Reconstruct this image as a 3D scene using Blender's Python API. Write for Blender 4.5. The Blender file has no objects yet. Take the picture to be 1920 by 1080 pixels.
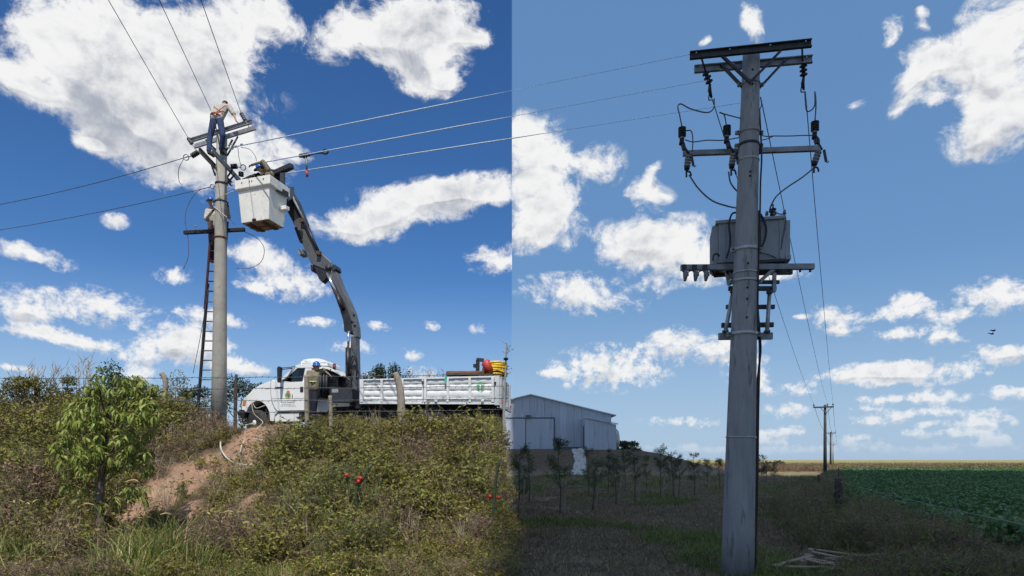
import bpy, bmesh, math, random
import numpy as np
from mathutils import Vector, Matrix, Quaternion, noise as mnoise
from mathutils.geometry import tessellate_polygon

R = math.radians
scene = bpy.context.scene
COL = scene.collection

# ------------------------------------------------------------------ camera
F = 1200.0            # focal length in units of a 1920 px wide frame
CX, HY = 960.0, 862.0 # optical axis column and horizon row
CAMZ = 2.0
cd = bpy.data.cameras.new('camera')
cd.sensor_width = 36.0
cd.lens = 36.0 * F / 1920.0
cd.shift_y = (HY - 540.0) / 1920.0
cd.clip_start = 0.1
cd.clip_end = 9000.0
cam = bpy.data.objects.new('camera', cd)
cam.location = (0, 0, CAMZ)
cam.rotation_euler = (R(90), 0, 0)
COL.objects.link(cam)
scene.camera = cam

# ------------------------------------------------------------------ render and exposure
scene.render.engine = 'CYCLES'
scene.cycles.use_denoising = True
scene.cycles.use_adaptive_sampling = True
scene.cycles.adaptive_threshold = 0.02
scene.cycles.adaptive_min_samples = 8
scene.cycles.max_bounces = 6
scene.cycles.diffuse_bounces = 3
scene.cycles.transparent_max_bounces = 6
scene.view_settings.view_transform = 'Standard'
scene.view_settings.look = 'None'
scene.view_settings.gamma = 1.0
scene.view_settings.use_curve_mapping = False
scene.view_settings.exposure = 0.0

# ------------------------------------------------------------------ sun
SUN = Vector((0.03, -0.53, 0.85)).normalized()
sd = bpy.data.lights.new('sun', 'SUN')
sd.energy = 4.4
sd.angle = R(0.5)
sd.color = (1.0, 0.955, 0.88)
so = bpy.data.objects.new('sun', sd)
so.rotation_euler = SUN.to_track_quat('Z', 'Y').to_euler()
so.location = (-20, -30, 80)
COL.objects.link(so)

# ------------------------------------------------------------------ world: daylight sky with cumulus
world = bpy.data.worlds.new('World')
scene.world = world
world.use_nodes = True
wn, wl = world.node_tree.nodes, world.node_tree.links
wn.clear()

def N(t, **kw):
    n = wn.new(t)
    for k, v in kw.items():
        setattr(n, k, v)
    return n

def wmath(op, a, b=None, c=None, clamp=False):
    n = N('ShaderNodeMath', operation=op, use_clamp=clamp)
    for i, v in enumerate((a, b, c)):
        if v is None:
            continue
        if isinstance(v, (int, float)):
            n.inputs[i].default_value = v
        else:
            wl.new(v, n.inputs[i])
    return n.outputs[0]

def wsmooth(x, lo, hi, to0=0.0, to1=1.0):
    n = N('ShaderNodeMapRange', interpolation_type='SMOOTHSTEP')
    wl.new(x, n.inputs[0])
    for i, v in zip((1, 2, 3, 4), (lo, hi, to0, to1)):
        n.inputs[i].default_value = v
    return n.outputs[0]

sky = N('ShaderNodeTexSky', sky_type='NISHITA')
sky.sun_disc = False
sky.sun_elevation = math.asin(SUN.z)
sky.sun_rotation = math.atan2(SUN.x, SUN.y)
sky.altitude = 100.0
sky.air_density = 1.0
sky.dust_density = 0.6
sky.ozone_density = 2.2

tc = N('ShaderNodeTexCoord')
sep = N('ShaderNodeSeparateXYZ')
wl.new(tc.outputs['Generated'], sep.inputs[0])
dx, dy, dz = sep.outputs
az = wmath('ARCTAN2', dx, dy)
rho = wmath('SQRT', wmath('ADD', wmath('MULTIPLY', dx, dx), wmath('MULTIPLY', dy, dy)))
tel = wmath('DIVIDE', dz, wmath('MAXIMUM', rho, 0.02))
uv = N('ShaderNodeCombineXYZ')
wl.new(az, uv.inputs[0]); wl.new(tel, uv.inputs[1])
UV = uv.outputs[0]

# cumulus clumps: bearing and height in the sky (given as column, row, half width, half height, turn)
SKY_L, SKY_R = (0.80, 1.00, 1.30, 1), (1.16, 1.35, 1.43, 1)
CLOUDS = [
 (230,50,215,100,0),(125,120,115,75,-15),(330,140,190,105,0),(50,158,75,36,0),(280,235,130,80,20),
 (365,300,110,62,15),(455,285,90,55,10),(215,205,85,62,0),(172,262,38,20,0),(430,70,80,90,0),(545,275,38,20,20),
 (505,25,62,42,25),(640,78,88,42,-10),(730,60,95,62,0),(775,85,72,75,0),(835,30,75,48,0),(815,125,58,58,0),
 (885,62,36,17,0),(835,160,34,22,0),
 (650,415,78,28,-8),(720,398,85,44,-12),(800,372,92,42,-14),(885,362,72,32,-8),(835,345,52,18,-12),(935,368,38,22,0),
 (934,484,58,36,0),(217,408,26,13,0),(65,478,70,20,8),(325,516,44,18,0),(478,473,58,20,0),(540,522,82,36,0),(468,537,30,9,0),
 (50,575,82,36,0),(195,572,82,36,5),(80,622,74,15,0),(160,641,52,14,0),(388,594,72,18,0),(330,632,66,24,0),
 (275,664,78,24,0),(385,655,60,36,0),(455,686,52,16,0),(600,605,44,10,0),(708,612,22,9,0),(808,609,13,9,0),(893,616,16,9,0),
 (668,655,38,13,0),(767,667,18,11,0),(25,688,46,8,0),(255,702,48,16,0),(785,702,24,11,0),(700,706,20,8,0),
 (1002,262,62,52,0),(1008,325,76,66,0),(1032,402,66,60,0),(985,432,42,38,0),(1112,300,64,38,12),(1212,360,32,30,0),(1226,318,11,22,20),
 (1403,48,23,48,0),(1316,72,9,8,0),(1190,448,74,44,0),(1275,468,98,62,15),(1350,505,74,34,0),(1445,522,60,15,0),
 (1095,548,118,38,5),(1258,637,50,24,0),(1345,656,76,28,-5),(1140,690,108,42,0),(1400,694,44,28,0),(1037,697,20,8,0),
 (1275,790,64,10,0),(1475,770,36,13,0),(1500,733,32,12,0),(1440,731,20,12,0),
 (1568,588,48,25,0),(1588,616,26,12,0),(1504,594,13,5,0),(1690,580,76,17,0),(1785,590,40,12,0),(1702,553,30,11,15),
 (1680,624,56,16,0),(1777,628,46,20,0),(1868,553,78,38,10),(1885,657,70,19,0),(1690,702,160,24,0),(1640,700,76,20,0),
 (1895,735,48,15,0),(1755,745,58,14,0),(1772,772,90,8,0),(1840,793,58,15,0),(1655,750,40,8,0),(1638,768,36,7,0),
 (1636,790,40,10,0),(1690,782,20,10,0),(1722,812,34,10,0),(1815,814,56,8,0),(1748,795,26,6,0),(1858,826,30,10,0),(1600,826,40,9,0),
 (1425,822,66,18,0),(1500,845,60,8,0),(1700,843,160,10,0),(1380,846,70,8,0),(1880,830,30,9,0),(1475,806,26,9,0),(1285,838,60,8,0),
 (1885,50,82,82,0),(1850,135,82,78,0),(1890,215,86,72,0),(1812,262,66,46,-10),(1765,105,56,44,0),(1715,135,52,42,-30),
 (1700,172,30,36,0),(1675,62,24,30,40),(1745,190,30,22,0),(1603,192,17,10,0),(1690,208,20,12,0),(1745,22,14,14,0),(1740,50,14,9,0),
]
def wnoise(vec, scale, detail, rough, dist=0.0, off=(0, 0, 0)):
    if off != (0, 0, 0):
        v = N('ShaderNodeVectorMath', operation='ADD')
        wl.new(vec, v.inputs[0]); v.inputs[1].default_value = off
        vec = v.outputs[0]
    n = N('ShaderNodeTexNoise')
    n.inputs['Scale'].default_value = scale
    n.inputs['Detail'].default_value = detail
    n.inputs['Roughness'].default_value = rough
    n.inputs['Distortion'].default_value = dist
    wl.new(vec, n.inputs['Vector'])
    return n.outputs[0]


sky.ozone_density = 1.6
warp = N('ShaderNodeTexNoise')
warp.inputs['Scale'].default_value = 9.0
warp.inputs['Detail'].default_value = 2.0
wl.new(UV, warp.inputs['Vector'])
wv = N('ShaderNodeVectorMath', operation='MULTIPLY_ADD')
wl.new(warp.outputs['Color'], wv.inputs[0])
wv.inputs[1].default_value = (0.075, 0.05, 0); wv.inputs[2].default_value = (-0.0375, -0.025, 0)
wlow = N('ShaderNodeVectorMath', operation='SCALE')      # the far cumulus are smaller, so is their raggedness
wl.new(wv.outputs[0], wlow.inputs[0]); wl.new(wsmooth(tel, 0.0, 0.45, 0.25, 1.0), wlow.inputs['Scale'])
wuv = N('ShaderNodeVectorMath', operation='ADD')
wl.new(UV, wuv.inputs[0]); wl.new(wlow.outputs[0], wuv.inputs[1])
WUV = wuv.outputs[0]

big = wnoise(WUV, 15.0, 5.0, 0.64)
fine = wnoise(WUV, 62.0, 4.0, 0.64, 0.0, (3.1, 1.7, 0.4))
lowf = wsmooth(tel, 0.06, 0.40, 0.0, 0.68)                       # far cumulus near the horizon are finer
nz = wmath('ADD', wmath('MULTIPLY', big, lowf), wmath('MULTIPLY', fine, wmath('SUBTRACT', 1.0, lowf)))
nzc = wmath('SUBTRACT', nz, 0.5)
big2 = wnoise(WUV, 15.0, 4.0, 0.6, 0.0, (0.005, -0.013, 0))
soft = wnoise(UV, 6.0, 1.0, 0.5, 0.0, (1.3, 5.2, 2.0))
relief = wmath('MULTIPLY', wmath('SUBTRACT', big, big2), 1.7)

# clear air: a shade deeper on the left of the view than on the right, milky towards the horizon
tint = N('ShaderNodeMix', data_type='RGBA')
side = wsmooth(az, -0.0012, 0.0012)
back = wsmooth(wmath('ABSOLUTE', az), 1.0, 2.6)        # both sides meet in one tone behind the viewer
sidef = wmath('ADD', wmath('MULTIPLY', side, wmath('SUBTRACT', 1.0, back)), wmath('MULTIPLY', back, 0.5))
wl.new(sidef, tint.inputs[0])
tint.inputs[6].default_value = SKY_L; tint.inputs[7].default_value = SKY_R
mul = N('ShaderNodeMix', data_type='RGBA', blend_type='MULTIPLY')
mul.inputs[0].default_value = 1.0
wl.new(sky.outputs[0], mul.inputs[6]); wl.new(tint.outputs[2], mul.inputs[7])
hsv = N('ShaderNodeHueSaturation')
hsv.inputs['Saturation'].default_value = 1.12
wl.new(mul.outputs[2], hsv.inputs['Color'])
veil = N('ShaderNodeMix', data_type='RGBA')            # thin high haze evens the right of the sky out
wl.new(wmath('MULTIPLY', sidef, 0.65), veil.inputs[0])
wl.new(hsv.outputs[0], veil.inputs[6]); veil.inputs[7].default_value = (1.85, 3.65, 6.8, 1)
hzs = N('ShaderNodeMix', data_type='RGBA')
wl.new(wsmooth(tel, -0.02, 0.30, 0.66, 0.0), hzs.inputs[0])
wl.new(veil.outputs[2], hzs.inputs[6]); hzs.inputs[7].default_value = (5.4, 7.1, 9.2, 1)
bsky = N('ShaderNodeBackground')
wl.new(hzs.outputs[2], bsky.inputs[0])
bsky.inputs[1].default_value = 0.085

amp = wsmooth(tel, 0.05, 0.45, 2.5, 3.5)

def cloudy(field, above):
    """clear sky with the cloud bodies of one part of the sky in front of it"""
    gate = wsmooth(field, 0.02, 0.30)
    dens = wmath('ADD', field, wmath('MULTIPLY', wmath('MULTIPLY', nzc, amp), gate))
    alpha = wmath('MULTIPLY', wsmooth(dens, 0.14, 0.92), wsmooth(tel, -0.005, 0.05))
    thick = wsmooth(wmath('ADD', dens, wmath('MULTIPLY', wmath('SUBTRACT', soft, 0.5), 1.6)), 0.7, 2.1)
    base = wsmooth(wmath('SUBTRACT', above, field), 0.0, 0.26)      # bases lie under more cloud, tops under less
    lum = wmath('ADD', wmath('SUBTRACT', wmath('SUBTRACT', 1.02, wmath('MULTIPLY', thick, 0.40)), wmath('MULTIPLY', base, 0.34)), relief)
    crgb = N('ShaderNodeMix', data_type='RGBA')
    wl.new(wsmooth(lum, 0.16, 1.0), crgb.inputs[0])
    crgb.inputs[6].default_value = (0.44, 0.48, 0.56, 1)
    crgb.inputs[7].default_value = (1.0, 1.0, 1.0, 1)
    hzc = N('ShaderNodeMix', data_type='RGBA')          # low haze in front of the far bases
    wl.new(wsmooth(tel, 0.0, 0.16, 0.40, 0.0), hzc.inputs[0])
    wl.new(crgb.outputs[2], hzc.inputs[6]); hzc.inputs[7].default_value = (0.62, 0.74, 0.88, 1)
    bcl = N('ShaderNodeBackground')
    wl.new(hzc.outputs[2], bcl.inputs[0])
    bcl.inputs[1].default_value = 0.90
    mx = N('ShaderNodeMixShader')
    wl.new(alpha, mx.inputs[0]); wl.new(bsky.outputs[0], mx.inputs[1]); wl.new(bcl.outputs[0], mx.inputs[2])
    return mx.outputs[0]

upv = N('ShaderNodeVectorMath', operation='ADD')
wl.new(WUV, upv.inputs[0]); 
upc = N('ShaderNodeCombineXYZ'); wl.new(wsmooth(tel, 0.0, 0.5, 0.006, 0.024), upc.inputs[1])
wl.new(upc.outputs[0], upv.inputs[1])
WUP = upv.outputs[0]

def clump_field(a0, a1, t0, t1):
    acc = [None, None]
    for (px, py, rx, ry, rot) in CLOUDS:
        if (px - CX) * (a0 + a1) < 0:
            continue
        a = math.atan2(px - CX, F)
        ca = math.cos(a)
        t = (HY - py) / F * ca
        k = 1.42 if ry > 13 else 1.65
        sx, sy = k * rx / F * ca * ca, k * ry / F * ca
        rr = max(sx, sy) if abs(rot) > 12 else None
        ex, ey = (rr or sx) + 0.04, (rr or sy * 1.2) + 0.03
        if a + ex < a0 or a - ex > a1 or t + ey < t0 or t - ey > t1:
            continue
        for w_, src in enumerate((WUV, WUP)):
            m = N('ShaderNodeMapping', vector_type='TEXTURE')
            wl.new(src, m.inputs[0])
            m.inputs[1].default_value = (a, t, 0)
            m.inputs[2].default_value = (0, 0, -R(rot))
            m.inputs[3].default_value = (sx, sy, 1)
            g = N('ShaderNodeTexGradient', gradient_type='SPHERICAL')
            wl.new(m.outputs[0], g.inputs[0])
            go = g.outputs[1] if ry > 13 else wmath('MULTIPLY', g.outputs[1], 0.80)
            acc[w_] = go if acc[w_] is None else wmath('ADD', acc[w_], go)
    return acc if acc[0] is not None else [wmath('MULTIPLY', az, 0.0)] * 2

# open cloud field everywhere beyond the clumps listed above
zz = wmath('ADD', wmath('MAXIMUM', dz, 0.0), 0.14)
pl = N('ShaderNodeCombineXYZ')
wl.new(wmath('DIVIDE', dx, zz), pl.inputs[0]); wl.new(wmath('DIVIDE', dy, zz), pl.inputs[1])
gen = wnoise(pl.outputs[0], 1.9, 7.0, 0.55, 0.2, (7.3, 2.2, 0))
genf = wmath('MAXIMUM', wmath('MULTIPLY', wmath('SUBTRACT', gen, 0.50), 6.0), 0.0)
open_sky = cloudy(genf, genf)

def pick(cond, no, yes):                               # cond is exactly 0 or 1: only one side is evaluated
    mx = N('ShaderNodeMixShader')
    wl.new(cond, mx.inputs[0]); wl.new(no, mx.inputs[1]); wl.new(yes, mx.inputs[2])
    return mx.outputs[0]

AZ = [-0.78, -0.40, 0.0, 0.38, 0.78]
def column(lo, hi):
    cut = [-0.1, 0.22, 0.9]
    def rows(b):
        if len(b) == 2:
            return cloudy(*clump_field(lo, hi, b[0], b[1]))
        m = len(b) // 2
        return pick(wmath('GREATER_THAN', tel, b[m]), rows(b[:m + 1]), rows(b[m:]))
    return rows(cut)
def columns(b):
    if len(b) == 2:
        return column(b[0], b[1])
    m = len(b) // 2
    return pick(wmath('GREATER_THAN', az, b[m]), columns(b[:m + 1]), columns(b[m:]))
inside = wmath('MULTIPLY', wmath('LESS_THAN', wmath('ABSOLUTE', az), 0.76),
               wmath('MULTIPLY', wmath('LESS_THAN', tel, 0.86), wmath('GREATER_THAN', tel, -0.05)))
wo = N('ShaderNodeOutputWorld')
wl.new(pick(inside, open_sky, columns(AZ)), wo.inputs[0])
world.cycles.sampling_method = 'MANUAL'
world.cycles.sample_map_resolution = 512

# ================================================================== helpers
rng = np.random.default_rng(7)
random.seed(7)

def at(px, py, Y):
    """point at depth Y that stands at column px, row py of the photograph"""
    return Vector(((px - CX) / F * Y, Y, CAMZ + (HY - py) / F * Y))

def tag(o, label=None, cat=None, group=None, kind=None):
    if label: o['label'] = label
    if cat: o['category'] = cat
    if group: o['group'] = group
    if kind: o['kind'] = kind
    return o

ORG = {}
def thing(name, label, cat, loc=(0, 0, 0), group=None):
    e = bpy.data.objects.new(name, None)
    e.empty_display_size = 0.2
    e.location = loc
    COL.objects.link(e)
    ORG[e.name] = Vector(loc)
    return tag(e, label, cat, group)

def link(name, me, parent=None):
    o = bpy.data.objects.new(name, me)
    COL.objects.link(o)
    if parent is not None:
        o.parent = parent
        ORG[o.name] = ORG.get(parent.name, Vector((0, 0, 0)))
    return o

def copy_tree(o, parent=None):
    c = o.copy()
    COL.objects.link(c)
    c.parent = parent
    for ch in list(o.children):
        copy_tree(ch, c)
    return c

def frame(d):
    """two unit vectors square to d"""
    d = Vector(d).normalized()
    up = Vector((0, 0, 1)) if abs(d.z) < 0.95 else Vector((1, 0, 0))
    a = d.cross(up).normalized()
    return a, a.cross(d).normalized()

class MB:
    def __init__(s):
        s.v, s.f, s.smooth = [], [], []
    def add(s, vs, fs, smooth=False):
        n = len(s.v)
        s.v.extend(Vector(p) for p in vs)
        s.f.extend(tuple(i + n for i in f) for f in fs)
        s.smooth.extend([smooth] * len(fs))
        return s
    def box(s, c, size, rz=0.0, m=None):
        hx, hy, hz = size[0] / 2, size[1] / 2, size[2] / 2
        vs = [Vector((x, y, z)) for x in (-hx, hx) for y in (-hy, hy) for z in (-hz, hz)]
        mt = (m if m is not None else Matrix.Rotation(rz, 3, 'Z'))
        vs = [mt @ v + Vector(c) for v in vs]
        return s.add(vs, [(0, 1, 3, 2), (4, 6, 7, 5), (0, 4, 5, 1), (2, 3, 7, 6), (0, 2, 6, 4), (1, 5, 7, 3)])
    def bar(s, p, q, w, h, up=(0, 0, 1)):
        p, q = Vector(p), Vector(q)
        d = (q - p).normalized()
        u = Vector(up)
        a = d.cross(u)
        if a.length < 1e-4:
            a = d.cross(Vector((1, 0, 0)))
        a.normalize()
        b = a.cross(d).normalized()
        vs = []
        for o in (p, q):
            for i, j in ((-1, -1), (1, -1), (1, 1), (-1, 1)):
                vs.append(o + a * (i * w / 2) + b * (j * h / 2))
        return s.add(vs, [(3, 2, 1, 0), (4, 5, 6, 7), (0, 1, 5, 4), (1, 2, 6, 5), (2, 3, 7, 6), (3, 0, 4, 7)])
    def channel(s, p, q, w, h, t=0.012, up=(0, 0, 1), flip=1):
        """U profile: a web with two flanges, open to one side"""
        p, q = Vector(p), Vector(q)
        d = (q - p).normalized()
        a = d.cross(Vector(up)).normalized() * flip
        b = Vector(up) - d * d.dot(Vector(up))
        b.normalize()
        prof = [(0, -h/2), (w, -h/2), (w, -h/2 + t), (t, -h/2 + t), (t, h/2 - t), (w, h/2 - t), (w, h/2), (0, h/2)]
        vs = [o + a * (x - w / 2) + b * y for o in (p, q) for x, y in prof]
        n = len(prof)
        fs = [(i, (i + 1) % n, n + (i + 1) % n, n + i) for i in range(n)]
        for k in (0, n):
            fs += [(k, k+1, k+2, k+3), (k, k+3, k+4, k+7), (k+4, k+5, k+6, k+7)]
        return s.add(vs, fs)
    def tube(s, pts, rad, n=8, caps=True, smooth=True):
        pts = [Vector(p) for p in pts]
        rads = rad if isinstance(rad, (list, tuple)) else [rad] * len(pts)
        vs, fs = [], []
        a = None
        for i, p in enumerate(pts):
            d = (pts[min(i + 1, len(pts) - 1)] - pts[max(i - 1, 0)])
            if d.length < 1e-9:
                d = Vector((0, 0, 1))
            d.normalize()
            if a is None:
                a, b = frame(d)
            else:
                a = (a - d * a.dot(d))
                if a.length < 1e-5:
                    a, _ = frame(d)
                a.normalize()
                b = a.cross(d).normalized()
            for k in range(n):
                t = 2 * math.pi * k / n
                vs.append(p + (a * math.cos(t) + b * math.sin(t)) * rads[i])
        for i in range(len(pts) - 1):
            for k in range(n):
                k2 = (k + 1) % n
                fs.append((i * n + k, i * n + k2, (i + 1) * n + k2, (i + 1) * n + k))
        s.add(vs, fs, smooth)
        if caps:
            m = len(s.v) - len(vs)
            s.f.append(tuple(m + k for k in range(n))); s.smooth.append(False)
            e = m + (len(pts) - 1) * n
            s.f.append(tuple(e + k for k in reversed(range(n)))); s.smooth.append(False)
        return s
    def lathe(s, p, d, prof, n=14):
        """turned shape: prof = (distance along d, radius)"""
        d = Vector(d).normalized()
        return s.tube_profile(Vector(p), d, prof, n)
    def tube_profile(s, p, d, prof, n):
        a, b = frame(d)
        vs, fs = [], []
        for (h, r) in prof:
            for k in range(n):
                t = 2 * math.pi * k / n
                vs.append(p + d * h + (a * math.cos(t) + b * math.sin(t)) * max(r, 1e-4))
        for i in range(len(prof) - 1):
            for k in range(n):
                k2 = (k + 1) % n
                fs.append((i * n + k, i * n + k2, (i + 1) * n + k2, (i + 1) * n + k))
        e = (len(prof) - 1) * n
        fs.append(tuple(range(n)))
        fs.append(tuple(e + k for k in reversed(range(n))))
        return s.add(vs, fs, True)
    def prism(s, poly, fn, y0, y1):
        """outline poly (x, z) pushed from y0 to y1; fn maps (x, y, z) to the scene"""
        n = len(poly)
        vs = [fn(x, y0, z) for x, z in poly] + [fn(x, y1, z) for x, z in poly]
        tri = tessellate_polygon([[Vector((x, z, 0)) for x, z in poly]])
        fs = [tuple(t) for t in tri] + [tuple(n + i for i in reversed(t)) for t in tri]
        fs += [(i, (i + 1) % n, n + (i + 1) % n, n + i) for i in range(n)]
        return s.add(vs, fs)
    def ball(s, c, r, n=10, m=6, sc=(1, 1, 1), rot=None):
        c = Vector(c)
        vs, fs = [], []
        for i in range(m + 1):
            ph = math.pi * i / m
            for k in range(n):
                t = 2 * math.pi * k / n
                v = Vector((math.sin(ph) * math.cos(t) * sc[0], math.sin(ph) * math.sin(t) * sc[1], math.cos(ph) * sc[2])) * r
                vs.append((rot @ v if rot is not None else v) + c)
        for i in range(m):
            for k in range(n):
                k2 = (k + 1) % n
                fs.append((i * n + k, (i + 1) * n + k, (i + 1) * n + k2, i * n + k2))
        return s.add(vs, fs, True)
    def torus(s, c, d, R0, r, n=24, m=8):
        a, b = frame(d)
        pts = [Vector(c) + (a * math.cos(2*math.pi*i/n) + b * math.sin(2*math.pi*i/n)) * R0 for i in range(n + 1)]
        return s.tube(pts, r, m, caps=False)
    def mesh(s, name, mat, org=Vector((0, 0, 0))):
        me = bpy.data.meshes.new(name)
        me.from_pydata([tuple(v - org) for v in s.v], [], s.f)
        bm = bmesh.new(); bm.from_mesh(me)
        bmesh.ops.recalc_face_normals(bm, faces=bm.faces)
        bm.to_mesh(me); bm.free()
        me.polygons.foreach_set('use_smooth', s.smooth)
        if mat is not None:
            for m in (mat if isinstance(mat, (list, tuple)) else [mat]):
                me.materials.append(m)
        return me
    def build(s, name, mat, parent=None, bevel=0.0, seg=2):
        o = link(name, s.mesh(name, mat, ORG.get(parent.name, Vector((0, 0, 0))) if parent is not None else Vector((0, 0, 0))), parent)
        if bevel:
            b = o.modifiers.new('bevel', 'BEVEL')
            b.width = bevel; b.segments = seg; b.limit_method = 'ANGLE'; b.angle_limit = R(40)
            b.harden_normals = False
        return o

def single(name, mb, mat, label, cat, group=None, bevel=0.0):
    return tag(mb.build(name, mat, None, bevel), label, cat, group)

def fast_mesh(name, verts, faces, mats, smooth=False, mat_idx=None):
    """numpy arrays straight into a mesh; faces is an (n, k) array"""
    me = bpy.data.meshes.new(name)
    verts = np.asarray(verts, dtype=np.float32)
    faces = np.asarray(faces, dtype=np.int32)
    n, k = faces.shape
    me.vertices.add(len(verts)); me.vertices.foreach_set('co', verts.ravel())
    me.loops.add(n * k); me.loops.foreach_set('vertex_index', faces.ravel())
    me.polygons.add(n)
    me.polygons.foreach_set('loop_start', np.arange(0, n * k, k, dtype=np.int32))
    me.polygons.foreach_set('loop_total', np.full(n, k, dtype=np.int32))
    if smooth:
        me.polygons.foreach_set('use_smooth', np.ones(n, dtype=bool))
    for m in mats:
        me.materials.append(m)
    if mat_idx is not None:
        me.polygons.foreach_set('material_index', np.asarray(mat_idx, dtype=np.int32))
    me.update(calc_edges=True)
    return me

def sag(p, q, drop, n=16):
    p, q = Vector(p), Vector(q)
    return [p.lerp(q, i / n) - Vector((0, 0, 4 * drop * (i / n) * (1 - i / n))) for i in range(n + 1)]

def curve(pts, n=8):
    """smooth path through the given points"""
    P = [Vector(p) for p in pts]
    P = [P[0] * 2 - P[1]] + P + [P[-1] * 2 - P[-2]]
    out = []
    for i in range(1, len(P) - 2):
        for k in range(n):
            t = k / n
            a, b, c, d = P[i - 1], P[i], P[i + 1], P[i + 2]
            out.append(0.5 * ((2 * b) + (c - a) * t + (2 * a - 5 * b + 4 * c - d) * t * t + (3 * b - a - 3 * c + d) * t ** 3))
    out.append(P[-2])
    return out

# ------------------------------------------------------------------ materials
def mat(name, col, rough=0.7, metal=0.0, var=0.25, scale=8.0, bump=0.0, bscale=60.0, col2=None, spec=0.4,
        coat=0.0, stretch=None, per_object=0.0, translucent=0.0, stain=None, trans=0.0, ior=1.45):
    m = bpy.data.materials.new(name)
    m.use_nodes = True
    nt = m.node_tree
    b = nt.nodes['Principled BSDF']
    b.inputs['Roughness'].default_value = rough
    b.inputs['Metallic'].default_value = metal
    b.inputs['Specular IOR Level'].default_value = spec
    b.inputs['Coat Weight'].default_value = coat
    if trans:
        b.inputs['Transmission Weight'].default_value = trans
        b.inputs['IOR'].default_value = ior
    tcn = nt.nodes.new('ShaderNodeTexCoord')
    vec = tcn.outputs['Object']
    if stretch:
        mp = nt.nodes.new('ShaderNodeMapping'); mp.inputs[3].default_value = stretch
        nt.links.new(vec, mp.inputs[0]); vec = mp.outputs[0]
    nz = nt.nodes.new('ShaderNodeTexNoise')
    nz.inputs['Scale'].default_value = scale; nz.inputs['Detail'].default_value = 5.0
    nz.inputs['Roughness'].default_value = 0.6
    nt.links.new(vec, nz.inputs['Vector'])
    ramp = nt.nodes.new('ShaderNodeMapRange')
    ramp.inputs[1].default_value = 0.3; ramp.inputs[2].default_value = 0.7
    nt.links.new(nz.outputs[0], ramp.inputs[0])
    mx = nt.nodes.new('ShaderNodeMix'); mx.data_type = 'RGBA'
    c2 = col2 if col2 else tuple(c * (1 - var) for c in col)
    c1 = col if col2 else tuple(min(1, c * (1 + var * 0.5)) for c in col)
    mx.inputs[6].default_value = (*c2, 1); mx.inputs[7].default_value = (*c1, 1)
    nt.links.new(ramp.outputs[0], mx.inputs[0])
    out = mx.outputs[2]
    if stain:
        sc, th, soft_, scol = stain
        n2 = nt.nodes.new('ShaderNodeTexNoise'); n2.inputs['Scale'].default_value = sc; n2.inputs['Detail'].default_value = 6.0
        n2.inputs['Roughness'].default_value = 0.68
        nt.links.new(vec, n2.inputs['Vector'])
        r2 = nt.nodes.new('ShaderNodeMapRange'); r2.inputs[1].default_value = th; r2.inputs[2].default_value = th + soft_
        nt.links.new(n2.outputs[0], r2.inputs[0])
        m2 = nt.nodes.new('ShaderNodeMix'); m2.data_type = 'RGBA'
        nt.links.new(r2.outputs[0], m2.inputs[0]); nt.links.new(out, m2.inputs[6]); m2.inputs[7].default_value = (*scol, 1)
        out = m2.outputs[2]
    if per_object:
        oi = nt.nodes.new('ShaderNodeObjectInfo')
        mr = nt.nodes.new('ShaderNodeMapRange'); mr.inputs[3].default_value = 1 - per_object; mr.inputs[4].default_value = 1 + per_object
        nt.links.new(oi.outputs['Random'], mr.inputs[0])
        h = nt.nodes.new('ShaderNodeHueSaturation')
        nt.links.new(mr.outputs[0], h.inputs['Value'])
        hr = nt.nodes.new('ShaderNodeMath'); hr.operation = 'MULTIPLY_ADD'
        fr = nt.nodes.new('ShaderNodeMath'); fr.operation = 'FRACT'
        f7 = nt.nodes.new('ShaderNodeMath'); f7.operation = 'MULTIPLY'; f7.inputs[1].default_value = 7.31
        nt.links.new(oi.outputs['Random'], f7.inputs[0]); nt.links.new(f7.outputs[0], fr.inputs[0])
        nt.links.new(fr.outputs[0], hr.inputs[0]); hr.inputs[1].default_value = per_object * 0.12; hr.inputs[2].default_value = 0.5 - per_object * 0.06
        nt.links.new(hr.outputs[0], h.inputs['Hue'])
        nt.links.new(out, h.inputs['Color']); out = h.outputs[0]
    nt.links.new(out, b.inputs['Base Color'])
    if bump:
        nb = nt.nodes.new('ShaderNodeTexNoise'); nb.inputs['Scale'].default_value = bscale; nb.inputs['Detail'].default_value = 4.0
        nt.links.new(vec, nb.inputs['Vector'])
        bp = nt.nodes.new('ShaderNodeBump'); bp.inputs['Strength'].default_value = bump; bp.inputs['Distance'].default_value = 0.02
        nt.links.new(nb.outputs[0], bp.inputs['Height']); nt.links.new(bp.outputs[0], b.inputs['Normal'])
    if translucent:
        tr = nt.nodes.new('ShaderNodeBsdfTranslucent')
        nt.links.new(out, tr.inputs[0])
        ms = nt.nodes.new('ShaderNodeMixShader'); ms.inputs[0].default_value = translucent
        nt.links.new(b.outputs[0], ms.inputs[1]); nt.links.new(tr.outputs[0], ms.inputs[2])
        nt.links.new(ms.outputs[0], nt.nodes['Material Output'].inputs[0])
    return m

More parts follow.
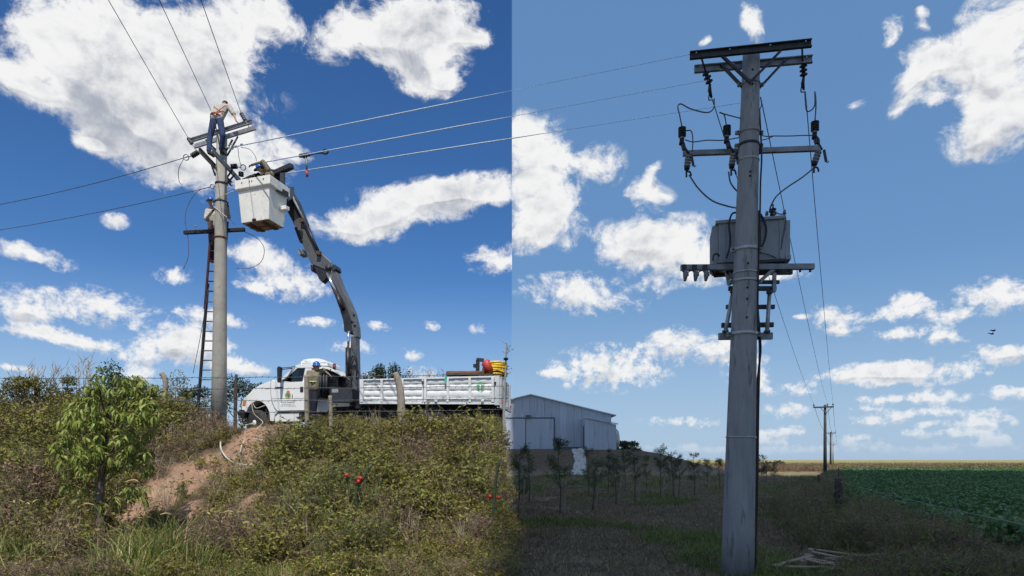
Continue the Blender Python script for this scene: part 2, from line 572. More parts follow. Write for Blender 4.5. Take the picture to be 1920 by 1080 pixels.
M = {}
M['concrete'] = mat('concrete', (0.36, 0.34, 0.30), 0.9, scale=3.0, var=0.22, bump=0.25, bscale=40, stain=(5.0, 0.60, 0.10, (0.20, 0.19, 0.165)))
M['concrete_blue'] = mat('concrete_smooth', (0.275, 0.282, 0.29), 0.85, scale=2.2, var=0.25, bump=0.25, bscale=30, stretch=(3, 3, 0.55), stain=(2.6, 0.57, 0.06, (0.155, 0.160, 0.165)))
M['galv'] = mat('galvanised_steel', (0.45, 0.46, 0.47), 0.5, 0.55, scale=9, var=0.3)
M['galv_dull'] = mat('galvanised_steel_dull', (0.25, 0.265, 0.285), 0.6, 0.3, scale=7, var=0.35)
M['steel_dark'] = mat('dark_painted_steel', (0.045, 0.05, 0.06), 0.55, 0.3, scale=9, var=0.35)
M['iron'] = mat('weathered_iron', (0.050, 0.054, 0.062), 0.6, 0.4, scale=10, var=0.4)
M['black'] = mat('black_rubber', (0.012, 0.012, 0.014), 0.6, scale=12, var=0.3)
M['porcelain'] = mat('grey_porcelain', (0.16, 0.17, 0.18), 0.3, scale=10, var=0.2)
M['wire_bright'] = mat('bright_aluminium_strand', (0.52, 0.62, 0.76), 0.45, 0.0, scale=30, var=0.2)
M['wire_dark'] = mat('dark_conductor', (0.10, 0.105, 0.115), 0.55, 0.3, scale=20, var=0.2)
M['cable_blue'] = mat('dark_blue_cable', (0.02, 0.022, 0.06), 0.5, scale=12, var=0.2)
M['cable_red'] = mat('dark_red_cable', (0.055, 0.022, 0.025), 0.5, scale=12, var=0.2)
M['white_paint'] = mat('white_truck_paint', (0.80, 0.80, 0.78), 0.32, scale=2.0, var=0.06, coat=0.3, stain=(4.5, 0.66, 0.12, (0.58, 0.55, 0.49)))
M['bed_paint'] = mat('worn_white_bed_paint', (0.70, 0.71, 0.71), 0.5, scale=3.0, var=0.12, bump=0.12, bscale=7, stain=(7.0, 0.63, 0.06, (0.34, 0.32, 0.29)))
M['bucket'] = mat('chipped_white_fibreglass', (0.86, 0.83, 0.76), 0.5, scale=5.0, var=0.10, bump=0.15, bscale=25, stain=(11.0, 0.62, 0.05, (0.30, 0.27, 0.23)))
M['rust'] = mat('rust_stained_underside', (0.42, 0.28, 0.17), 0.85, scale=6.0, col2=(0.24, 0.13, 0.07), bump=0.2, bscale=30)
M['rust_dark'] = mat('dark_rust', (0.10, 0.06, 0.045), 0.85, scale=12, var=0.4)
M['crane_grey'] = mat('grey_crane_paint', (0.12, 0.123, 0.13), 0.42, 0.2, scale=3.0, var=0.22, coat=0.15, stain=(6.0, 0.62, 0.08, (0.12, 0.12, 0.12)))
M['crane_dark'] = mat('black_crane_paint', (0.022, 0.023, 0.028), 0.45, scale=5.0, var=0.4, coat=0.1)
M['chrome'] = mat('hydraulic_chrome', (0.8, 0.8, 0.82), 0.2, 0.9, scale=5.0, var=0.05)
M['glass'] = mat('window_glass', (0.10, 0.15, 0.17), 0.06, scale=3.0, var=0.1, spec=0.8, coat=0.6)
M['trim'] = mat('black_plastic_trim', (0.02, 0.021, 0.023), 0.5, scale=9, var=0.3)
M['tyre'] = mat('dusty_tyre', (0.045, 0.043, 0.04), 0.85, scale=9, var=0.35, bump=0.2, bscale=40)
M['orange'] = mat('orange_lens', (0.75, 0.20, 0.03), 0.25, scale=9, var=0.15, coat=0.5)
M['redlens'] = mat('red_lens', (0.45, 0.02, 0.02), 0.25, scale=9, var=0.15, coat=0.5)
M['green_print'] = mat('green_print', (0.04, 0.42, 0.10), 0.5, scale=14, var=0.2)
M['orange_print'] = mat('orange_print', (0.85, 0.42, 0.10), 0.5, scale=14, var=0.2)
M['red_print'] = mat('red_print', (0.70, 0.16, 0.10), 0.5, scale=14, var=0.2)
M['blue_print'] = mat('blue_green_print', (0.04, 0.20, 0.22), 0.5, scale=14, var=0.2)
M['ink'] = mat('black_print', (0.05, 0.055, 0.06), 0.6, scale=14, var=0.2)
M['yellow_hose'] = mat('yellow_hose', (0.80, 0.50, 0.02), 0.45, scale=5, var=0.15)
M['red_paint'] = mat('faded_red_paint', (0.50, 0.06, 0.04), 0.5, scale=7, var=0.3, stain=(9, 0.62, 0.06, (0.30, 0.18, 0.14)))
M['log'] = mat('brown_log', (0.17, 0.085, 0.045), 0.85, scale=5, var=0.45, stretch=(1, 5, 5), bump=0.3)
M['green_strap'] = mat('green_strap', (0.05, 0.38, 0.28), 0.7, scale=9, var=0.2)
M['ladder_red'] = mat('red_brown_ladder', (0.10, 0.03, 0.025), 0.6, scale=9, var=0.3)
M['ladder_black'] = mat('black_ladder', (0.022, 0.02, 0.02), 0.6, scale=9, var=0.3)
M['beam'] = mat('tarred_wood', (0.018, 0.017, 0.018), 0.8, scale=7, var=0.4, stretch=(1, 6, 6))
M['post_grey'] = mat('weathered_grey_wood', (0.36, 0.31, 0.25), 0.9, scale=9, col2=(0.20, 0.165, 0.13), stretch=(5, 5, 0.8), bump=0.5, bscale=14)
M['post_dark'] = mat('dark_post_wood', (0.075, 0.06, 0.05), 0.9, scale=9, var=0.4, stretch=(5, 5, 0.8), bump=0.4, bscale=14)
M['pole_wood'] = mat('creosoted_pole', (0.055, 0.06, 0.06), 0.85, scale=4, var=0.35, stretch=(4, 4, 0.6))
M['pallet'] = mat('pallet_wood', (0.34, 0.28, 0.22), 0.9, scale=6, col2=(0.27, 0.21, 0.155), stretch=(2, 6, 6), bump=0.3, per_object=0.12)
M['sheet'] = mat('pale_blue_sheet_metal', (0.44, 0.49, 0.56), 0.55, 0.0, scale=0.35, var=0.12, per_object=0.05, stretch=(1, 1, 0.12), stain=(1.1, 0.58, 0.12, (0.33, 0.36, 0.40)))
M['sheet_roof'] = mat('zinc_roof_sheet', (0.50, 0.54, 0.57), 0.5, 0.2, scale=0.5, var=0.15)
M['sheet_dark'] = mat('shed_door_frame', (0.10, 0.12, 0.15), 0.6, scale=2, var=0.2)
M['tank'] = mat('galvanised_tank', (0.42, 0.44, 0.45), 0.45, 0.4, scale=1.5, var=0.2)
M['gravel'] = mat('white_rubble', (0.62, 0.60, 0.56), 0.95, scale=1.6, col2=(0.40, 0.37, 0.33), bump=0.6, bscale=3)
M['tank_paint'] = mat('grey_transformer_paint', (0.26, 0.28, 0.30), 0.5, 0.1, scale=3, var=0.15, stain=(5, 0.64, 0.08, (0.15, 0.165, 0.18)))
M['skin'] = mat('skin', (0.42, 0.24, 0.16), 0.6, scale=20, var=0.15)
M['khaki'] = mat('khaki_shirt', (0.46, 0.43, 0.385), 0.9, scale=12, var=0.22, bump=0.4, bscale=18)
M['drab'] = mat('drab_work_shirt', (0.22, 0.19, 0.13), 0.9, scale=12, var=0.25, bump=0.4, bscale=18)
M['denim'] = mat('blue_denim', (0.035, 0.065, 0.15), 0.9, scale=14, col2=(0.02, 0.035, 0.09), bump=0.4, bscale=18)
M['dark_cloth'] = mat('dark_trousers', (0.02, 0.022, 0.035), 0.9, scale=14, var=0.3, bump=0.3, bscale=18)
M['helmet'] = mat('blue_helmet', (0.02, 0.11, 0.42), 0.3, scale=9, var=0.1, coat=0.4)
M['hair'] = mat('dark_hair', (0.018, 0.014, 0.012), 0.7, scale=40, var=0.4, bump=0.4)
M['leather'] = mat('dark_boots', (0.03, 0.022, 0.018), 0.6, scale=14, var=0.4)
M['glove'] = mat('work_glove', (0.10, 0.08, 0.06), 0.9, scale=14, var=0.3)
M['strap_red'] = mat('red_harness_web', (0.45, 0.10, 0.06), 0.8, scale=14, var=0.2)
M['hi_vis'] = mat('yellow_green_band', (0.55, 0.70, 0.10), 0.6, scale=14, var=0.15)
# foliage
M['leaf_tree'] = mat('tree_leaf', (0.275, 0.340, 0.068), 0.42, scale=4, var=0.35, translucent=0.28, per_object=0.30)
M['bark'] = mat('bark', (0.15, 0.115, 0.085), 0.9, scale=9, var=0.4, stretch=(3, 3, 1), bump=0.5, bscale=25)
M['weed_green'] = mat('weed_green_leaf', (0.215, 0.210, 0.036), 0.6, scale=2, var=0.3, translucent=0.22, per_object=0.35)
M['weed_yellow'] = mat('weed_yellow_leaf', (0.36, 0.31, 0.06), 0.65, scale=2, var=0.3, translucent=0.2, per_object=0.3)
M['weed_brown'] = mat('weed_dry_leaf', (0.255, 0.175, 0.105), 0.8, scale=2, var=0.35, translucent=0.1, per_object=0.3)
M['twig'] = mat('dry_twig', (0.25, 0.185, 0.125), 0.85, scale=6, var=0.4, per_object=0.3)
M['grass'] = mat('grass_blade', (0.165, 0.215, 0.045), 0.55, scale=2, var=0.3, translucent=0.22, per_object=0.3)
M['grass_dry'] = mat('dry_grass_blade', (0.42, 0.33, 0.15), 0.7, scale=2, var=0.3, translucent=0.15, per_object=0.3)
M['turf'] = mat('turf_blade', (0.225, 0.195, 0.115), 0.7, scale=2, var=0.3, translucent=0.15, per_object=0.3)
M['straw'] = mat('straw_blade', (0.37, 0.275, 0.19), 0.8, scale=2, var=0.3, per_object=0.3)
M['pine'] = mat('feathery_leaf', (0.105, 0.130, 0.065), 0.6, scale=3, var=0.35, translucent=0.15, per_object=0.2)
M['dark_leaf'] = mat('dark_evergreen_leaf', (0.032, 0.060, 0.022), 0.55, scale=3, var=0.35, translucent=0.15, per_object=0.3)
M['soy'] = mat('soy_leaf', (0.125, 0.235, 0.080), 0.4, scale=3, var=0.3, translucent=0.25, per_object=0.25)
M['cactus'] = mat('cactus_stem', (0.055, 0.075, 0.035), 0.6, scale=9, var=0.3)
M['fruit'] = mat('red_cactus_fruit', (0.50, 0.02, 0.025), 0.5, scale=9, var=0.15)
M['pale_stalk'] = mat('pale_stalk', (0.48, 0.46, 0.38), 0.8, scale=9, var=0.2)
M['cable_white'] = mat('pale_cable', (0.60, 0.55, 0.47), 0.6, scale=9, var=0.15)
M['cloud'] = mat('cloud_vapour', (0.90, 0.90, 0.90), 1.0, scale=0.02, var=0.03)
M['clod'] = mat('soil_clod', (0.36, 0.225, 0.15), 0.95, scale=9, var=0.35, bump=0.4, bscale=30, per_object=0.2)
M['dry_stalk'] = mat('bleached_stalk', (0.46, 0.38, 0.26), 0.85, scale=5, var=0.3, per_object=0.3)
M['bird'] = mat('dark_feathers', (0.03, 0.025, 0.03), 0.8, scale=9, var=0.3)

# ================================================================== the land
def sst(x, a, b):
    t = np.clip((x - a) / (b - a), 0, 1)
    return t * t * (3 - 2 * t)

def lumps(X, Y, s):
    return (np.sin(X * 1.7 * s + 1.3) * np.cos(Y * 1.3 * s + 0.4) + 0.6 * np.sin(X * 3.1 * s - Y * 2.3 * s + 2.0)
            + 0.4 * np.cos(X * 5.3 * s + Y * 4.7 * s)) / 2.0

TOP = 2.85
def height(X, Y):
    X = np.asarray(X, dtype=float); Y = np.asarray(Y, dtype=float)
    start = 11.6 + 0.5 * np.sin(X * 0.7 + 0.5)
    rise = TOP * sst(Y, start - 0.6, 20.6)
    crest = (0.24 - 0.20 * np.exp(-((X + 8.9) / 0.9) ** 2)) * np.exp(-((Y - 20.0) / 0.8) ** 2)
    bank = rise + crest + (0.10 * lumps(X, Y, 1.0) + 0.05 * lumps(X, Y, 2.7)) * sst(Y, 10.5, 13.0) * (1 - 0.8 * sst(Y, 20.6, 21.6))
    gully = 0.35 * np.exp(-((X + 7.9 + 0.45 * (17.5 - Y)) / 0.8) ** 2) * sst(Y, 12.0, 14.0) * (1 - sst(Y, 17.5, 19.5))
    bank = bank - gully
    edge = -0.10 - 0.30 * np.maximum(0, Y - 27.0)
    cut = sst(edge - X, 0.0, 0.30 + 0.25 * np.maximum(0, Y - 27.0))
    back = 1 - sst(Y, 42.0, 70.0)
    left = bank * cut * back
    flat = 0.03 * lumps(X, Y, 0.8) + 0.015 * lumps(X, Y, 2.3)
    mound = 3.4 * sst(Y, 78.5, 88.0) * (1 - sst(X, 15.5, 34.0)) * (1 - sst(Y, 120.0, 150.0)) * sst(X, -60, -40)
    return left + flat * np.where(Y < 120, 1, 0) + mound

def h(x, y):
    return float(height(x, y))

def ray(px, py, y0=6.0, y1=400.0):
    """where the sight line of column px, row py meets the land"""
    Ys = np.concatenate([np.arange(y0, 40, 0.04), np.arange(40, y1, 0.5)])
    X = (px - CX) / F * Ys
    Z = CAMZ + (HY - py) / F * Ys
    hit = np.nonzero(height(X, Ys) >= Z)[0]
    i = hit[0] if len(hit) else len(Ys) - 1
    return Vector((X[i], Ys[i], h(X[i], Ys[i])))

def on(x, y, dz=0.0):
    return Vector((x, y, h(x, y) + dz))

# bare earth: the worn track down the bank and the spoil by the truck
DIRT = [(ray(px, py), r) for px, py, r in [(245, 985, 0.45), (255, 970, 0.60), (285, 950, 0.60), (320, 925, 0.65), (360, 900, 0.55), (400, 880, 0.50),
        (432, 862, 0.40), (460, 845, 0.50), (480, 828, 0.55), (500, 812, 0.60), (520, 803, 0.55), (470, 868, 0.40), (440, 895, 0.30),
        (535, 796, 0.45), (478, 940, 0.30), (525, 1000, 0.36), (760, 1015, 0.30), (880, 1030, 0.26), (70, 900, 0.3), (465, 815, 0.4), (350, 960, 0.25)]]
def dirt_mask(X, Y):
    m = np.zeros_like(X)
    for p, r in DIRT:
        d = np.sqrt((X - p.x) ** 2 + ((Y - p.y) * 0.75) ** 2)
        m = np.maximum(m, 1 - sst(d + 0.12 * lumps(X, Y, 4.0), r * 0.75, r * 1.35))
    return m

def fence_x(Y):
    Y = np.asarray(Y, dtype=float)
    return np.where(Y <= 24.5, 12.5 + (Y - 24.5) * 0.34, 12.5 + (Y - 24.5) * 0.51)
def crop_mask(X, Y):
    edge = fence_x(Y) + 0.6
    edge = np.where(Y < 17.4, np.maximum(edge, 10.2), edge)
    return (X > edge) & (Y > 12.2) & (Y < 103)

gx = np.concatenate([[-4000, -1500, -700, -350, -180, -100, -60, -40, -30, -24, -20], np.arange(-17.5, -0.7, 0.12),
                     np.arange(-0.7, 0.30, 0.06), np.arange(0.3, 20, 0.4), np.arange(20, 120, 2.5), [140, 180, 260, 400, 700, 1500, 4000]])
gy = np.concatenate([[-300, -100, -40, -15, -5, 0, 4, 7], np.arange(9, 24, 0.12), np.arange(24, 40, 0.5), np.arange(40, 130, 2.0),
                     [140, 160, 190, 230, 280, 350, 450, 600, 900, 1500, 2600, 5000]])
GX, GY = np.meshgrid(gx, gy)
GZ = height(GX, GY)
nx, ny = len(gx), len(gy)
idx = np.arange(nx * ny).reshape(ny, nx)
faces = np.stack([idx[:-1, :-1], idx[:-1, 1:], idx[1:, 1:], idx[1:, :-1]], -1).reshape(-1, 4)
# soil and turf colours of the different grounds
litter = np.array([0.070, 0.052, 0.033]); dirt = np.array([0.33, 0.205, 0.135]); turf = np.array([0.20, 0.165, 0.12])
turf_g = np.array([0.125, 0.125, 0.068]); dry = np.array([0.24, 0.185, 0.085]); brown = np.array([0.20, 0.145, 0.105])
C = np.zeros((ny, nx, 3)) + turf
n1 = np.vectorize(lambda x, y: mnoise.noise(Vector((x * 0.30, y * 0.12, 1.0))))(GX, GY)
n2 = np.vectorize(lambda x, y: mnoise.noise(Vector((x * 0.09, y * 0.035, 5.0))))(GX, GY)
def blend(c, w):
    global C
    C = C * (1 - w[..., None]) + np.asarray(c) * w[..., None]
blend(turf_g, sst(n1, -0.1, 0.35))
blend(brown, sst(n1 * -1 + 0.3 * n2, 0.15, 0.4))
# mown strip and stubble farther off, straw coloured field to the horizon
blend(dry, sst(GY + 6 * n1, 72, 90) * 0.8)
blend((0.17, 0.17, 0.06), sst(GY, 200, 260))
blend((0.30, 0.245, 0.085), sst(GY, 420, 520))
blend((0.13, 0.095, 0.06), sst(height(GX, GY), 0.4, 1.2) * sst(GY, 70, 78))
# burnt dark patch and reddish bare spot on the grass in front
for (px, py, rx, ry, c) in [(1030, 1062, 1.1, 0.35, (0.03, 0.027, 0.025)), (1180, 1045, 0.9, 0.6, (0.26, 0.16, 0.11)), (1290, 1000, 1.0, 1.4, (0.22, 0.145, 0.10)),
                            (1010, 1010, 0.8, 1.6, (0.15, 0.09, 0.06)), (1140, 945, 3.0, 0.9, (0.17, 0.11, 0.07)), (1735, 1005, 1.0, 0.8, (0.26, 0.18, 0.13))]:
    Yp = F * CAMZ / (py - HY); Xp = (px - CX) / F * Yp
    d = np.sqrt(((GX - Xp) / rx) ** 2 + ((GY - Yp) / ry) ** 2) + 0.35 * n1
    blend(c, 1 - sst(d, 0.6, 1.2))
soil = (GX > fence_x(GY) + 0.4) & (GY > 11) & (GY < 103)
blend((0.12, 0.085, 0.06), soil.astype(float))
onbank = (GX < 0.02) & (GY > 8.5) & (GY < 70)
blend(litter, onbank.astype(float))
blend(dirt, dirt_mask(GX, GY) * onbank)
blend((0.16, 0.115, 0.075), ((GX < 0.02) & (GX > -0.45) & (GY > 11.5) & (GY < 30)).astype(float) * 0.8)
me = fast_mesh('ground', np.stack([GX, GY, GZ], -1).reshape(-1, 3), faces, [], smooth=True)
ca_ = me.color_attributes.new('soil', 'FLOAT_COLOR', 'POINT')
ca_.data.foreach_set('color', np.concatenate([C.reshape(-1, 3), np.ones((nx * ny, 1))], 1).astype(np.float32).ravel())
gm = mat('ground', (0.1, 0.1, 0.1), 0.95, bump=0.0)
nt = gm.node_tree
b = nt.nodes['Principled BSDF']
for l in list(b.inputs['Base Color'].links): nt.links.remove(l)
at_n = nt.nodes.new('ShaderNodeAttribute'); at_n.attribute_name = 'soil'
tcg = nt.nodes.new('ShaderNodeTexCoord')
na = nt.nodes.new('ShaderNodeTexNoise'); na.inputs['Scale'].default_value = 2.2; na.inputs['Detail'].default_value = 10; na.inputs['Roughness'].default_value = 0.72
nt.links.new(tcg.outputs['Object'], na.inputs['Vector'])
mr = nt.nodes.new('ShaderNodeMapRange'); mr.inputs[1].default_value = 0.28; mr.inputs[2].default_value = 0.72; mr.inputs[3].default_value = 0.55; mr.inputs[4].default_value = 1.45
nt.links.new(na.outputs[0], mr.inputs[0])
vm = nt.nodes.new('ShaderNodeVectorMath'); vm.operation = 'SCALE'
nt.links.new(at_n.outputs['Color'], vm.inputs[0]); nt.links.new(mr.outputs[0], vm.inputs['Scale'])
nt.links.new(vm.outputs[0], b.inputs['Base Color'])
bp = nt.nodes.new('ShaderNodeBump'); bp.inputs['Strength'].default_value = 0.8; bp.inputs['Distance'].default_value = 0.08
nb = nt.nodes.new('ShaderNodeTexNoise'); nb.inputs['Scale'].default_value = 7.0; nb.inputs['Detail'].default_value = 8; nb.inputs['Roughness'].default_value = 0.7
nt.links.new(tcg.outputs['Object'], nb.inputs['Vector'])
nt.links.new(nb.outputs[0], bp.inputs['Height']); nt.links.new(bp.outputs[0], b.inputs['Normal'])
me.materials.append(gm)
ground = tag(link('ground', me), 'earth bank and flat grassland reaching the horizon', None, None, 'structure')

# ------------------------------------------------------------------ plants
def leaves_arr(P, D, L, W, droop=0.0, seed=1):
    """folded leaf blades: P bases, D unit directions, L lengths, W widths -> verts, tris"""
    r = np.random.default_rng(seed)
    n = len(P)
    rnd = r.normal(size=(n, 3))
    S = np.cross(D, rnd); S /= np.linalg.norm(S, axis=1, keepdims=True) + 1e-9
    Nn = np.cross(S, D)
    L = np.broadcast_to(L, n)[:, None]; W = np.broadcast_to(W, n)[:, None]
    mid = P + D * L * 0.45
    dz = np.array([0, 0, 1.0]) * droop * L
    V = np.stack([P, mid + S * W / 2 + Nn * W * 0.18 - dz * 0.2, P + D * L - dz, mid - S * W / 2 + Nn * W * 0.18 - dz * 0.2], 1).reshape(-1, 3)
    b = np.arange(n)[:, None] * 4
    T = np.concatenate([b + np.array([[0, 1, 2]]), b + np.array([[0, 2, 3]])], 1).reshape(-1, 3)
    return V, T

def stick_arr(A, B, ra, rb):
    """three sided tapering sticks from A to B"""
    D = B - A
    D = D / (np.linalg.norm(D, axis=1, keepdims=True) + 1e-9)
    U = np.cross(D, np.array([0.31, 0.95, 0.07])); U /= np.linalg.norm(U, axis=1, keepdims=True) + 1e-9
    W = np.cross(D, U)
    n = len(A)
    vs = []
    for P, r in ((A, ra), (B, rb)):
        r = np.broadcast_to(r, n)[:, None]
        for k in range(3):
            t = 2 * math.pi * k / 3
            vs.append(P + (U * math.cos(t) + W * math.sin(t)) * r)
    V = np.stack(vs, 1).reshape(-1, 3)
    b = np.arange(n)[:, None] * 6
    T = []
    for k in range(3):
        k2 = (k + 1) % 3
        T.append(b + np.array([[k, k2, 3 + k2]])); T.append(b + np.array([[k, 3 + k2, 3 + k]]))
    return V, np.concatenate(T, 1).reshape(-1, 3)

def merge(parts):
    """parts: list of (V, T, material index)"""
    Vs, Ts, Ms, o = [], [], [], 0
    for V, T, m in parts:
        Vs.append(V); Ts.append(T + o); Ms.append(np.full(len(T), m)); o += len(V)
    return np.concatenate(Vs), np.concatenate(Ts), np.concatenate(Ms)

def weed_proto(name, seed, n_stems, hgt, spread, n_leaf, leaf, mats, lean=0.5, twig_r=0.004, up=0.2, twigs=0):
    r = np.random.default_rng(seed)
    base = np.stack([r.normal(0, spread * 0.25, n_stems), r.normal(0, spread * 0.25, n_stems), np.zeros(n_stems)], 1)
    dirs = np.stack([r.normal(0, lean, n_stems), r.normal(0, lean, n_stems), np.ones(n_stems)], 1)
    dirs /= np.linalg.norm(dirs, axis=1, keepdims=True)
    ln = hgt * r.uniform(0.55, 1.05, n_stems)
    tips = base + dirs * ln[:, None]
    mids = (base + tips) / 2 + r.normal(0, 0.05 * hgt, (n_stems, 3))
    parts = []
    V, T = stick_arr(np.concatenate([base, mids]), np.concatenate([mids, tips]), twig_r, twig_r * 0.6)
    parts.append((V, T, 1))
    if twigs:
        k = r.integers(0, n_stems, twigs); t = r.uniform(0.3, 1, twigs)[:, None]
        A = base[k] * (1 - t) + tips[k] * t
        B = A + r.normal(0, 0.22 * hgt, (twigs, 3)) * np.array([1, 1, 0.7]) + np.array([0, 0, 0.08 * hgt])
        parts.append((*stick_arr(A, B, twig_r * 0.7, twig_r * 0.35), 1))
        ends = np.concatenate([tips, B])
    if n_leaf:
        k = r.integers(0, n_stems, n_leaf)
        t = r.uniform(0.15, 1.0, n_leaf) ** 0.7
        t = t[:, None]
        P = np.where(t < 0.5, base[k] + (mids[k] - base[k]) * t * 2, mids[k] + (tips[k] - mids[k]) * (t - 0.5) * 2)
        if twigs:
            P2 = A[r.integers(0, twigs, n_leaf)] * 0.4 + B[r.integers(0, twigs, n_leaf)] * 0.6
            kk = r.integers(0, twigs, n_leaf); tt = r.uniform(0, 1, n_leaf)[:, None]
            P2 = A[kk] * (1 - tt) + B[kk] * tt
            P = np.where(r.random(n_leaf)[:, None] < 0.7, P2, P)
        D = r.normal(size=(n_leaf, 3)); D[:, 2] = D[:, 2] * 0.6 + up
        D /= np.linalg.norm(D, axis=1, keepdims=True)
        V, T = leaves_arr(P, D, leaf[0] * r.uniform(0.6, 1.25, n_leaf), leaf[1] * r.uniform(0.7, 1.2, n_leaf), 0.15, seed)
        parts.append((V, T, 0))
    V, T, mi = merge(parts)
    return bpy.data.objects.new(name, fast_mesh(name, V, T, [M[m] for m in mats], False, mi))

def grass_proto(name, seed, n, hgt, spread, w, mats, bend=0.5):
    r = np.random.default_rng(seed)
    base = np.stack([r.normal(0, spread * 0.4, n), r.normal(0, spread * 0.4, n), np.zeros(n)], 1)
    out = np.stack([r.normal(0, bend, n), r.normal(0, bend, n), np.ones(n)], 1)
    out /= np.linalg.norm(out, axis=1, keepdims=True)
    ln = hgt * r.uniform(0.45, 1.1, n)[:, None]
    side = np.cross(out, np.array([0, 0, 1.0])); side /= np.linalg.norm(side, axis=1, keepdims=True) + 1e-9
    rot = r.uniform(0, 2 * math.pi, n)[:, None]
    side = side * np.cos(rot) + np.cross(side, out) * np.sin(rot)
    p1 = base + out * ln * 0.55
    flat = np.array([1, 1, 0]) * out
    p2 = p1 + (out * 0.6 + flat * 1.0 + np.array([0, 0, -0.12])) * ln * 0.45
    ww = w * r.uniform(0.6, 1.3, n)[:, None]
    V = np.stack([base - side * ww / 2, base + side * ww / 2, p1 - side * ww * 0.4, p1 + side * ww * 0.4, p2], 1).reshape(-1, 3)
    b = np.arange(n)[:, None] * 5
    T = np.concatenate([b + np.array([[0, 1, 3]]), b + np.array([[0, 3, 2]]), b + np.array([[2, 3, 4]])], 1).reshape(-1, 3)
    mi = np.repeat((r.random(n) < 0.25).astype(int), 3)
    return bpy.data.objects.new(name, fast_mesh(name, V, T, [M[m] for m in mats], False, mi))

def scatter(name, label, protos, pts, kinds, scl, tilt=0.12):
    """one uncountable cover of plants: every point carries one of the plant forms"""
    n = len(pts)
    me = bpy.data.meshes.new(name)
    me.vertices.add(n); me.vertices.foreach_set('co', np.asarray(pts, np.float32).ravel())
    rot = np.stack([rng.normal(0, tilt, n), rng.normal(0, tilt, n), rng.uniform(0, 6.283, n)], 1)
    for nm, ty, arr in (('rot', 'FLOAT_VECTOR', rot), ('scl', 'FLOAT', scl), ('kind', 'INT', kinds)):
        a = me.attributes.new(nm, ty, 'POINT')
        a.data.foreach_set('vector' if ty == 'FLOAT_VECTOR' else 'value', np.asarray(arr, np.int32 if ty == 'INT' else np.float32).ravel())
    o = link(name, me)
    ng = bpy.data.node_groups.new(name + '_spread', 'GeometryNodeTree')
    ng.interface.new_socket('Geometry', in_out='INPUT', socket_type='NodeSocketGeometry')
    ng.interface.new_socket('Geometry', in_out='OUTPUT', socket_type='NodeSocketGeometry')
    nn, ll = ng.nodes, ng.links
    gi, go = nn.new('NodeGroupInput'), nn.new('NodeGroupOutput')
    j = nn.new('GeometryNodeGeometryToInstance')
    for p in reversed(protos):
        oi = nn.new('GeometryNodeObjectInfo'); oi.inputs[0].default_value = p
        ll.new(oi.outputs['Geometry'], j.inputs[0])
    ip = nn.new('GeometryNodeInstanceOnPoints')
    ip.inputs['Pick Instance'].default_value = True
    def attr(nm, ty):
        a = nn.new('GeometryNodeInputNamedAttribute'); a.data_type = ty; a.inputs[0].default_value = nm
        return a.outputs[0]
    ll.new(gi.outputs[0], ip.inputs['Points']); ll.new(j.outputs[0], ip.inputs['Instance'])
    ll.new(attr('kind', 'INT'), ip.inputs['Instance Index'])
    ll.new(attr('scl', 'FLOAT'), ip.inputs['Scale'])
    e2r = nn.new('FunctionNodeEulerToRotation')
    ll.new(attr('rot', 'FLOAT_VECTOR'), e2r.inputs[0]); ll.new(e2r.outputs[0], ip.inputs['Rotation'])
    ll.new(ip.outputs[0], go.inputs[0])
    md = o.modifiers.new('spread', 'NODES'); md.node_group = ng
    return tag(o, label, None, None, 'stuff')

weeds = []
for k in range(3):
    weeds.append(weed_proto('weed_form', 10 + k, 14, 0.50, 0.45, 150, (0.085, 0.034), ('weed_green', 'twig'), 0.45, 0.004, 0.25, 20))
for k in range(2):
    weeds.append(weed_proto('weed_form', 20 + k, 12, 0.42, 0.40, 130, (0.075, 0.030), ('weed_yellow', 'twig'), 0.5, 0.004, 0.3, 18))
for k in range(3):
    weeds.append(weed_proto('weed_form', 30 + k, 18, 0.50, 0.50, 80, (0.070, 0.024), ('weed_brown', 'twig'), 0.6, 0.0045, 0.1, 46))
for k in range(2):
    weeds.append(weed_proto('weed_form', 40 + k, 16, 0.95, 0.60, 360, (0.100, 0.044), ('weed_green', 'twig'), 0.40, 0.006, 0.25, 40))
weeds.append(weed_proto('weed_form', 50, 20, 1.0, 0.6, 190, (0.085, 0.034), ('weed_brown', 'twig'), 0.45, 0.006, 0.2, 60))
for k in range(2):
    weeds.append(grass_proto('grass_form', 60 + k, 60, 0.42, 0.22, 0.010, ('grass', 'grass_dry'), 0.35))
weeds.append(grass_proto('grass_form', 63, 55, 0.38, 0.22, 0.009, ('grass_dry', 'weed_brown'), 0.5))

for k in range(2):
    weeds.append(weed_proto('weed_form', 64 + k, 16, 1.0, 0.40, 260, (0.105, 0.017), ('grass', 'twig'), 0.16, 0.005, 0.7, 20))
for k in range(2):
    weeds.append(weed_proto('stalk_form', 68 + k, 7, 0.85, 0.35, 0, (0.1, 0.1), ('grass_dry', 'dry_stalk'), 0.35, 0.0045, 0.3, 16))

def nz2(x, y, s, o=0.0):
    return mnoise.noise(Vector((x * s, y * s, o)))

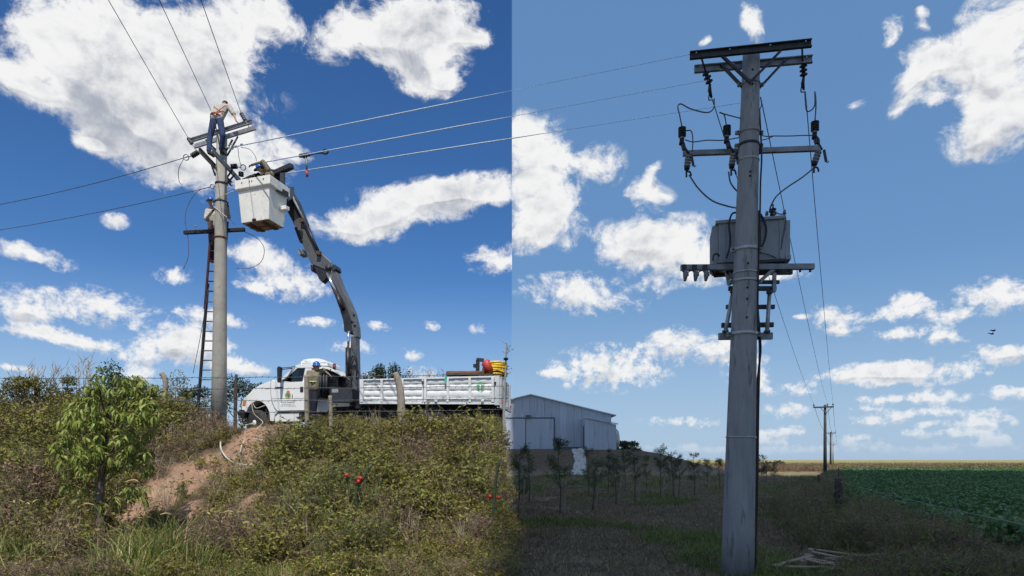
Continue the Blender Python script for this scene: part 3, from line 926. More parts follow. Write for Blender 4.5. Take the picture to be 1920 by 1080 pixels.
pts, kinds, scl = [], [], []
tries = 9000
xs = rng.uniform(-17.5, -0.05, tries); ys = rng.uniform(10.3, 21.2, tries)
dm = dirt_mask(xs, ys)
for x, y, d in zip(xs, ys, dm):
    if x / y < -0.84 or (d > 0.08 and random.random() < 0.95):
        continue
    if x < -0.05 - 0 and y > 20.5 and -10.2 < x < -5.6:
        continue                                        # keep the wheel tracks of the truck free
    g = nz2(x, y, 0.45, 3.0) + 0.35 * nz2(x, y, 1.3, 9.0) + 0.10 * (x + 7) / 7
    if y > 15.8 and x < -8.5:
        g -= 0.22
    u = random.random()
    if g > 0.02:
        k = (0, 1, 2, 3, 4, 11, 0, 3)[int(u * 8)]
    elif g > -0.2:
        k = (0, 1, 3, 5, 6, 12, 13, 4)[int(u * 8)]
    else:
        k = (5, 6, 7, 5, 13, 0, 4, 7)[int(u * 8)]
    s = random.uniform(0.7, 1.25) * (0.8 + 0.35 * max(-0.6, nz2(x, y, 0.7, 5.0)))
    # tall scrub along the top left, lower cover in front of the truck
    if y > 17.2 and x < -10.2:
        k = (8, 9, 10, 8, 9)[int(u * 5)] if random.random() < 0.55 else k
        s *= 1.12
    if y > 18.6 and x > -9.6:
        s *= 0.78
    if y > 19.6 and -9.2 < x < -6.2:
        s *= 0.55
    sc_, sr_ = CX + F * x / y, HY - F * (h(x, y) - CAMZ) / y
    if 215 < sc_ < 400 and 900 < sr_ < 1025 and sr_ > 985 - 0.55 * (sc_ - 240):
        s *= 0.45                                       # trodden ground along the track
    if y < 12.0 and random.random() < 0.45:
        k = random.choice((11, 12, 13, 11)); s *= 1.1
    pts.append((x, y, h(x, y) - 0.02)); kinds.append(k); scl.append(s)
# separate stands: upright green herbs, yellow mats, bleached stalks, long grass before the truck
def stand(px, py, rx, ry, n, ks, s0, s1):
    g = ray(px, py)
    for _ in range(n):
        x, y = g.x + random.gauss(0, rx), g.y + random.gauss(0, ry)
        if x > -0.2 or float(dirt_mask(np.array([x]), np.array([y]))[0]) > 0.15:
            continue
        pts.append((x, y, h(x, y) - 0.02)); kinds.append(random.choice(ks)); scl.append(random.uniform(s0, s1))
stand(600, 985, 0.38, 0.5, 34, (14, 15, 14, 15, 8), 0.8, 1.25)
stand(560, 860, 0.30, 0.3, 22, (14, 15), 0.6, 0.95)
stand(640, 1050, 0.4, 0.4, 18, (14, 15, 8), 0.6, 1.0)
stand(840, 850, 1.1, 0.7, 120, (3, 4, 3, 4, 0), 0.8, 1.3)
stand(640, 850, 0.7, 0.5, 60, (3, 4, 0), 0.8, 1.2)
stand(90, 760, 1.6, 0.5, 90, (8, 9, 8, 3, 4), 0.8, 1.2)
stand(60, 960, 1.2, 0.8, 70, (3, 0, 11, 4, 14), 0.8, 1.2)
stand(600, 792, 0.8, 0.25, 60, (13, 12, 13, 17), 0.8, 1.3)
stand(720, 788, 0.9, 0.25, 40, (10, 7, 5, 12), 0.55, 0.85)
stand(880, 786, 0.9, 0.25, 55, (11, 12, 14, 17), 0.6, 1.05)
stand(330, 815, 1.2, 0.5, 60, (5, 6, 10, 7), 0.7, 1.0)
for _ in range(260):
    x = random.uniform(-16, -0.4); y = random.uniform(11.5, 19.8)
    pts.append((x, y, h(x, y) - 0.02)); kinds.append(random.choice((16, 17))); scl.append(random.uniform(0.5, 1.05))
# taller clumps that break the cover up
for _ in range(135):
    x = random.uniform(-15.5, -0.7); y = random.uniform(11.6, 19.2)
    if (215 < CX + F * x / y < 400 and y < 14.5) or float(np.max(dirt_mask(np.array([x, x - .4, x + .4, x, x]), np.array([y, y, y, y - .5, y + .7])))) > 0.05 or (abs(x + 8.4) < 2.2 and y > 17.5):
        continue
    if x > -9.5 and y > 18.2:
        continue
    kk = random.choice((8, 9, 8, 9, 10))
    for _k in range(random.randint(3, 6)):
        xx, yy = x + random.gauss(0, 0.22), y + random.gauss(0, 0.22)
        if xx > -0.25:
            continue
        pts.append((xx, yy, h(xx, yy) - 0.03)); kinds.append(kk); scl.append(random.uniform(0.7, 1.2))
bank_weeds = scatter('bank_weeds', 'tangled green and dry brown weeds covering the earth bank', weeds, pts, np.array(kinds), np.array(scl))

# short dark turf on the flat ground under the pole
turfs = [grass_proto('turf_form', 70 + k, 46, 0.13, 0.42, 0.012, ('turf', 'straw'), 0.7) for k in range(3)]
turfs += [grass_proto('turf_form', 75, 40, 0.26, 0.30, 0.011, ('grass', 'turf'), 0.5)]
pts, kinds, scl = [], [], []
for _ in range(12500):
    y = 9.6 + 66 * random.random() ** 1.9
    x = random.uniform(0.15, min(float(fence_x(y)) - 0.2, 0.62 * y))
    g = nz2(x, y, 0.35, 1.0)
    if g < -0.28 and random.random() < 0.75:
        continue
    pts.append((x, y, h(x, y) - 0.01)); kinds.append(3 if g > 0.25 and random.random() < 0.5 else random.randrange(3)); scl.append(random.uniform(0.6, 1.2) * (1 + 0.022 * y))
turf_o = scatter('turf', 'short dark grass on the flat ground around the transformer pole', turfs, pts, np.array(kinds), np.array(scl))

# rank weeds along the field fence
verge = [weed_proto('verge_form', 80 + k, 12, 0.75, 0.40, 110, (0.085, 0.022), ('grass', 'twig'), 0.25, 0.005, 0.6, 14) for k in range(2)]
verge += [weed_proto('verge_form', 84, 16, 0.70, 0.50, 60, (0.060, 0.022), ('weed_brown', 'twig'), 0.35, 0.005, 0.3, 50)]
verge += [grass_proto('verge_form', 86, 60, 0.62, 0.25, 0.012, ('grass', 'straw'), 0.35)]
pts, kinds, scl = [], [], []
for _ in range(5200):
    y = 8.6 + 95 * random.random() ** 2.3
    fx = float(fence_x(y))
    lo = max(4.55 if y < 14 else 0.0, fx - (2.4 if y < 25 else 1.6))
    x = random.uniform(lo, fx + (0.45 if y > 13.5 else 2.6))
    if x / y > 0.86 or x / y < 0.37:
        continue
    if abs(x - fx) < 0.9 and 21.5 < y < 24.5 and random.random() < 0.75:
        continue
    if 4.75 < x < 7.0 and 10.4 < y < 12.2:
        continue                                        # trodden down around the pallets
    k = (0, 1, 0, 3, 2, 1, 3, 2)[int(random.random() * 8)]
    s = random.uniform(0.75, 1.35) * (0.75 if y < 10.6 else 1.0) * (0.5 if x > fx + 0.3 else 1.0) * (0.8 if x < lo + 0.5 else 1.0)
    if abs(x / y - 0.51) < 0.022 and 14 < y < 24.4:
        s *= 0.45                                       # the big fence post stands clear of the growth
    pts.append((x, y, h(x, y) - 0.02)); kinds.append(k); scl.append(s)
verge_o = scatter('verge_weeds', 'tall dark weeds growing along the wire fence', verge, pts, np.array(kinds), np.array(scl))

# clods and stones on the bare earth
def clod_proto(seed):
    r = random.Random(seed)
    bm = bmesh.new(); bmesh.ops.create_icosphere(bm, subdivisions=1, radius=1.0)
    for v in bm.verts:
        v.co = v.co * r.uniform(0.65, 1.2); v.co.z *= 0.65
    me_ = bpy.data.meshes.new('clod_form'); bm.to_mesh(me_); bm.free(); me_.materials.append(M['clod'])
    return bpy.data.objects.new('clod_form', me_)
cl = []
for p, r_ in DIRT:
    for _ in range(int(170 * r_)):
        x, y = p.x + random.gauss(0, r_ * 0.6), p.y + random.gauss(0, r_ * 0.7)
        if x < -0.3:
            cl.append((x, y, h(x, y)))
scatter('soil_clods', 'loose reddish clods and pebbles on the bare track', [clod_proto(s) for s in (1, 2, 3)], cl, rng.integers(0, 3, len(cl)), 0.008 + 0.05 * rng.random(len(cl)) ** 3, 0.6)

# soy crop
def soy_proto(seed):
    r = np.random.default_rng(seed)
    n = 26
    hub = np.stack([r.normal(0, 0.17, n), r.normal(0, 0.17, n), r.uniform(0.22, 0.62, n)], 1)
    parts = [(*stick_arr(hub * np.array([0.15, 0.15, 0.0]), hub, 0.004, 0.003), 1)]
    for a in (-1.0, 0.0, 1.0):
        th = np.arctan2(hub[:, 1], hub[:, 0]) + a * 1.1 + r.normal(0, 0.2, n)
        D = np.stack([np.cos(th), np.sin(th), r.normal(0.05, 0.35, n)], 1)
        D /= np.linalg.norm(D, axis=1, keepdims=True)
        parts.append((*leaves_arr(hub, D, 0.13 * r.uniform(0.8, 1.25, n), 0.095, 0.25, seed + int(a * 3)), 0))
    V, T, mi = merge(parts)
    return bpy.data.objects.new('soy_form', fast_mesh('soy_form', V, T, [M['soy'], M['twig']], False, mi))
soys = [soy_proto(s) for s in (3, 4, 5)]
pts = []
for row in np.arange(-60, 140, 0.42):
    for y in np.arange(12.2, 103, 0.30):
        if y > 45 and random.random() < 0.45:
            continue
        x = row + 0.51 * (y - 24.5) + random.gauss(0, 0.04)
        if x / y > 0.88 or x < 0:
            continue
        pts.append((x, y + random.uniform(-0.1, 0.1)))
pts = np.array(pts)
pts = pts[crop_mask(pts[:, 0], pts[:, 1])]
pz = height(pts[:, 0], pts[:, 1])
crop = scatter('soy_crop', 'dense dark green soy crop filling the field beyond the fence', soys, np.column_stack([pts, pz]),
               rng.integers(0, 3, len(pts)), rng.uniform(0.85, 1.2, len(pts)) * (1 + 0.15 * (pts[:, 1] > 45)))

# dry rough growth along the far side of the crop
far = [weed_proto('scrub_form', 90 + k, 14, 1.1, 1.4, 150, (0.20, 0.10), (('weed_brown', 'twig'), ('weed_yellow', 'twig'), ('weed_green', 'twig'))[k], 0.4, 0.012, 0.3, 26) for k in range(3)]
pts, kinds, scl = [], [], []
for _ in range(3600):
    y = random.uniform(104, 190)
    x = y * random.uniform(0.28, 0.90)
    g = nz2(x, y, 0.05, 2.0)
    pts.append((x, y, 0)); kinds.append(0 if g > -0.1 else random.choice((1, 2, 1))); scl.append(random.uniform(0.5, 1.15))
far_o = scatter('far_scrub', 'reddish brown rough growth beyond the far edge of the crop', far, pts, np.array(kinds), np.array(scl))

# ------------------------------------------------------------------ the cloud overhead that shades the grassland on the right
def cloud_over(name, label, HC, spots):
    mb = MB()
    for (x, y, r, dz) in spots:
        c = Vector((x, y, 0)) + SUN * (HC / SUN.z)
        mb.ball((c.x, c.y, HC + dz), r, 20, 12, (1, 1, 0.45))
    o = mb.build(name, M['cloud'])
    rm = o.modifiers.new('billow', 'REMESH'); rm.mode = 'VOXEL'; rm.voxel_size = 2.0
    tx = bpy.data.textures.new('billow', 'CLOUDS'); tx.noise_scale = 7.0
    dp = o.modifiers.new('swell', 'DISPLACE'); dp.texture = tx; dp.strength = 1.6; dp.mid_level = 0.5
    return tag(o, label, 'cloud')
spots = [(14.1, y, 15.0, 3 * math.sin(y)) for y in range(-14, 112, 7)]
spots += [(36, 20, 18, 6), (36, 40, 18, 8), (40, 58, 14, 4), (52, 30, 18, 6), (36, 2, 16, 4), (56, 50, 16, 3), (60, 14, 16, 2), (70, 64, 14, 2), (76, 46, 14, 3),
          (50, 12, 16, 3), (28, 6, 14, 3), (28, 30, 14, 3), (28, 52, 13, 3)]
cloud_over('cloud', 'low white cumulus overhead whose shade darkens the grassland', 100.0, spots)

# ================================================================== the line pole on the bank
PY = 22.0
base = at(410, 790, PY); base.z = h(base.x, base.y) - 0.1
top = at(416, 256, PY)
lp = thing('utility_pole', 'round concrete utility pole on the bank with workers and bucket at its top', 'utility pole', base)
mb = MB(); mb.tube([base, base.lerp(top, 0.25), base.lerp(top, 0.5), base.lerp(top, 0.75), top], [0.258, 0.235, 0.21, 0.19, 0.17], 28)
mb.build('shaft', M['concrete'], lp)
for py, r, w in ((436, 0.205, 0.05), (340, 0.19, 0.05), (372, 0.195, 0.03)):
    c = base.lerp(top, (790 - py) / (790 - 256))
    mb = MB(); mb.lathe(c - Vector((0, 0, w / 2)), (0, 0, 1), [(0, r + 0.004), (0, r + 0.014), (w, r + 0.014), (w, r + 0.004)], 24)
    mb.build('band', M['iron'] if py != 436 else M['log'], lp)
# upper pair of channel arms across the line
armz = 13.29
u1a, u1b = at(355.5, 264, 22.65), at(471.8, 227.7, 21.36)
for (a, b_), fl in (((u1a, u1b), 1), ((at(366, 273, 23.05), at(480.3, 238.5, 21.75)), -1)):
    a.z = b_.z = armz
    mb = MB(); mb.channel(a, b_, 0.07, 0.14, 0.014, flip=fl); mb.build('crossarm', M['galv'], lp)
for px0, py0, Y0, px1, py1 in ((436, 262, 21.8, 424, 283), (446, 256, 22.1, 426, 292), (386, 262, 22.3, 408, 284), (392, 270, 22.5, 406, 292)):
    mb = MB(); mb.bar(at(px0, py0, Y0), at(px1, py1, 22.0), 0.04, 0.05); mb.build('brace', M['iron'], lp)
# lower pair of channel arms along the line
l1a, l1b = at(374, 279, 20.8), at(434.7, 348.6, 23.4)
l2a, l2b = at(396, 276, 20.75), at(449.5, 336.5, 23.1)
for a, b_, fl in ((l1a, l1b, 1), (l2a, l2b, -1)):
    a.z = b_.z = 12.07
    mb = MB(); mb.channel(a, b_, 0.07, 0.15, 0.014, flip=fl); mb.build('crossarm', M['galv_dull'], lp)
for p, q in (((426, 344), (441, 326)), ((404, 330), (392, 296)), ((424, 335), (436, 318))):
    mb = MB(); mb.bar(at(*p, 22.3), at(*q, 22.1), 0.04, 0.05); mb.build('brace', M['iron'], lp)

def insulator(parent, p, d, L, r, n, m='black', name='insulator'):
    """ribbed insulator body along d"""
    prof = [(0, r * 0.35)]
    for k in range(n):
        a, b2 = L * (k + 0.1) / n, L * (k + 0.9) / n
        prof += [(a, r * 0.5), (a + (b2 - a) * 0.3, r), (b2 - (b2 - a) * 0.2, r), (b2, r * 0.5)]
    prof.append((L, r * 0.35))
    mb = MB(); mb.lathe(p, d, prof, 12)
    return mb.build(name, M[m], parent)

def eye_ring(parent, c, d, R0=0.09, r=0.016):
    mb = MB(); mb.torus(c, d, R0, r, 16, 6)
    return mb.build('eye_ring', M['galv_dull'], parent)

# dead end strings on the two left-going wires, the two on the right, and those of the wires overhead
wires = []
def wire(name, pts, rad, label, m='wire_dark', group=None):
    mb = MB(); mb.tube(pts, rad, 6)
    return single(name, mb, M[m], label, 'wire', group)

a = at(372, 290, 20.9); a.z = 12.05
b_ = at(360, 292.5, 20.95)
insulator(lp, a, b_ - a, 0.28, 0.085, 4)
e = at(348, 295, 21.05)
mb = MB(); mb.tube([b_, e], 0.018); mb.build('link_rod', M['galv_dull'], lp); eye_ring(lp, at(349, 295, 21.0), (0, 1, 0.2))
L1 = at(-160, 407, 26.0)
wire('conductor', sag(e, L1, 0.25), 0.012, 'upper of the two wires running from the bank pole to the left edge')
f = at(403, 349, 22.2)
mb = MB(); mb.tube([at(405, 350, 22.1), f], 0.02); mb.build('link_rod', M['galv_dull'], lp); eye_ring(lp, at(398, 349.5, 22.2), (0, 1, 0.2), 0.07)
wire('conductor', sag(at(394, 350.5, 22.2), at(-160, 452, 27.0), 0.2), 0.011, 'lower of the two wires running from the bank pole to the left edge')
# overhead line towards the viewer: three wires
for (p, Y0), (q, Y1), ii, lab in ((((353, 259), 22.6), ((205, 0), 15.9), ((353, 259), (360, 270)), 'leftmost of the three wires running from the crossarm overhead to the upper left'),
                              (((396, 208), 21.9), ((300, 0), 16.4), None, 'middle one of the three wires passing overhead from the worker on the pole'),
                              (((452, 212), 21.5), ((378, 0), 15.8), ((452, 212), (460, 226)), 'rightmost of the three wires running from the crossarm overhead to the top edge')):
    A, B = at(*p, Y0), at(*q, Y1)
    far_pt = A + (B - A) * 3.4
    wire('conductor', sag(A, far_pt, 0.05, 20), 0.0105, lab)
    if ii:
        P, Q = at(*ii[0], Y0), at(*ii[1], Y0 - 0.05)
        insulator(lp, P, Q - P, (Q - P).length, 0.07, 4, 'porcelain')
        mb = MB(); mb.tube([Q, Q + (Q - P) * 0.9], 0.016); mb.build('link_rod', M['galv_dull'], lp)
# right going line: it ends on the transformer pole on the right
RP = 10.7
i1 = at(440, 312, 22.4)
insulator(lp, at(433, 312.5, 22.4), i1 - at(433, 312.5, 22.4), 0.22, 0.09, 4); eye_ring(lp, at(456, 314, 22.3), (0, 1, 0.2))
mb = MB(); mb.tube([i1, at(452, 314, 22.3)], 0.018); mb.build('link_rod', M['galv_dull'], lp)
insulator(lp, at(452, 331, 22.4), (0, 0, 1), 0.16, 0.09, 3, 'black')
eye_ring(lp, at(433.5, 275.5, 21.7), (0, 1, 0.2), 0.08)
mb = MB(); mb.tube([at(420, 278, 21.8), at(430, 276, 21.7)], 0.03); mb.build('link_rod', M['galv'], lp)
MB().tube([at(440, 275.2, 21.7), at(444, 274.5, 21.7)], 0.035).build('wire_clamp', M['iron'], lp)
MB().tube([at(451, 271.8, 21.6), at(455, 271, 21.6)], 0.035).build('wire_clamp', M['iron'], lp)
WB = 'wire_bright'
wire('conductor', sag(at(437, 276, 21.7), at(1299, 101, RP - 0.1), 0.0, 24), [0.017 if i < 16 else max(0.0038, 0.017 - 0.0044 * (i - 15)) for i in range(25)], 'topmost of the three bright wires running right from the bank pole', WB)
wire('conductor', sag(at(492, 305, 22.0), at(1329, 150, RP), 0.0, 24), [0.017 if i < 16 else max(0.0038, 0.017 - 0.0044 * (i - 15)) for i in range(25)], 'middle one of the three bright wires, held by the hand winch', WB)
wire('conductor', sag(at(530, 326, 22.2), at(1389, 193, RP - 0.2), 0.0, 24), [0.017 if i < 16 else max(0.0038, 0.017 - 0.0044 * (i - 15)) for i in range(25)], 'lowest of the three bright wires running right from the bucket', WB)
# come-along hand winch clamped on the middle wire
w0, w1 = at(562, 292.6, 20.4), at(616, 282.8, 19.6)
wt = thing('hand_winch', 'dark lever hand winch with red grip clamped on the middle wire', 'hand winch', w0)
MB().bar(w0, at(580, 289.5, 20.1), 0.09, 0.10).build('ratchet_body', M['iron'], wt, 0.01)
MB().tube([at(566, 291, 20.35), at(570, 296, 20.3), at(576, 290, 20.2)], 0.03).build('hook', M['steel_dark'], wt)
MB().tube([at(578, 290.3, 20.15), at(588, 288.2, 20.0), at(596, 287, 19.9), at(606, 285.6, 19.75)], [0.04, 0.025, 0.03, 0.04]).build('chain', M['steel_dark'], wt)
MB().tube(curve([at(604, 286, 19.8), at(609, 281, 19.7), at(615, 283.5, 19.62), at(612, 288, 19.65), at(606, 288, 19.75)]), 0.030).build('wire_grip', M['steel_dark'], wt)
hd = MB(); hd.tube([at(574, 291, 20.2), at(575.5, 322, 20.2)], 0.032); hh = hd.build('lever', M['galv_dull'], wt)
MB().tube([at(575.5, 320, 20.2), at(576, 331, 20.2)], 0.042).build('grip', M['red_paint'], hh)
# loose ends of wire hanging around the pole
for pts, lab in (([(345, 296), (335, 318), (336, 340), (341, 346)], 'short loose wire end hanging left of the crossarm insulator'),
                 ([(394, 351), (372, 358), (355, 380), (347, 410), (353, 450), (353, 480), (344, 505)], 'long loose wire curling down left of the bank pole'),
                 ([(452, 276), (468, 280), (478, 292), (481, 302)], 'loose wire arching from the clamp above the bucket worker'),
                 ([(446, 276), (448, 295), (452, 312)], 'short dropper wire beside the insulator left of the bucket'),
                 ([(402, 392), (425, 405), (450, 430), (480, 445), (495, 465), (490, 490), (468, 503), (444, 503)], 'slack wire looping below the bucket beside the pole'),
                 ([(391, 540), (383, 590), (374, 640), (362, 700)], 'thin rope hanging beside the ladder left of the pole')):
    wire('loose_wire', curve([at(x, y, 22.3 if y > 330 else 21.8) for x, y in pts]), 0.010, lab)
mb = MB(); mb.tube(curve([at(438, 358, 21.75), at(424, 364, 21.78), at(404, 372, 21.8), at(398, 380, 21.95), at(402, 388, 21.85), at(412, 396, 21.75), at(426, 408, 21.7)]), 0.011)
single('rope', mb, M['cable_white'], 'white rope slung round the pole beside the helmeted worker', 'rope')
# dark beam roped across the pole below the ladder man
bm_ = MB(); bm_.bar(at(345, 436.3, 22.28), at(459, 430.5, 22.28), 0.12, 0.115)
single('support_beam', bm_, M['beam'], 'black timber beam roped level across the pole below the bucket', 'beam', bevel=0.01)
pin = MB(); pin.tube([at(366, 434, 22.2), at(366, 425, 22.2)], 0.025); pin.ball(at(366, 425, 22.2), 0.04)
single('pin', pin, M['galv_dull'], 'small metal pin standing on the left of the black beam', 'pin')

# ------------------------------------------------------------------ ladder behind the pole
lt0, lt1 = at(399, 415, 22.42), at(428.5, 417, 22.42)
lb0 = on(at(367, 774, 23.3).x, 23.3); lb1 = on(at(399, 774, 23.3).x, 23.3)
lad = thing('ladder', 'tall dark extension ladder leaning behind the concrete pole', 'ladder', (lb0 + lb1) / 2)
k = 0.66
for (p, q) in ((lb0, lt0), (lb1, lt1)):
    MB().bar(p, p.lerp(q, 0.72), 0.07, 0.10, (0, 1, 0)).build('lower_rail', M['ladder_black'], lad)
    o = Vector((0.0, -0.075, 0))
    MB().bar(p.lerp(q, 0.60) + o, q + o, 0.055, 0.085, (0, 1, 0)).build('upper_rail', M['ladder_red'], lad)
nr = 22
for i in range(1, nr):
    t = i / nr
    up_ = t > 0.66
    o = Vector((0.0, -0.075 if up_ else 0.0, 0))
    MB().tube([lb0.lerp(lt0, t) + o, lb1.lerp(lt1, t) + o], 0.026, 8).build('rung', M['ladder_red' if up_ else 'galv_dull'], lad)
MB().tube([lb0.lerp(lt0, 0.15) + Vector((0.02, -0.06, 0)), lb0.lerp(lt0, 0.10) + Vector((0.12, -0.06, -0.05))], 0.02).build('latch', M['ladder_black'], lad)

# ================================================================== people
def soft(o, vox, it=4):
    rm = o.modifiers.new('skin', 'REMESH'); rm.mode = 'VOXEL'; rm.voxel_size = vox; rm.use_smooth_shade = True
    sm = o.modifiers.new('smooth', 'SMOOTH'); sm.iterations = it; sm.factor = 0.5
    return o

def capsule(mb, p, q, ra, rb):
    p, q = Vector(p), Vector(q)
    mb.ball(p, ra, 10, 6); mb.ball(q, rb, 10, 6)
    if (q - p).length > 1e-4:
        mb.tube([p, q], [ra, rb], 10)

def hand(mb, wrist, d, palm_n, curl):
    """palm, four unequal fingers and a thumb; curl bends the fingers round what they hold"""
    d = d.normalized()
    s = d.cross(palm_n).normalized()
    pn = s.cross(d).normalized()
    for o in (-0.022, 0.0, 0.022):
        capsule(mb, wrist + s * o * 0.5, wrist + d * 0.085 + s * o, 0.018, 0.016)
    for o, L in ((-0.033, 0.065), (-0.011, 0.080), (0.011, 0.076), (0.033, 0.058)):
        a = wrist + d * 0.088 + s * o
        d1 = (d * math.cos(curl * 0.6) - pn * math.sin(curl * 0.6)).normalized()
        d2 = (d * math.cos(curl * 1.7) - pn * math.sin(curl * 1.7)).normalized()
        m_ = a + d1 * L * 0.55
        capsule(mb, a, m_, 0.0105, 0.0095); capsule(mb, m_, m_ + d2 * L * 0.55, 0.0095, 0.008)
    a = wrist + d * 0.03 + s * 0.03
    m_ = a + (d * 0.6 + s * 0.75 - pn * 0.3).normalized() * 0.045
    capsule(mb, a, m_, 0.013, 0.011); capsule(mb, m_, m_ + (d * 0.9 + s * 0.1 - pn * 0.5).normalized() * 0.035, 0.011, 0.009)

def person(label, J, face, shirt, trousers, hat=True, gloves=False, sleeves=1.0, curl=0.7, headup=(0, 0, 1), boots='leather', bulk=1.12):
    """J holds the joints; face is the direction the head looks"""
    root_at = (J['anL'] + J['anR']) / 2
    t = thing('person', label, 'person', root_at)
    up = Vector(headup).normalized()
    fw = Vector(face).normalized(); fw = (fw - up * fw.dot(up)).normalized()
    rt = fw.cross(up).normalized()
    Rm = Matrix((rt, fw, up)).transposed()
    hc = J['head']
    mb = MB()
    mb.ball(hc, 1.0, 16, 12, (0.086, 0.106, 0.125), Rm)
    mb.ball(hc + fw * 0.03 - up * 0.06, 1.0, 12, 8, (0.058, 0.062, 0.062), Rm)               # jaw
    capsule(mb, hc + fw * 0.092 + up * 0.012, hc + fw * 0.112 - up * 0.022, 0.011, 0.016)     # nose
    for s_ in (-1, 1):
        mb.ball(hc + rt * 0.080 * s_ - fw * 0.005 - up * 0.005, 1.0, 8, 6, (0.012, 0.022, 0.034), Rm)
    capsule(mb, hc - up * 0.07 - fw * 0.01, J['neck'], 0.055, 0.062)
    pelv, chest, neck = J['pelvis'], J['chest'], J['neck']
    sx = (J['shR'] - J['shL']).normalized()
    hx = (J['hipR'] - J['hipL']).normalized()
    for k_ in (-1, 1):
        capsule(mb, pelv + hx * 0.06 * k_, chest + sx * 0.07 * k_, 0.105, 0.115)
        capsule(mb, chest + sx * 0.07 * k_, neck + sx * 0.02 * k_ - (neck - chest) * 0.15, 0.11, 0.06)
    for s_ in 'LR':
        capsule(mb, J['sh' + s_], J['el' + s_], 0.055, 0.043); capsule(mb, J['el' + s_], J['ha' + s_], 0.041, 0.029)
        capsule(mb, chest.lerp(neck, 0.5), J['sh' + s_], 0.075, 0.060)
        capsule(mb, J['hip' + s_], J['kn' + s_], 0.088, 0.060); capsule(mb, J['kn' + s_], J['an' + s_], 0.056, 0.038)
        capsule(mb, J['an' + s_] + Vector((0, 0, -0.03)), J['to' + s_], 0.040, 0.034)
        d = (J['ha' + s_] - J['el' + s_]).normalized()
        nrm = J.get('palm' + s_, Vector((0, 0, 1)))
        hand(mb, J['ha' + s_], J.get('hd' + s_, d), nrm, curl)
    body = soft(mb.build('body', M['skin'], t), 0.0085, 3)
    for s_ in (-1, 1):
        e_ = MB(); e_.ball(hc + rt * 0.032 * s_ + fw * 0.088 + up * 0.012, 0.011, 8, 6); e_.build('eye', M['hair'], body)
    mo = MB(); mo.ball(hc + fw * 0.088 - up * 0.058, 1.0, 8, 6, (0.024, 0.008, 0.006), Rm); mo.build('mouth', M['red_paint'], body)
    hb = MB()
    hb.ball(hc - fw * 0.026 + up * 0.020, 1.0, 16, 10, (0.093, 0.100, 0.116), Rm); hb.build('hair', M['hair'], t)
    if hat:
        pr = [(-0.015, 0.155), (0.0, 0.158), (0.004, 0.130), (0.05, 0.129), (0.10, 0.114), (0.135, 0.082), (0.150, 0.04), (0.153, 0.0)]
        hm = MB(); hm.lathe(hc + up * 0.035, up, pr, 20)
        ho = hm.build('helmet', M['helmet'], t)
        bk = MB(); bk.ball(hc + up * 0.030 + fw * 0.15, 1.0, 14, 6, (0.10, 0.085, 0.012), Rm); bk.build('brim', M['helmet'], ho)
        rb = MB(); rb.tube([hc + up * 0.172 + fw * 0.075, hc + up * 0.190, hc + up * 0.172 - fw * 0.075], 0.014); rb.build('ridge', M['helmet'], ho)
    sh = MB()
    for k_ in (-1, 1):
        capsule(sh, pelv.lerp(chest, 0.05) + hx * 0.085 * k_, chest + sx * 0.090 * k_, 0.132 * bulk, 0.142 * bulk)
        capsule(sh, chest + sx * 0.078 * k_, neck + sx * 0.03 * k_ - (neck - chest) * 0.22, 0.125, 0.062)
    for s_ in 'LR':
        capsule(sh, chest.lerp(neck, 0.45), J['sh' + s_], 0.088 * bulk, 0.074 * bulk)
        capsule(sh, J['sh' + s_], J['el' + s_], 0.086 * bulk, 0.074 * bulk)
        if sleeves > 0.5:
            capsule(sh, J['el' + s_], J['el' + s_].lerp(J['ha' + s_], 0.92), 0.056, 0.044)
    shirt_o = soft(sh.build('shirt', M[shirt], t), 0.016, 2)
    tr = MB()
    for s_ in 'LR':
        capsule(tr, pelv + (J['hip' + s_] - pelv) * 0.6 + (chest - pelv).normalized() * 0.04, J['hip' + s_], 0.115, 0.108)
        capsule(tr, J['hip' + s_], J['kn' + s_], 0.106 * bulk, 0.084 * bulk); capsule(tr, J['kn' + s_], J['an' + s_].lerp(J['kn' + s_], 0.06), 0.082 * bulk, 0.070 * bulk)
    soft(tr.build('trousers', M[trousers], t), 0.016, 2)
    for s_ in 'LR':
        bo = MB(); capsule(bo, J['an' + s_], J['an' + s_] + Vector((0, 0, -0.05)), 0.052, 0.055)
        capsule(bo, J['an' + s_] + Vector((0, 0, -0.045)), J['to' + s_], 0.052, 0.046)
        soft(bo.build('boot', M[boots], t), 0.012, 2)
        if gloves:
            gl = MB(); d = (J['ha' + s_] - J['el' + s_]).normalized()
            capsule(gl, J['ha' + s_] - d * 0.05, J['ha' + s_] + d * 0.02, 0.042, 0.040); hand(gl, J['ha' + s_], J.get('hd' + s_, d), J.get('palm' + s_, Vector((0, 0, 1))), curl)
            soft(gl.build('glove', M['glove'], t), 0.010, 2)
    return t, shirt_o

V3 = Vector
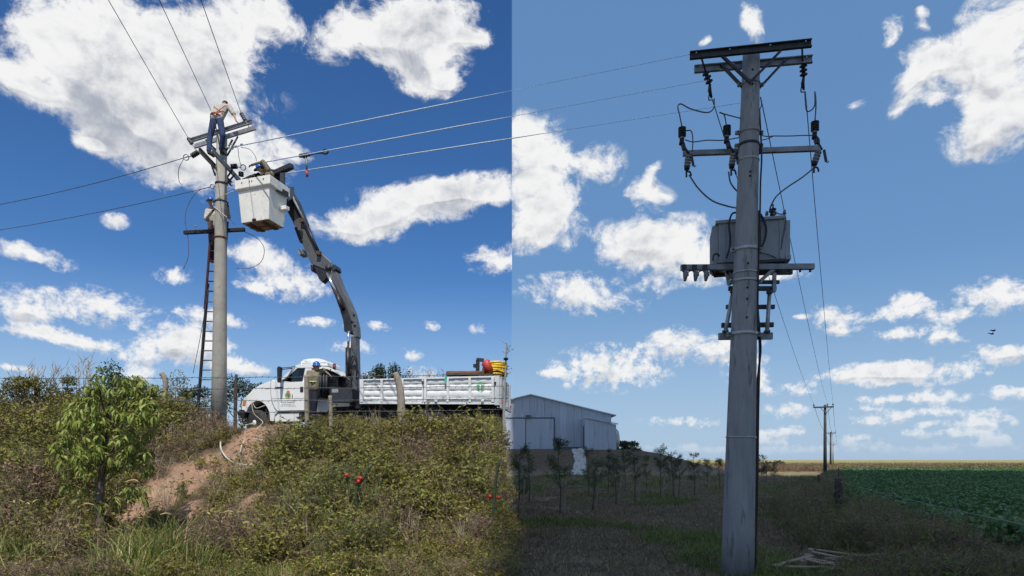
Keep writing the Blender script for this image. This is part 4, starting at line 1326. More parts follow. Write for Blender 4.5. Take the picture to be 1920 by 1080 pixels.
# the man bent over the upper crossarms, back to the viewer
Yp = 21.75
J = dict(pelvis=at(406, 222, Yp), chest=at(415, 204, Yp + 0.20), neck=at(421.5, 197, Yp + 0.40), head=at(422.5, 196, Yp + 0.56),
         shL=at(406, 201, Yp + 0.24), elL=at(404, 216, Yp + 0.45), haL=at(410, 230, Yp + 0.52),
         shR=at(429, 200, Yp + 0.14), elR=at(437.5, 213, Yp + 0.08), haR=at(443, 227, Yp - 0.05),
         hipL=at(400.5, 226, Yp), knL=at(393.5, 258, Yp - 0.10), anL=at(391.5, 284, Yp - 0.25),
         hipR=at(412.5, 226, Yp), knR=at(418, 254, Yp - 0.12), anR=at(414.5, 281, Yp + 0.02))
J['toL'] = J['anL'] + V3((0.09, 0.15, -0.09)); J['toR'] = J['anR'] + V3((0.05, 0.17, -0.09))
J['palmR'] = V3((0, 0, 1)); J['hdR'] = V3((0.6, 0.3, -0.5)); J['palmL'] = V3((0, 0, 1))
t, sh_ = person('worker in khaki shirt and jeans bending over the upper crossarms of the bank pole', J, (0.2, 1, -0.9), 'khaki', 'denim', hat=False, sleeves=0.2, headup=(0.1, 0.75, 0.6))
c = J['pelvis'] + V3((0, 0, 0.03))
MB().torus(c, (J['chest'] - J['pelvis']), 0.185, 0.026, 24, 8).build('harness_belt', M['strap_red'], t)
for a_, b2 in (((400, 214), (424, 197)), ((402, 201), (419, 214))):
    MB().bar(at(*a_, Yp - 0.17), at(*b2, Yp - 0.03), 0.03, 0.012, (0, 1, 0)).build('harness_strap', M['strap_red'], t)
MB().tube(curve([at(402, 222, Yp - 0.17), at(404, 232, Yp - 0.18), at(405, 240, Yp - 0.15), at(407, 246, Yp - 0.14)]), 0.02).build('tool_line', M['iron'], t)
# the man on the ladder behind the pole
Yp = 22.72
J = dict(pelvis=at(402, 426, Yp), chest=at(401, 405, Yp - 0.04), neck=at(396.5, 389, Yp - 0.06), head=at(395, 379, Yp - 0.08),
         shL=at(389.5, 396, Yp - 0.06), elL=at(386.5, 410, Yp - 0.20), haL=at(400, 394, Yp - 0.50),
         shR=at(420, 395, Yp - 0.06), elR=at(429, 406, Yp - 0.22), haR=at(427, 386, Yp - 0.50),
         hipL=at(396.5, 431, Yp), knL=at(396.5, 458, Yp - 0.05), anL=at(398.5, 488, Yp + 0.05),
         hipR=at(413, 430, Yp), knR=at(416, 452, Yp - 0.18), anR=at(416, 474, Yp + 0.05))
for s_ in 'LR':
    J['to' + s_] = J['an' + s_] + V3((0, -0.17, -0.07)); J['palm' + s_] = V3((1 if s_ == 'L' else -1, 0, 0))
person('worker in blue helmet standing on the ladder and reaching round the pole', J, (0.5, -1, 0.1), 'khaki', 'dark_cloth', True, True)
# the man in the bucket
Yp = 22.05
J = dict(pelvis=at(508, 352, Yp + 0.1), chest=at(505, 329, Yp), neck=at(497, 318, Yp - 0.04), head=at(488.5, 317, Yp - 0.10),
         shL=at(503, 318, Yp - 0.18), elL=at(493, 303.5, Yp - 0.22), haL=at(473.5, 309, Yp - 0.15),
         shR=at(500, 322, Yp + 0.20), elR=at(488, 331, Yp + 0.25), haR=at(476, 332, Yp + 0.10),
         hipL=at(505, 356, Yp), hipR=at(511, 356, Yp + 0.2), knL=at(503, 380, Yp - 0.05), knR=at(509, 380, Yp + 0.2),
         anL=at(505, 402, Yp), anR=at(511, 402, Yp + 0.22))
for s_ in 'LR':
    J['to' + s_] = J['an' + s_] + V3((-0.15, -0.05, -0.06)); J['palm' + s_] = V3((0, 0, 1))
t, _ = person('worker in dark shirt and blue helmet leaning out of the white bucket', J, (-1, -0.35, -0.55), 'drab', 'dark_cloth', True, True, headup=(-0.45, 0, 0.85))
d = (J['elL'] - J['shL']).normalized()
MB().lathe(J['shL'].lerp(J['elL'], 0.35), d, [(0, 0.072), (0.0, 0.078), (0.06, 0.075), (0.06, 0.07)], 16).build('reflective_band', M['hi_vis'], t)
# the crane operator beside the truck
Yp = 21.9
J = dict(pelvis=at(585, 728, Yp), chest=at(587, 707, Yp), neck=at(589.5, 695, Yp), head=at(593.5, 688, Yp),
         shL=at(579.5, 699, Yp - 0.05), elL=at(579, 715, Yp - 0.12), haL=at(589, 723, Yp - 0.02),
         shR=at(596, 700, Yp + 0.06), elR=at(607, 694, Yp + 0.12), haR=at(617, 702, Yp + 0.15),
         hipL=at(581, 732, Yp), knL=at(581, 753, Yp - 0.04), anL=at(582, 776, Yp),
         hipR=at(589.5, 732, Yp + 0.04), knR=at(591, 753, Yp), anR=at(589, 776, Yp + 0.06))
for s_ in 'LR':
    J['to' + s_] = J['an' + s_] + V3((0.17, 0.03, -0.06))
t, _ = person('crane operator in drab shirt and blue helmet standing behind the truck cab', J, (0.9, -0.35, -0.25), 'drab', 'dark_cloth', True, False, 0.2)
MB().torus(J['pelvis'].lerp(J['chest'], 0.55), (0, 0, 1), 0.178, 0.02, 24, 6).build('reflective_band', M['hi_vis'], t)
stand = J['anL'].z - 0.105

# ================================================================== the crane truck
TH = R(8.0)
TC, TS = math.cos(TH), math.sin(TH)
TY0 = 22.6
TX0 = (478 - CX) / F * TY0
TZ0 = h(TX0, TY0)
def T(x, y, z):
    """truck space (x to the rear, y across and away from the viewer, z up) to the scene"""
    return Vector((TX0 + x * TC + y * TS, TY0 - x * TS + y * TC, TZ0 + z))
def tp(px, py, y=0.0):
    r = (px - CX) / F
    x = (r * (TY0 + y * TC) - TX0 - y * TS) / (TC + r * TS)
    Y = TY0 - x * TS + y * TC
    return x, CAMZ + (HY - py) / F * Y - TZ0
def tpoly(pts, y=0.0):
    return [tp(px, py, y) for px, py in pts]
def tbox(mb, px0, py0, px1, py1, y0, y1):
    x0, z0 = tp(px0, py1, y0); x1, z1 = tp(px1, py0, y0)
    z0b = tp(px0, py1, y0)[1]
    return mb.prism([(x0, z0b), (x1, z0b), (x1, z1), (x0, z1)], T, y0, y1)

tr = thing('crane_truck', 'white crane truck with dropside bed parked on the bank behind the fence', 'truck', T(0, 0, 0))
TM = Matrix(((TC, TS, 0), (-TS, TC, 0), (0, 0, 1)))

# glass one can look through
gl = bpy.data.materials.new('cab_glass'); gl.use_nodes = True
nt = gl.node_tree; nt.nodes.clear()
go_ = nt.nodes.new('ShaderNodeOutputMaterial'); gm_ = nt.nodes.new('ShaderNodeMixShader'); gt = nt.nodes.new('ShaderNodeBsdfTransparent')
gg = nt.nodes.new('ShaderNodeBsdfGlossy'); gf = nt.nodes.new('ShaderNodeFresnel')
gt.inputs[0].default_value = (0.45, 0.66, 0.70, 1); gg.inputs['Roughness'].default_value = 0.03; gf.inputs[0].default_value = 1.5
nt.links.new(gf.outputs[0], gm_.inputs[0]); nt.links.new(gt.outputs[0], gm_.inputs[1]); nt.links.new(gg.outputs[0], gm_.inputs[2]); nt.links.new(gm_.outputs[0], go_.inputs[0])
M['cab_glass'] = gl

arch = [(483 + 22.5 * math.cos(a), 783 - 31 * math.sin(a)) for a in np.linspace(0.05, math.pi - 0.35, 14)]
body = [(453, 769), (452.5, 760), (454, 752), (458, 746), (467, 738), (475, 729), (485, 723), (497, 718), (514, 711.5), (519, 714),
        (545, 716.2), (566, 715.5), (579, 714.5), (579.5, 771), (521, 772.5), (515, 778), (513, 790), (506, 789.5)] + arch
cab = MB(); cab.prism(tpoly(body), T, 0.0, 2.10)
cabo = cab.build('cab', M['white_paint'], tr, 0.045, 3)
# dark wheel housing, inner structure
wh = MB(); wh.prism(tpoly([(462, 786), (462, 757), (504, 757), (504, 786)]), T, 0.45, 1.65); wh.build('wheel_housing', M['black'], tr)
# greenhouse
for y0, y1 in ((0.03, 0.10), (2.0, 2.07)):
    MB().prism(tpoly([(518.5, 716), (525, 716.5), (557.5, 689.5), (552.5, 686.5)]), T, y0, y1).build('windscreen_pillar', M['white_paint'], tr, 0.012)
    MB().prism(tpoly([(566, 716.5), (580, 715.5), (584, 689), (571.5, 689.5)]), T, y0, y1).build('rear_pillar', M['white_paint'], tr, 0.012)
MB().prism(tpoly([(551.5, 687.5), (556, 684.2), (566, 682.2), (580, 681.4), (588, 682.4), (590.5, 686), (588, 690), (557, 690)]), T, 0.02, 2.08).build('roof', M['white_paint'], tr, 0.03, 3)
MB().prism(tpoly([(577.5, 716), (580, 715.5), (584, 688.5), (581.5, 688.5)]), T, 0.10, 2.0).build('rear_panel', M['white_paint'], tr)
for y0, m_ in ((0.055, 'cab_glass'), (2.03, 'cab_glass')):
    MB().prism(tpoly([(525, 716.3), (566.5, 716.3), (571.8, 690), (558, 690)]), T, y0, y0 + 0.006).build('side_window', M[m_], tr)
ws = MB()
a0, a1 = tp(519.5, 716), tp(553.5, 688)
ws.add([T(a0[0], 0.1, a0[1]), T(a0[0], 2.0, a0[1]), T(a1[0], 2.0, a1[1]), T(a1[0], 0.1, a1[1])], [(0, 1, 2, 3)])
ws.build('windscreen', M['cab_glass'], tr)
for pl_ in ([(520, 719), (519.5, 713.5), (535, 713.2), (537, 716.8)],):
    MB().prism(tpoly(pl_), T, 0.12, 1.98).build('dashboard', M['trim'], tr)
x_, z_ = tp(551, 711.5, 0.6)
stw = MB(); stw.torus(T(x_ - 0.05, 0.6, z_), TM @ V3((0.75, 0, 0.6)), 0.19, 0.018, 22, 6); stw.build('steering_wheel', M['trim'], tr)
for yy in (0.35, 1.35):
    x0, z0 = tp(563, 714, yy)
    MB().box(T(x0 + 0.02, yy + 0.2, z0 + 0.18), (0.14, 0.46, 0.42), m=TM).build('seat', M['trim'], tr, 0.04)
MB().prism(tpoly([(540, 690.6), (571, 690.6), (570.6, 693.5), (553, 693.5)]), T, 0.06, 0.09).build('sun_strip', M['trim'], tr)
# door, with the gap around it
dpoly = [(508.5, 716), (510, 712.6), (519, 716.6), (545, 717.6), (571.5, 716.6), (572, 769.5), (521, 770.5), (515.5, 765), (510.5, 752), (508.5, 740)]
MB().prism(tpoly([(px + (-0.9 if px < 540 else 0.9), py + (-0.4 if py < 740 else 0.9)) for px, py in dpoly]), T, -0.006, 0.003).build('door_seal', M['trim'], tr)
door = MB().prism(tpoly(dpoly), T, -0.024, -0.004).build('door', M['white_paint'], tr, 0.010)
tbox(MB(), 562.5, 725, 568.5, 735.5, -0.036, -0.022).build('door_handle', M['trim'], door, 0.008)
tbox(MB(), 510, 746.5, 571.5, 747.8, -0.030, -0.023).build('moulding', M['ink'], door)
tbox(MB(), 515.5, 725.2, 531, 727.4, -0.05, -0.02).build('mirror_bracket', M['trim'], door)
def disc(name, px, py, rx, ry, m_, parent, y=-0.028, n=14, a0=0, a1=2 * math.pi):
    pts = [(px + rx * math.cos(a), py + ry * math.sin(a)) for a in np.linspace(a0, a1, n + 1)[:-1 if a1 - a0 > 6.2 else None]]
    return MB().prism(tpoly(pts), T, y, y + 0.003).build(name, M[m_], parent)
em = disc('emblem', 540.5, 741.5, 6.0, 6.4, 'orange_print', door, -0.027)
disc('emblem_field', 540.5, 741.2, 4.6, 5.2, 'green_print', em, -0.030)
disc('emblem_crest', 541, 735, 3.2, 2.6, 'red_print', em, -0.031)
disc('emblem_figure', 541.2, 741.8, 1.6, 3.4, 'blue_print', em, -0.033)
tbox(MB(), 537, 743.5, 539.8, 746.6, -0.034, -0.031).build('emblem_stripe', M['orange_print'], em)
def letters(parent, px0, px1, py, hgt, seed, gap=0.35, y=-0.028, m_='ink'):
    """line of lettering too small to read, as strokes"""
    r = random.Random(seed)
    mb = MB(); x = px0
    while x < px1:
        w = r.uniform(0.5, 1.1) * hgt * 0.45
        if r.random() < 0.13:
            x += hgt * 0.6; continue
        tbox(mb, x, py - hgt / 2, x + w * 0.4, py + hgt / 2, y, y + 0.002)
        if r.random() < 0.7:
            yy = py + r.choice((-0.35, 0, 0.35)) * hgt
            tbox(mb, x + w * 0.4, yy - hgt * 0.12, x + w, yy + hgt * 0.12, y, y + 0.002)
        x += w + hgt * gap * 0.5
    return mb.build('lettering', M[m_], parent)
letters(door, 523, 556, 751.2, 1.3, 3); letters(door, 526, 553, 754.6, 2.6, 4, 0.25); letters(door, 528.5, 551, 758.6, 1.6, 5); letters(door, 526.5, 554, 761.3, 1.7, 6)
tbox(MB(), 547.3, 739.5, 548.8, 746, -0.030, -0.027).build('emblem_tower', M['blue_print'], door)
letters(tr, 497, 506, 728.5, 3.0, 8, y=-0.005)
# mirror, indicator, headlamp, bumper, grille, steps
mi = MB().prism(tpoly([(521, 690), (524, 687), (527.5, 688.5), (525.5, 716), (521.5, 717.5)], -0.3), T, -0.38, -0.20).build('mirror', M['trim'], tr, 0.02)
for q in (((526, 690.5), (553, 687.3)), ((526, 693.5), (548, 690.0))):
    p0, p1 = tp(*q[0], -0.25), tp(*q[1])
    MB().tube([T(p0[0], -0.26, p0[1]), T(p1[0], 0.02, p1[1])], 0.014).build('mirror_arm', M['trim'], mi)
MB().prism(tpoly([(454.6, 761.5), (455.6, 752), (461.8, 750.6), (460.2, 760.6)]), T, -0.012, 0.12).build('indicator', M['orange'], tr, 0.01)
x0, z0 = tp(453, 757)
MB().box(T(x0 - 0.01, 0.30, z0), (0.05, 0.34, 0.22), m=TM).build('headlight', M['cab_glass'], tr)
MB().box(T(x0 - 0.01, 1.80, z0), (0.05, 0.34, 0.22), m=TM).build('headlight', M['cab_glass'], tr)
MB().box(T(x0 - 0.005, 1.05, z0 + 0.03), (0.05, 0.95, 0.30), m=TM).build('grille', M['trim'], tr, 0.01)
MB().prism(tpoly([(447.5, 784), (447.5, 771), (452, 768.5), (459, 768.5), (459, 784)]), T, -0.05, 2.15).build('bumper', M['trim'], tr, 0.02)
MB().prism(tpoly([(513.5, 774.5), (560, 773.5), (560, 790), (514, 790.5)]), T, 0.05, 0.35).build('step', M['white_paint'], tr, 0.015)
MB().prism(tpoly([(560, 776), (600, 776), (600, 781), (560, 781)]), T, 0.0, 0.5).build('running_board', M['trim'], tr, 0.01)
MB().box(Vector((at(585, 776, 21.9).x, 21.95, stand - 0.03)), (0.9, 0.55, 0.05), m=TM).build('operator_step', M['steel_dark'], tr, 0.005)
for px in (577, 594):
    q = at(px, 780, 21.95)
    MB().bar(V3((q.x, q.y, stand - 0.05)), T(tp(px, 780)[0], 0.4, 0.62), 0.05, 0.05).build('step_bracket', M['steel_dark'], tr)
# roof air conditioner
ac = MB().prism(tpoly([(562.5, 684.5), (563.5, 678.5), (569, 674.5), (580, 672.3), (596, 672), (607, 674.5), (613.5, 679.5), (614.5, 686), (600, 685.5)], 0.45), T, 0.45, 1.65).build('roof_air_conditioner', M['white_paint'], tr, 0.05, 3)
for q in ((570, 678), (575, 675.7)):
    pass
tbox(MB(), 566, 680.2, 612, 680.9, 0.442, 0.452).build('seam', M['trim'], ac)
letters(ac, 571, 584, 677.6, 3.0, 12, y=0.444, m_='green_print')
# white fairing and cooler grille behind the cab
MB().prism(tpoly([(584, 683.5), (606, 685), (624, 693), (635, 701.5), (633.5, 704), (622, 696.5), (605, 689.5), (584, 689)]), T, 0.35, 1.95).build('fairing', M['white_paint'], tr, 0.01)
MB().prism(tpoly([(592, 694), (607, 691), (622, 698), (633, 705), (634, 742), (592, 742)], 0.45), T, 0.45, 1.8).build('oil_cooler', M['black'], tr)
for i in range(12):
    py = 699 + i * 3.2
    tbox(MB(), 611 if i > 3 else 606, py, 631, py + 1.2, 0.425, 0.448).build('cooler_slat', M['steel_dark'], tr)
for px in (601, 607, 612):
    p0, p1 = tp(px, 742, 0.3), tp(px, 699, 0.3)
    MB().tube([T(p0[0], 0.3, p0[1]), T(p1[0], 0.3, p1[1])], 0.045).build('control_valve', M['steel_dark'], tr)
for k_, px in enumerate((604, 610, 616)):
    p0, p1 = tp(px, 702, 0.25), tp(px + 4, 692, 0.2)
    MB().tube([T(p0[0], 0.25, p0[1]), T(p1[0], 0.2, p1[1])], 0.018).build('control_lever', M['black'], tr)
p0, p1 = tp(626, 702, 0.5), tp(627, 682, 0.5)
ex = MB().tube([T(p0[0], 0.5, p0[1]), T(p1[0], 0.5, p1[1])], 0.055).build('exhaust', M['black'], tr)
MB().ball(T(p1[0], 0.5, p1[1] - 0.1), 0.06, 10, 6).build('marker_lamp', M['redlens'], ex)
# chassis, tool box, crane base
xr = 8.62
for yy in (0.6, 1.45):
    MB().prism([(0.2, 0.55), (xr, 0.55), (xr, 1.06), (2.6, 1.06), (2.4, 0.86), (0.2, 0.86)], T, yy, yy + 0.09).build('chassis_rail', M['black'], tr)
for x in (1.6, 3.0, 4.6, 5.6, 7.2, 8.3):
    MB().prism([(x, 0.6), (x + 0.12, 0.6), (x + 0.12, 0.82), (x, 0.82)], T, 0.692, 1.448).build('cross_member', M['black'], tr)
tool = MB().prism(tpoly([(618, 726), (660, 728), (660, 755), (618, 755)], -0.05), T, -0.05, 0.65).build('tool_box', M['steel_dark'], tr, 0.02)
tbox(MB(), 622, 729, 634, 736, -0.062, -0.049).build('latch_plate', M['galv'], tool)
MB().prism(tpoly([(612, 755), (655, 756), (655, 762), (622, 763)], -0.1), T, -0.1, 0.6).build('outrigger', M['crane_grey'], tr, 0.01)
MB().prism(tpoly([(640, 752), (676, 752), (676, 766), (640, 766)], 0.3), T, 0.3, 1.9).build('crane_base', M['crane_dark'], tr, 0.02)
YB = 0.85
col = MB().prism(tpoly([(644, 757), (674, 757), (669.5, 705), (667.5, 630), (657.5, 630), (655.5, 705)], YB), T, YB, YB + 0.36).build('crane_column', M['crane_grey'], tr, 0.02)
MB().prism(tpoly([(638, 738), (662, 738), (660, 712), (650, 706), (642, 718)], YB), T, YB - 0.14, YB + 0.3).build('slew_housing', M['crane_dark'], tr, 0.03)
def trod(p, q, y, r, name, m_, parent=tr):
    a, b2 = tp(*p, y), tp(*q, y)
    return MB().tube([T(a[0], y, a[1]), T(b2[0], y, b2[1])], r, 14).build(name, M[m_], parent)
trod((652.5, 706), (652.5, 652), YB - 0.05, 0.092, 'lift_cylinder', 'crane_dark')
trod((652.5, 653), (654, 621), YB - 0.05, 0.048, 'lift_rod', 'chrome')
# first boom: grey cheek and black belly
boom1 = MB().prism(tpoly([(612, 506), (622, 496), (631, 510), (641, 538), (653, 562), (662.5, 585), (669, 611), (670, 631), (665.5, 634), (661, 622), (656, 594), (646, 567), (634, 545), (622, 523)], YB), T, YB - 0.02, YB + 0.36).build('first_boom', M['crane_grey'], tr, 0.012)
MB().prism(tpoly([(616, 524), (622, 521), (635, 545), (647, 567), (657, 594), (662, 623), (657, 626), (646.5, 622), (644.5, 602), (638, 580), (628, 553)], YB), T, YB - 0.06, YB + 0.30).build('boom_belly', M['crane_dark'], boom1, 0.012)
trod((613, 512), (631, 550), YB - 0.10, 0.05, 'knuckle_rod', 'chrome')
trod((630, 549), (643, 580), YB - 0.10, 0.075, 'knuckle_cylinder', 'crane_dark')
for q in ((664, 590), (666, 610), (661, 603)):
    a_ = tp(*q, YB); MB().lathe(T(a_[0], YB - 0.045, a_[1]), TM @ V3((0, 1, 0)), [(0, 0.05), (0.03, 0.05)], 10).build('bolt', M['steel_dark'], boom1)
a_ = tp(617, 503, YB); MB().lathe(T(a_[0], YB - 0.12, a_[1]), TM @ V3((0, 1, 0)), [(0, 0.10), (0.56, 0.10)], 16).build('knuckle_pin', M['steel_dark'], tr)
MB().prism(tpoly([(622, 500), (630, 497), (632, 505), (626, 509)], YB), T, YB - 0.08, YB + 0.42).build('knuckle_stop', M['steel_dark'], tr, 0.01)
# second boom, telescoping, up to the bucket
boom2 = MB().prism(tpoly([(549, 416), (567, 404), (589, 460), (606, 478), (620, 491), (622, 499), (612, 506), (597, 500), (583, 494), (566, 456)], YB), T, YB + 0.0, YB + 0.34).build('second_boom', M['crane_grey'], tr, 0.012)
MB().prism(tpoly([(584, 492), (597, 499), (612, 505), (613.5, 519), (603, 529), (597, 522)], YB), T, YB + 0.03, YB + 0.31).build('knuckle_plate', M['crane_dark'], boom2, 0.01)
MB().prism(tpoly([(583, 496), (588, 498), (588, 507), (584, 508)], YB), T, YB - 0.04, YB + 0.38).build('boom_lug', M['crane_dark'], boom2)
MB().prism(tpoly([(527, 372), (541, 350), (556, 374), (574, 418), (555, 428), (540, 400)], YB), T, YB + 0.04, YB + 0.30).build('boom_extension', M['crane_dark'], boom2, 0.012)
MB().prism(tpoly([(553, 428), (557, 426), (568, 452), (563, 455)], YB), T, YB - 0.05, YB + 0.36).build('boom_wear_strip', M['crane_dark'], boom2)
MB().prism(tpoly([(558, 468), (566, 466), (569, 476), (561, 478)], YB), T, YB - 0.02, YB + 0.36).build('boom_lug', M['galv_dull'], boom2)
trod((546, 364), (574, 421), YB - 0.08, 0.040, 'extension_rod', 'galv_dull')
trod((572, 417), (599, 476), YB - 0.08, 0.058, 'extension_cylinder', 'crane_dark')
for q in ((546, 364), (569, 415), (599, 476)):
    a_ = tp(*q, YB); MB().box(T(a_[0], YB - 0.06, a_[1]), (0.16, 0.16, 0.14), m=TM).build('cylinder_mount', M['rust_dark'], boom2, 0.01)
# hydraulic hoses
for pts in ([(656, 700), (664, 672), (670, 690), (673, 705), (668, 713)], [(650, 720), (640, 708), (634, 718), (640, 730)], [(657, 702), (659, 670), (668, 672), (671, 700)],
            [(648, 722), (636, 712), (638, 728), (650, 733)], [(654, 690), (662, 668), (668, 684), (668, 712)]):
    pp = []
    for q in pts:
        a_ = tp(*q, YB - 0.2); pp.append(T(a_[0], YB - 0.2, a_[1]))
    MB().tube(curve(pp), 0.022).build('hose', M['black'], tr)
# bed
def panel_rows(px0, px1, rows, yy=0.0):
    """pressed bays between the posts of the side gate"""
    for k_, (t0, t1) in enumerate(rows):
        def yat(px, t):
            top_ = 711.5 + (704.5 - 711.5) * (px - 675) / 262 + 3
            bot = 757.5 + (758.5 - 757.5) * (px - 675) / 262 - 4
            return top_ + (bot - top_) * t
        a, b2 = tp(px0, yat(px0, t0)), tp(px1, yat(px1, t0))
        c, d_ = tp(px1, yat(px1, t1)), tp(px0, yat(px0, t1))
        n = 6
        vs = []
        for i in range(n + 1):
            t = i / n
            xa, za = a[0] + (b2[0] - a[0]) * t, a[1] + (b2[1] - a[1]) * t
            xd, zd = d_[0] + (c[0] - d_[0]) * t, d_[1] + (c[1] - d_[1]) * t
            dent = 0.010 * math.sin(px0 + i * 1.9 + k_ * 2.3)
            for u, out in ((0.0, 0.0), (0.10, -0.018), (0.5, -0.021), (0.90, -0.018), (1.0, 0.0)):
                vs.append(T(xa + (xd - xa) * u, 0.02 + out + dent * (1 if 0 < u < 1 else 0), za + (zd - za) * u))
        fs = [(i * 5 + j, (i + 1) * 5 + j, (i + 1) * 5 + j + 1, i * 5 + j + 1) for i in range(n) for j in range(4)]
        MB().add(vs, fs, True).build('pressed_panel', M['bed_paint'], tr)
def bedy(px, t):
    top_ = 711.5 - 7 * (px - 675) / 262
    bot = 757.5 + (px - 675) / 262
    return top_ + (bot - top_) * t
def bed_poly(p0, p1, t0, t1):
    return tpoly([(p0, bedy(p0, t1)), (p1, bedy(p1, t1)), (p1, bedy(p1, t0)), (p0, bedy(p0, t0))])
MB().prism(bed_poly(676, 937, 0.03, 0.97), T, 0.022, 0.06).build('side_gate_sheet', M['bed_paint'], tr)
MB().prism(bed_poly(676, 937, 0.05, 0.97), T, 2.30, 2.36).build('far_side_gate', M['bed_paint'], tr)
MB().prism(bed_poly(675, 798, 0.0, 0.055), T, -0.05, 0.07).build('top_rail', M['bed_paint'], tr, 0.006)
MB().prism(bed_poly(798.5, 930, 0.0, 0.06), T, -0.05, 0.07).build('top_rail', M['bed_paint'], tr, 0.006)
MB().prism(bed_poly(675, 796, 0.92, 1.0), T, -0.045, 0.07).build('bottom_rail', M['bed_paint'], tr, 0.006)
MB().prism(bed_poly(797, 930, 0.93, 1.0), T, -0.045, 0.07).build('bottom_rail', M['bed_paint'], tr, 0.006)
MB().prism(bed_poly(799, 925, 0.78, 0.83), T, -0.045, 0.02).build('middle_rail', M['bed_paint'], tr, 0.004)
for px, w in ((675.5, 7), (714.5, 4), (754, 3.5), (792, 2.5), (795.8, 4.5), (838, 4), (879, 4.5), (922, 5), (928, 9)):
    MB().prism(bed_poly(px, px + w, 0.0 if w > 6 else 0.056, 1.03 if w > 8 else 0.919), T, -0.066, 0.0).build('post', M['bed_paint'], tr, 0.006)
for p0, p1 in ((682.8, 714.2), (718.8, 753.7), (757.8, 791.7)):
    panel_rows(p0, p1, ((0.0, 0.20), (0.22, 0.46), (0.48, 0.74), (0.76, 0.98)))
for p0, p1 in ((800.6, 837.7), (842.3, 878.7), (883.8, 921.7)):
    panel_rows(p0, p1, ((0.0, 0.24), (0.26, 0.50), (0.52, 0.80)))
for px in (816, 903):
    MB().prism(bed_poly(px, px + 5, 0.83, 0.91), T, -0.10, -0.02).build('hinge', M['bed_paint'], tr, 0.005)
for px, t_ in ((792, 0.14), (927, 0.22)):
    MB().prism(bed_poly(px, px + 4, t_, t_ + 0.09), T, -0.11, -0.05).build('gate_latch', M['iron'], tr, 0.004)
def ring(px, py, r0, r1, m_, parent, y=-0.046):
    mb = MB(); n = 22; vs = []
    for rr in (r0, r1):
        for i in range(n):
            a = 2 * math.pi * i / n; q = tp(px + rr * math.cos(a), py + rr * math.sin(a), y); vs.append(T(q[0], y, q[1]))
    return mb.add(vs, [(i, (i + 1) % n, n + (i + 1) % n, n + i) for i in range(n)]).build('emblem', M[m_], parent)
em = ring(901, 723.2, 6.0, 7.2, 'green_print', tr)
for sx_ in (-1, 1):
    disc('emblem_figure', 901 + sx_ * 2.9, 720.0, 1.3, 1.4, 'green_print', em, -0.046)
    disc('emblem_figure', 901 + sx_ * 3.2, 724.6, 1.9, 2.0, 'green_print', em, -0.046)
    disc('emblem_figure', 901 + sx_ * 3.0, 727.6, 1.0, 1.6, 'green_print', em, -0.046)
letters(tr, 896, 909, 743, 1.9, 21, y=-0.044); letters(tr, 685.5, 694, 741.3, 1.6, 22, y=-0.044); letters(tr, 685.5, 698, 751, 2.4, 23, y=-0.030)
# floor, head board, tail gate
x0 = tp(675.5, 757)[0]; x1 = tp(937, 758)[0]
zf = tp(675.5, 754)[1]; zt = tp(675.5, 712.5)[1]
MB().prism([(x0, zf - 0.10), (x1 - 0.03, zf - 0.10), (x1 - 0.03, zf), (x0, zf)], T, 0.07, 2.29).build('bed_floor', M['steel_dark'], tr)
MB().prism([(x0, zf + 0.003), (x0 + 0.06, zf + 0.003), (x0 + 0.06, zt), (x0, zt)], T, 0.073, 2.297).build('head_board', M['bed_paint'], tr)
zt1 = tp(937, 705)[1]; zb1 = tp(937, 759)[1]
MB().prism([(x1 - 0.045, zb1 + 0.05), (x1, zb1 + 0.05), (x1, zt1 - 0.02), (x1 - 0.045, zt1 - 0.02)], T, 0.07, 2.29).build('tail_gate', M['bed_paint'], tr, 0.006)
for yy in (0.08, 0.8, 1.5, 2.2):
    MB().prism([(x1 + 0.001, zb1 + 0.05), (x1 + 0.05, zb1 + 0.05), (x1 + 0.05, zt1 - 0.025), (x1 + 0.001, zt1 - 0.025)], T, yy, yy + 0.09).build('tail_gate_post', M['bed_paint'], tr, 0.004)
MB().prism([(x1 + 0.0, zb1 - 0.10), (x1 + 0.06, zb1 - 0.10), (x1 + 0.06, zb1 + 0.02), (x1 + 0.0, zb1 + 0.02)], T, 0.0, 2.36).build('rear_beam', M['bed_paint'], tr, 0.006)
MB().box(T(x1 + 0.075, 0.16, zb1 + 0.10), (0.04, 0.22, 0.12), m=TM).build('tail_light', M['redlens'], tr)
MB().box(T(x1 + 0.075, 2.18, zb1 + 0.10), (0.04, 0.22, 0.12), m=TM).build('tail_light', M['redlens'], tr)
# wheels
def wheel(x, y, zc, Rw, W, yaw=0.0, hub=1):
    axis = TM @ (Matrix.Rotation(yaw, 3, 'Z') @ V3((0, -1, 0)))
    c = T(x, y, zc) - axis * (W / 2)
    prof = [(0.0, Rw * 0.62), (0.0, Rw * 0.80), (W * 0.06, Rw * 0.93), (W * 0.22, Rw), (W * 0.78, Rw), (W * 0.94, Rw * 0.93), (W, Rw * 0.80), (W, Rw * 0.62)]
    ty = MB().lathe(c, axis, prof, 32)
    for i in range(28):
        pass
    w_ = ty.build('wheel', M['tyre'], tr)
    rp = [(0.04, Rw * 0.2), (0.04, Rw * 0.6), (W * 0.98, Rw * 0.62), (W * 0.98, Rw * 0.56), (W * 0.70, Rw * 0.50), (W * 0.62, Rw * 0.30), (W * 0.95, Rw * 0.26), (W * 1.04, Rw * 0.17), (W * 1.04, 0.0)]
    MB().lathe(c, axis, rp, 24).build('rim', M['white_paint'], w_)
    a, b2 = frame(axis)
    for i in range(8):
        t = 2 * math.pi * i / 8
        q = c + axis * W * 0.66 + (a * math.cos(t) + b2 * math.sin(t)) * Rw * 0.40
        MB().tube([q, q + axis * 0.05], 0.018, 6).build('wheel_nut', M['steel_dark'], w_)
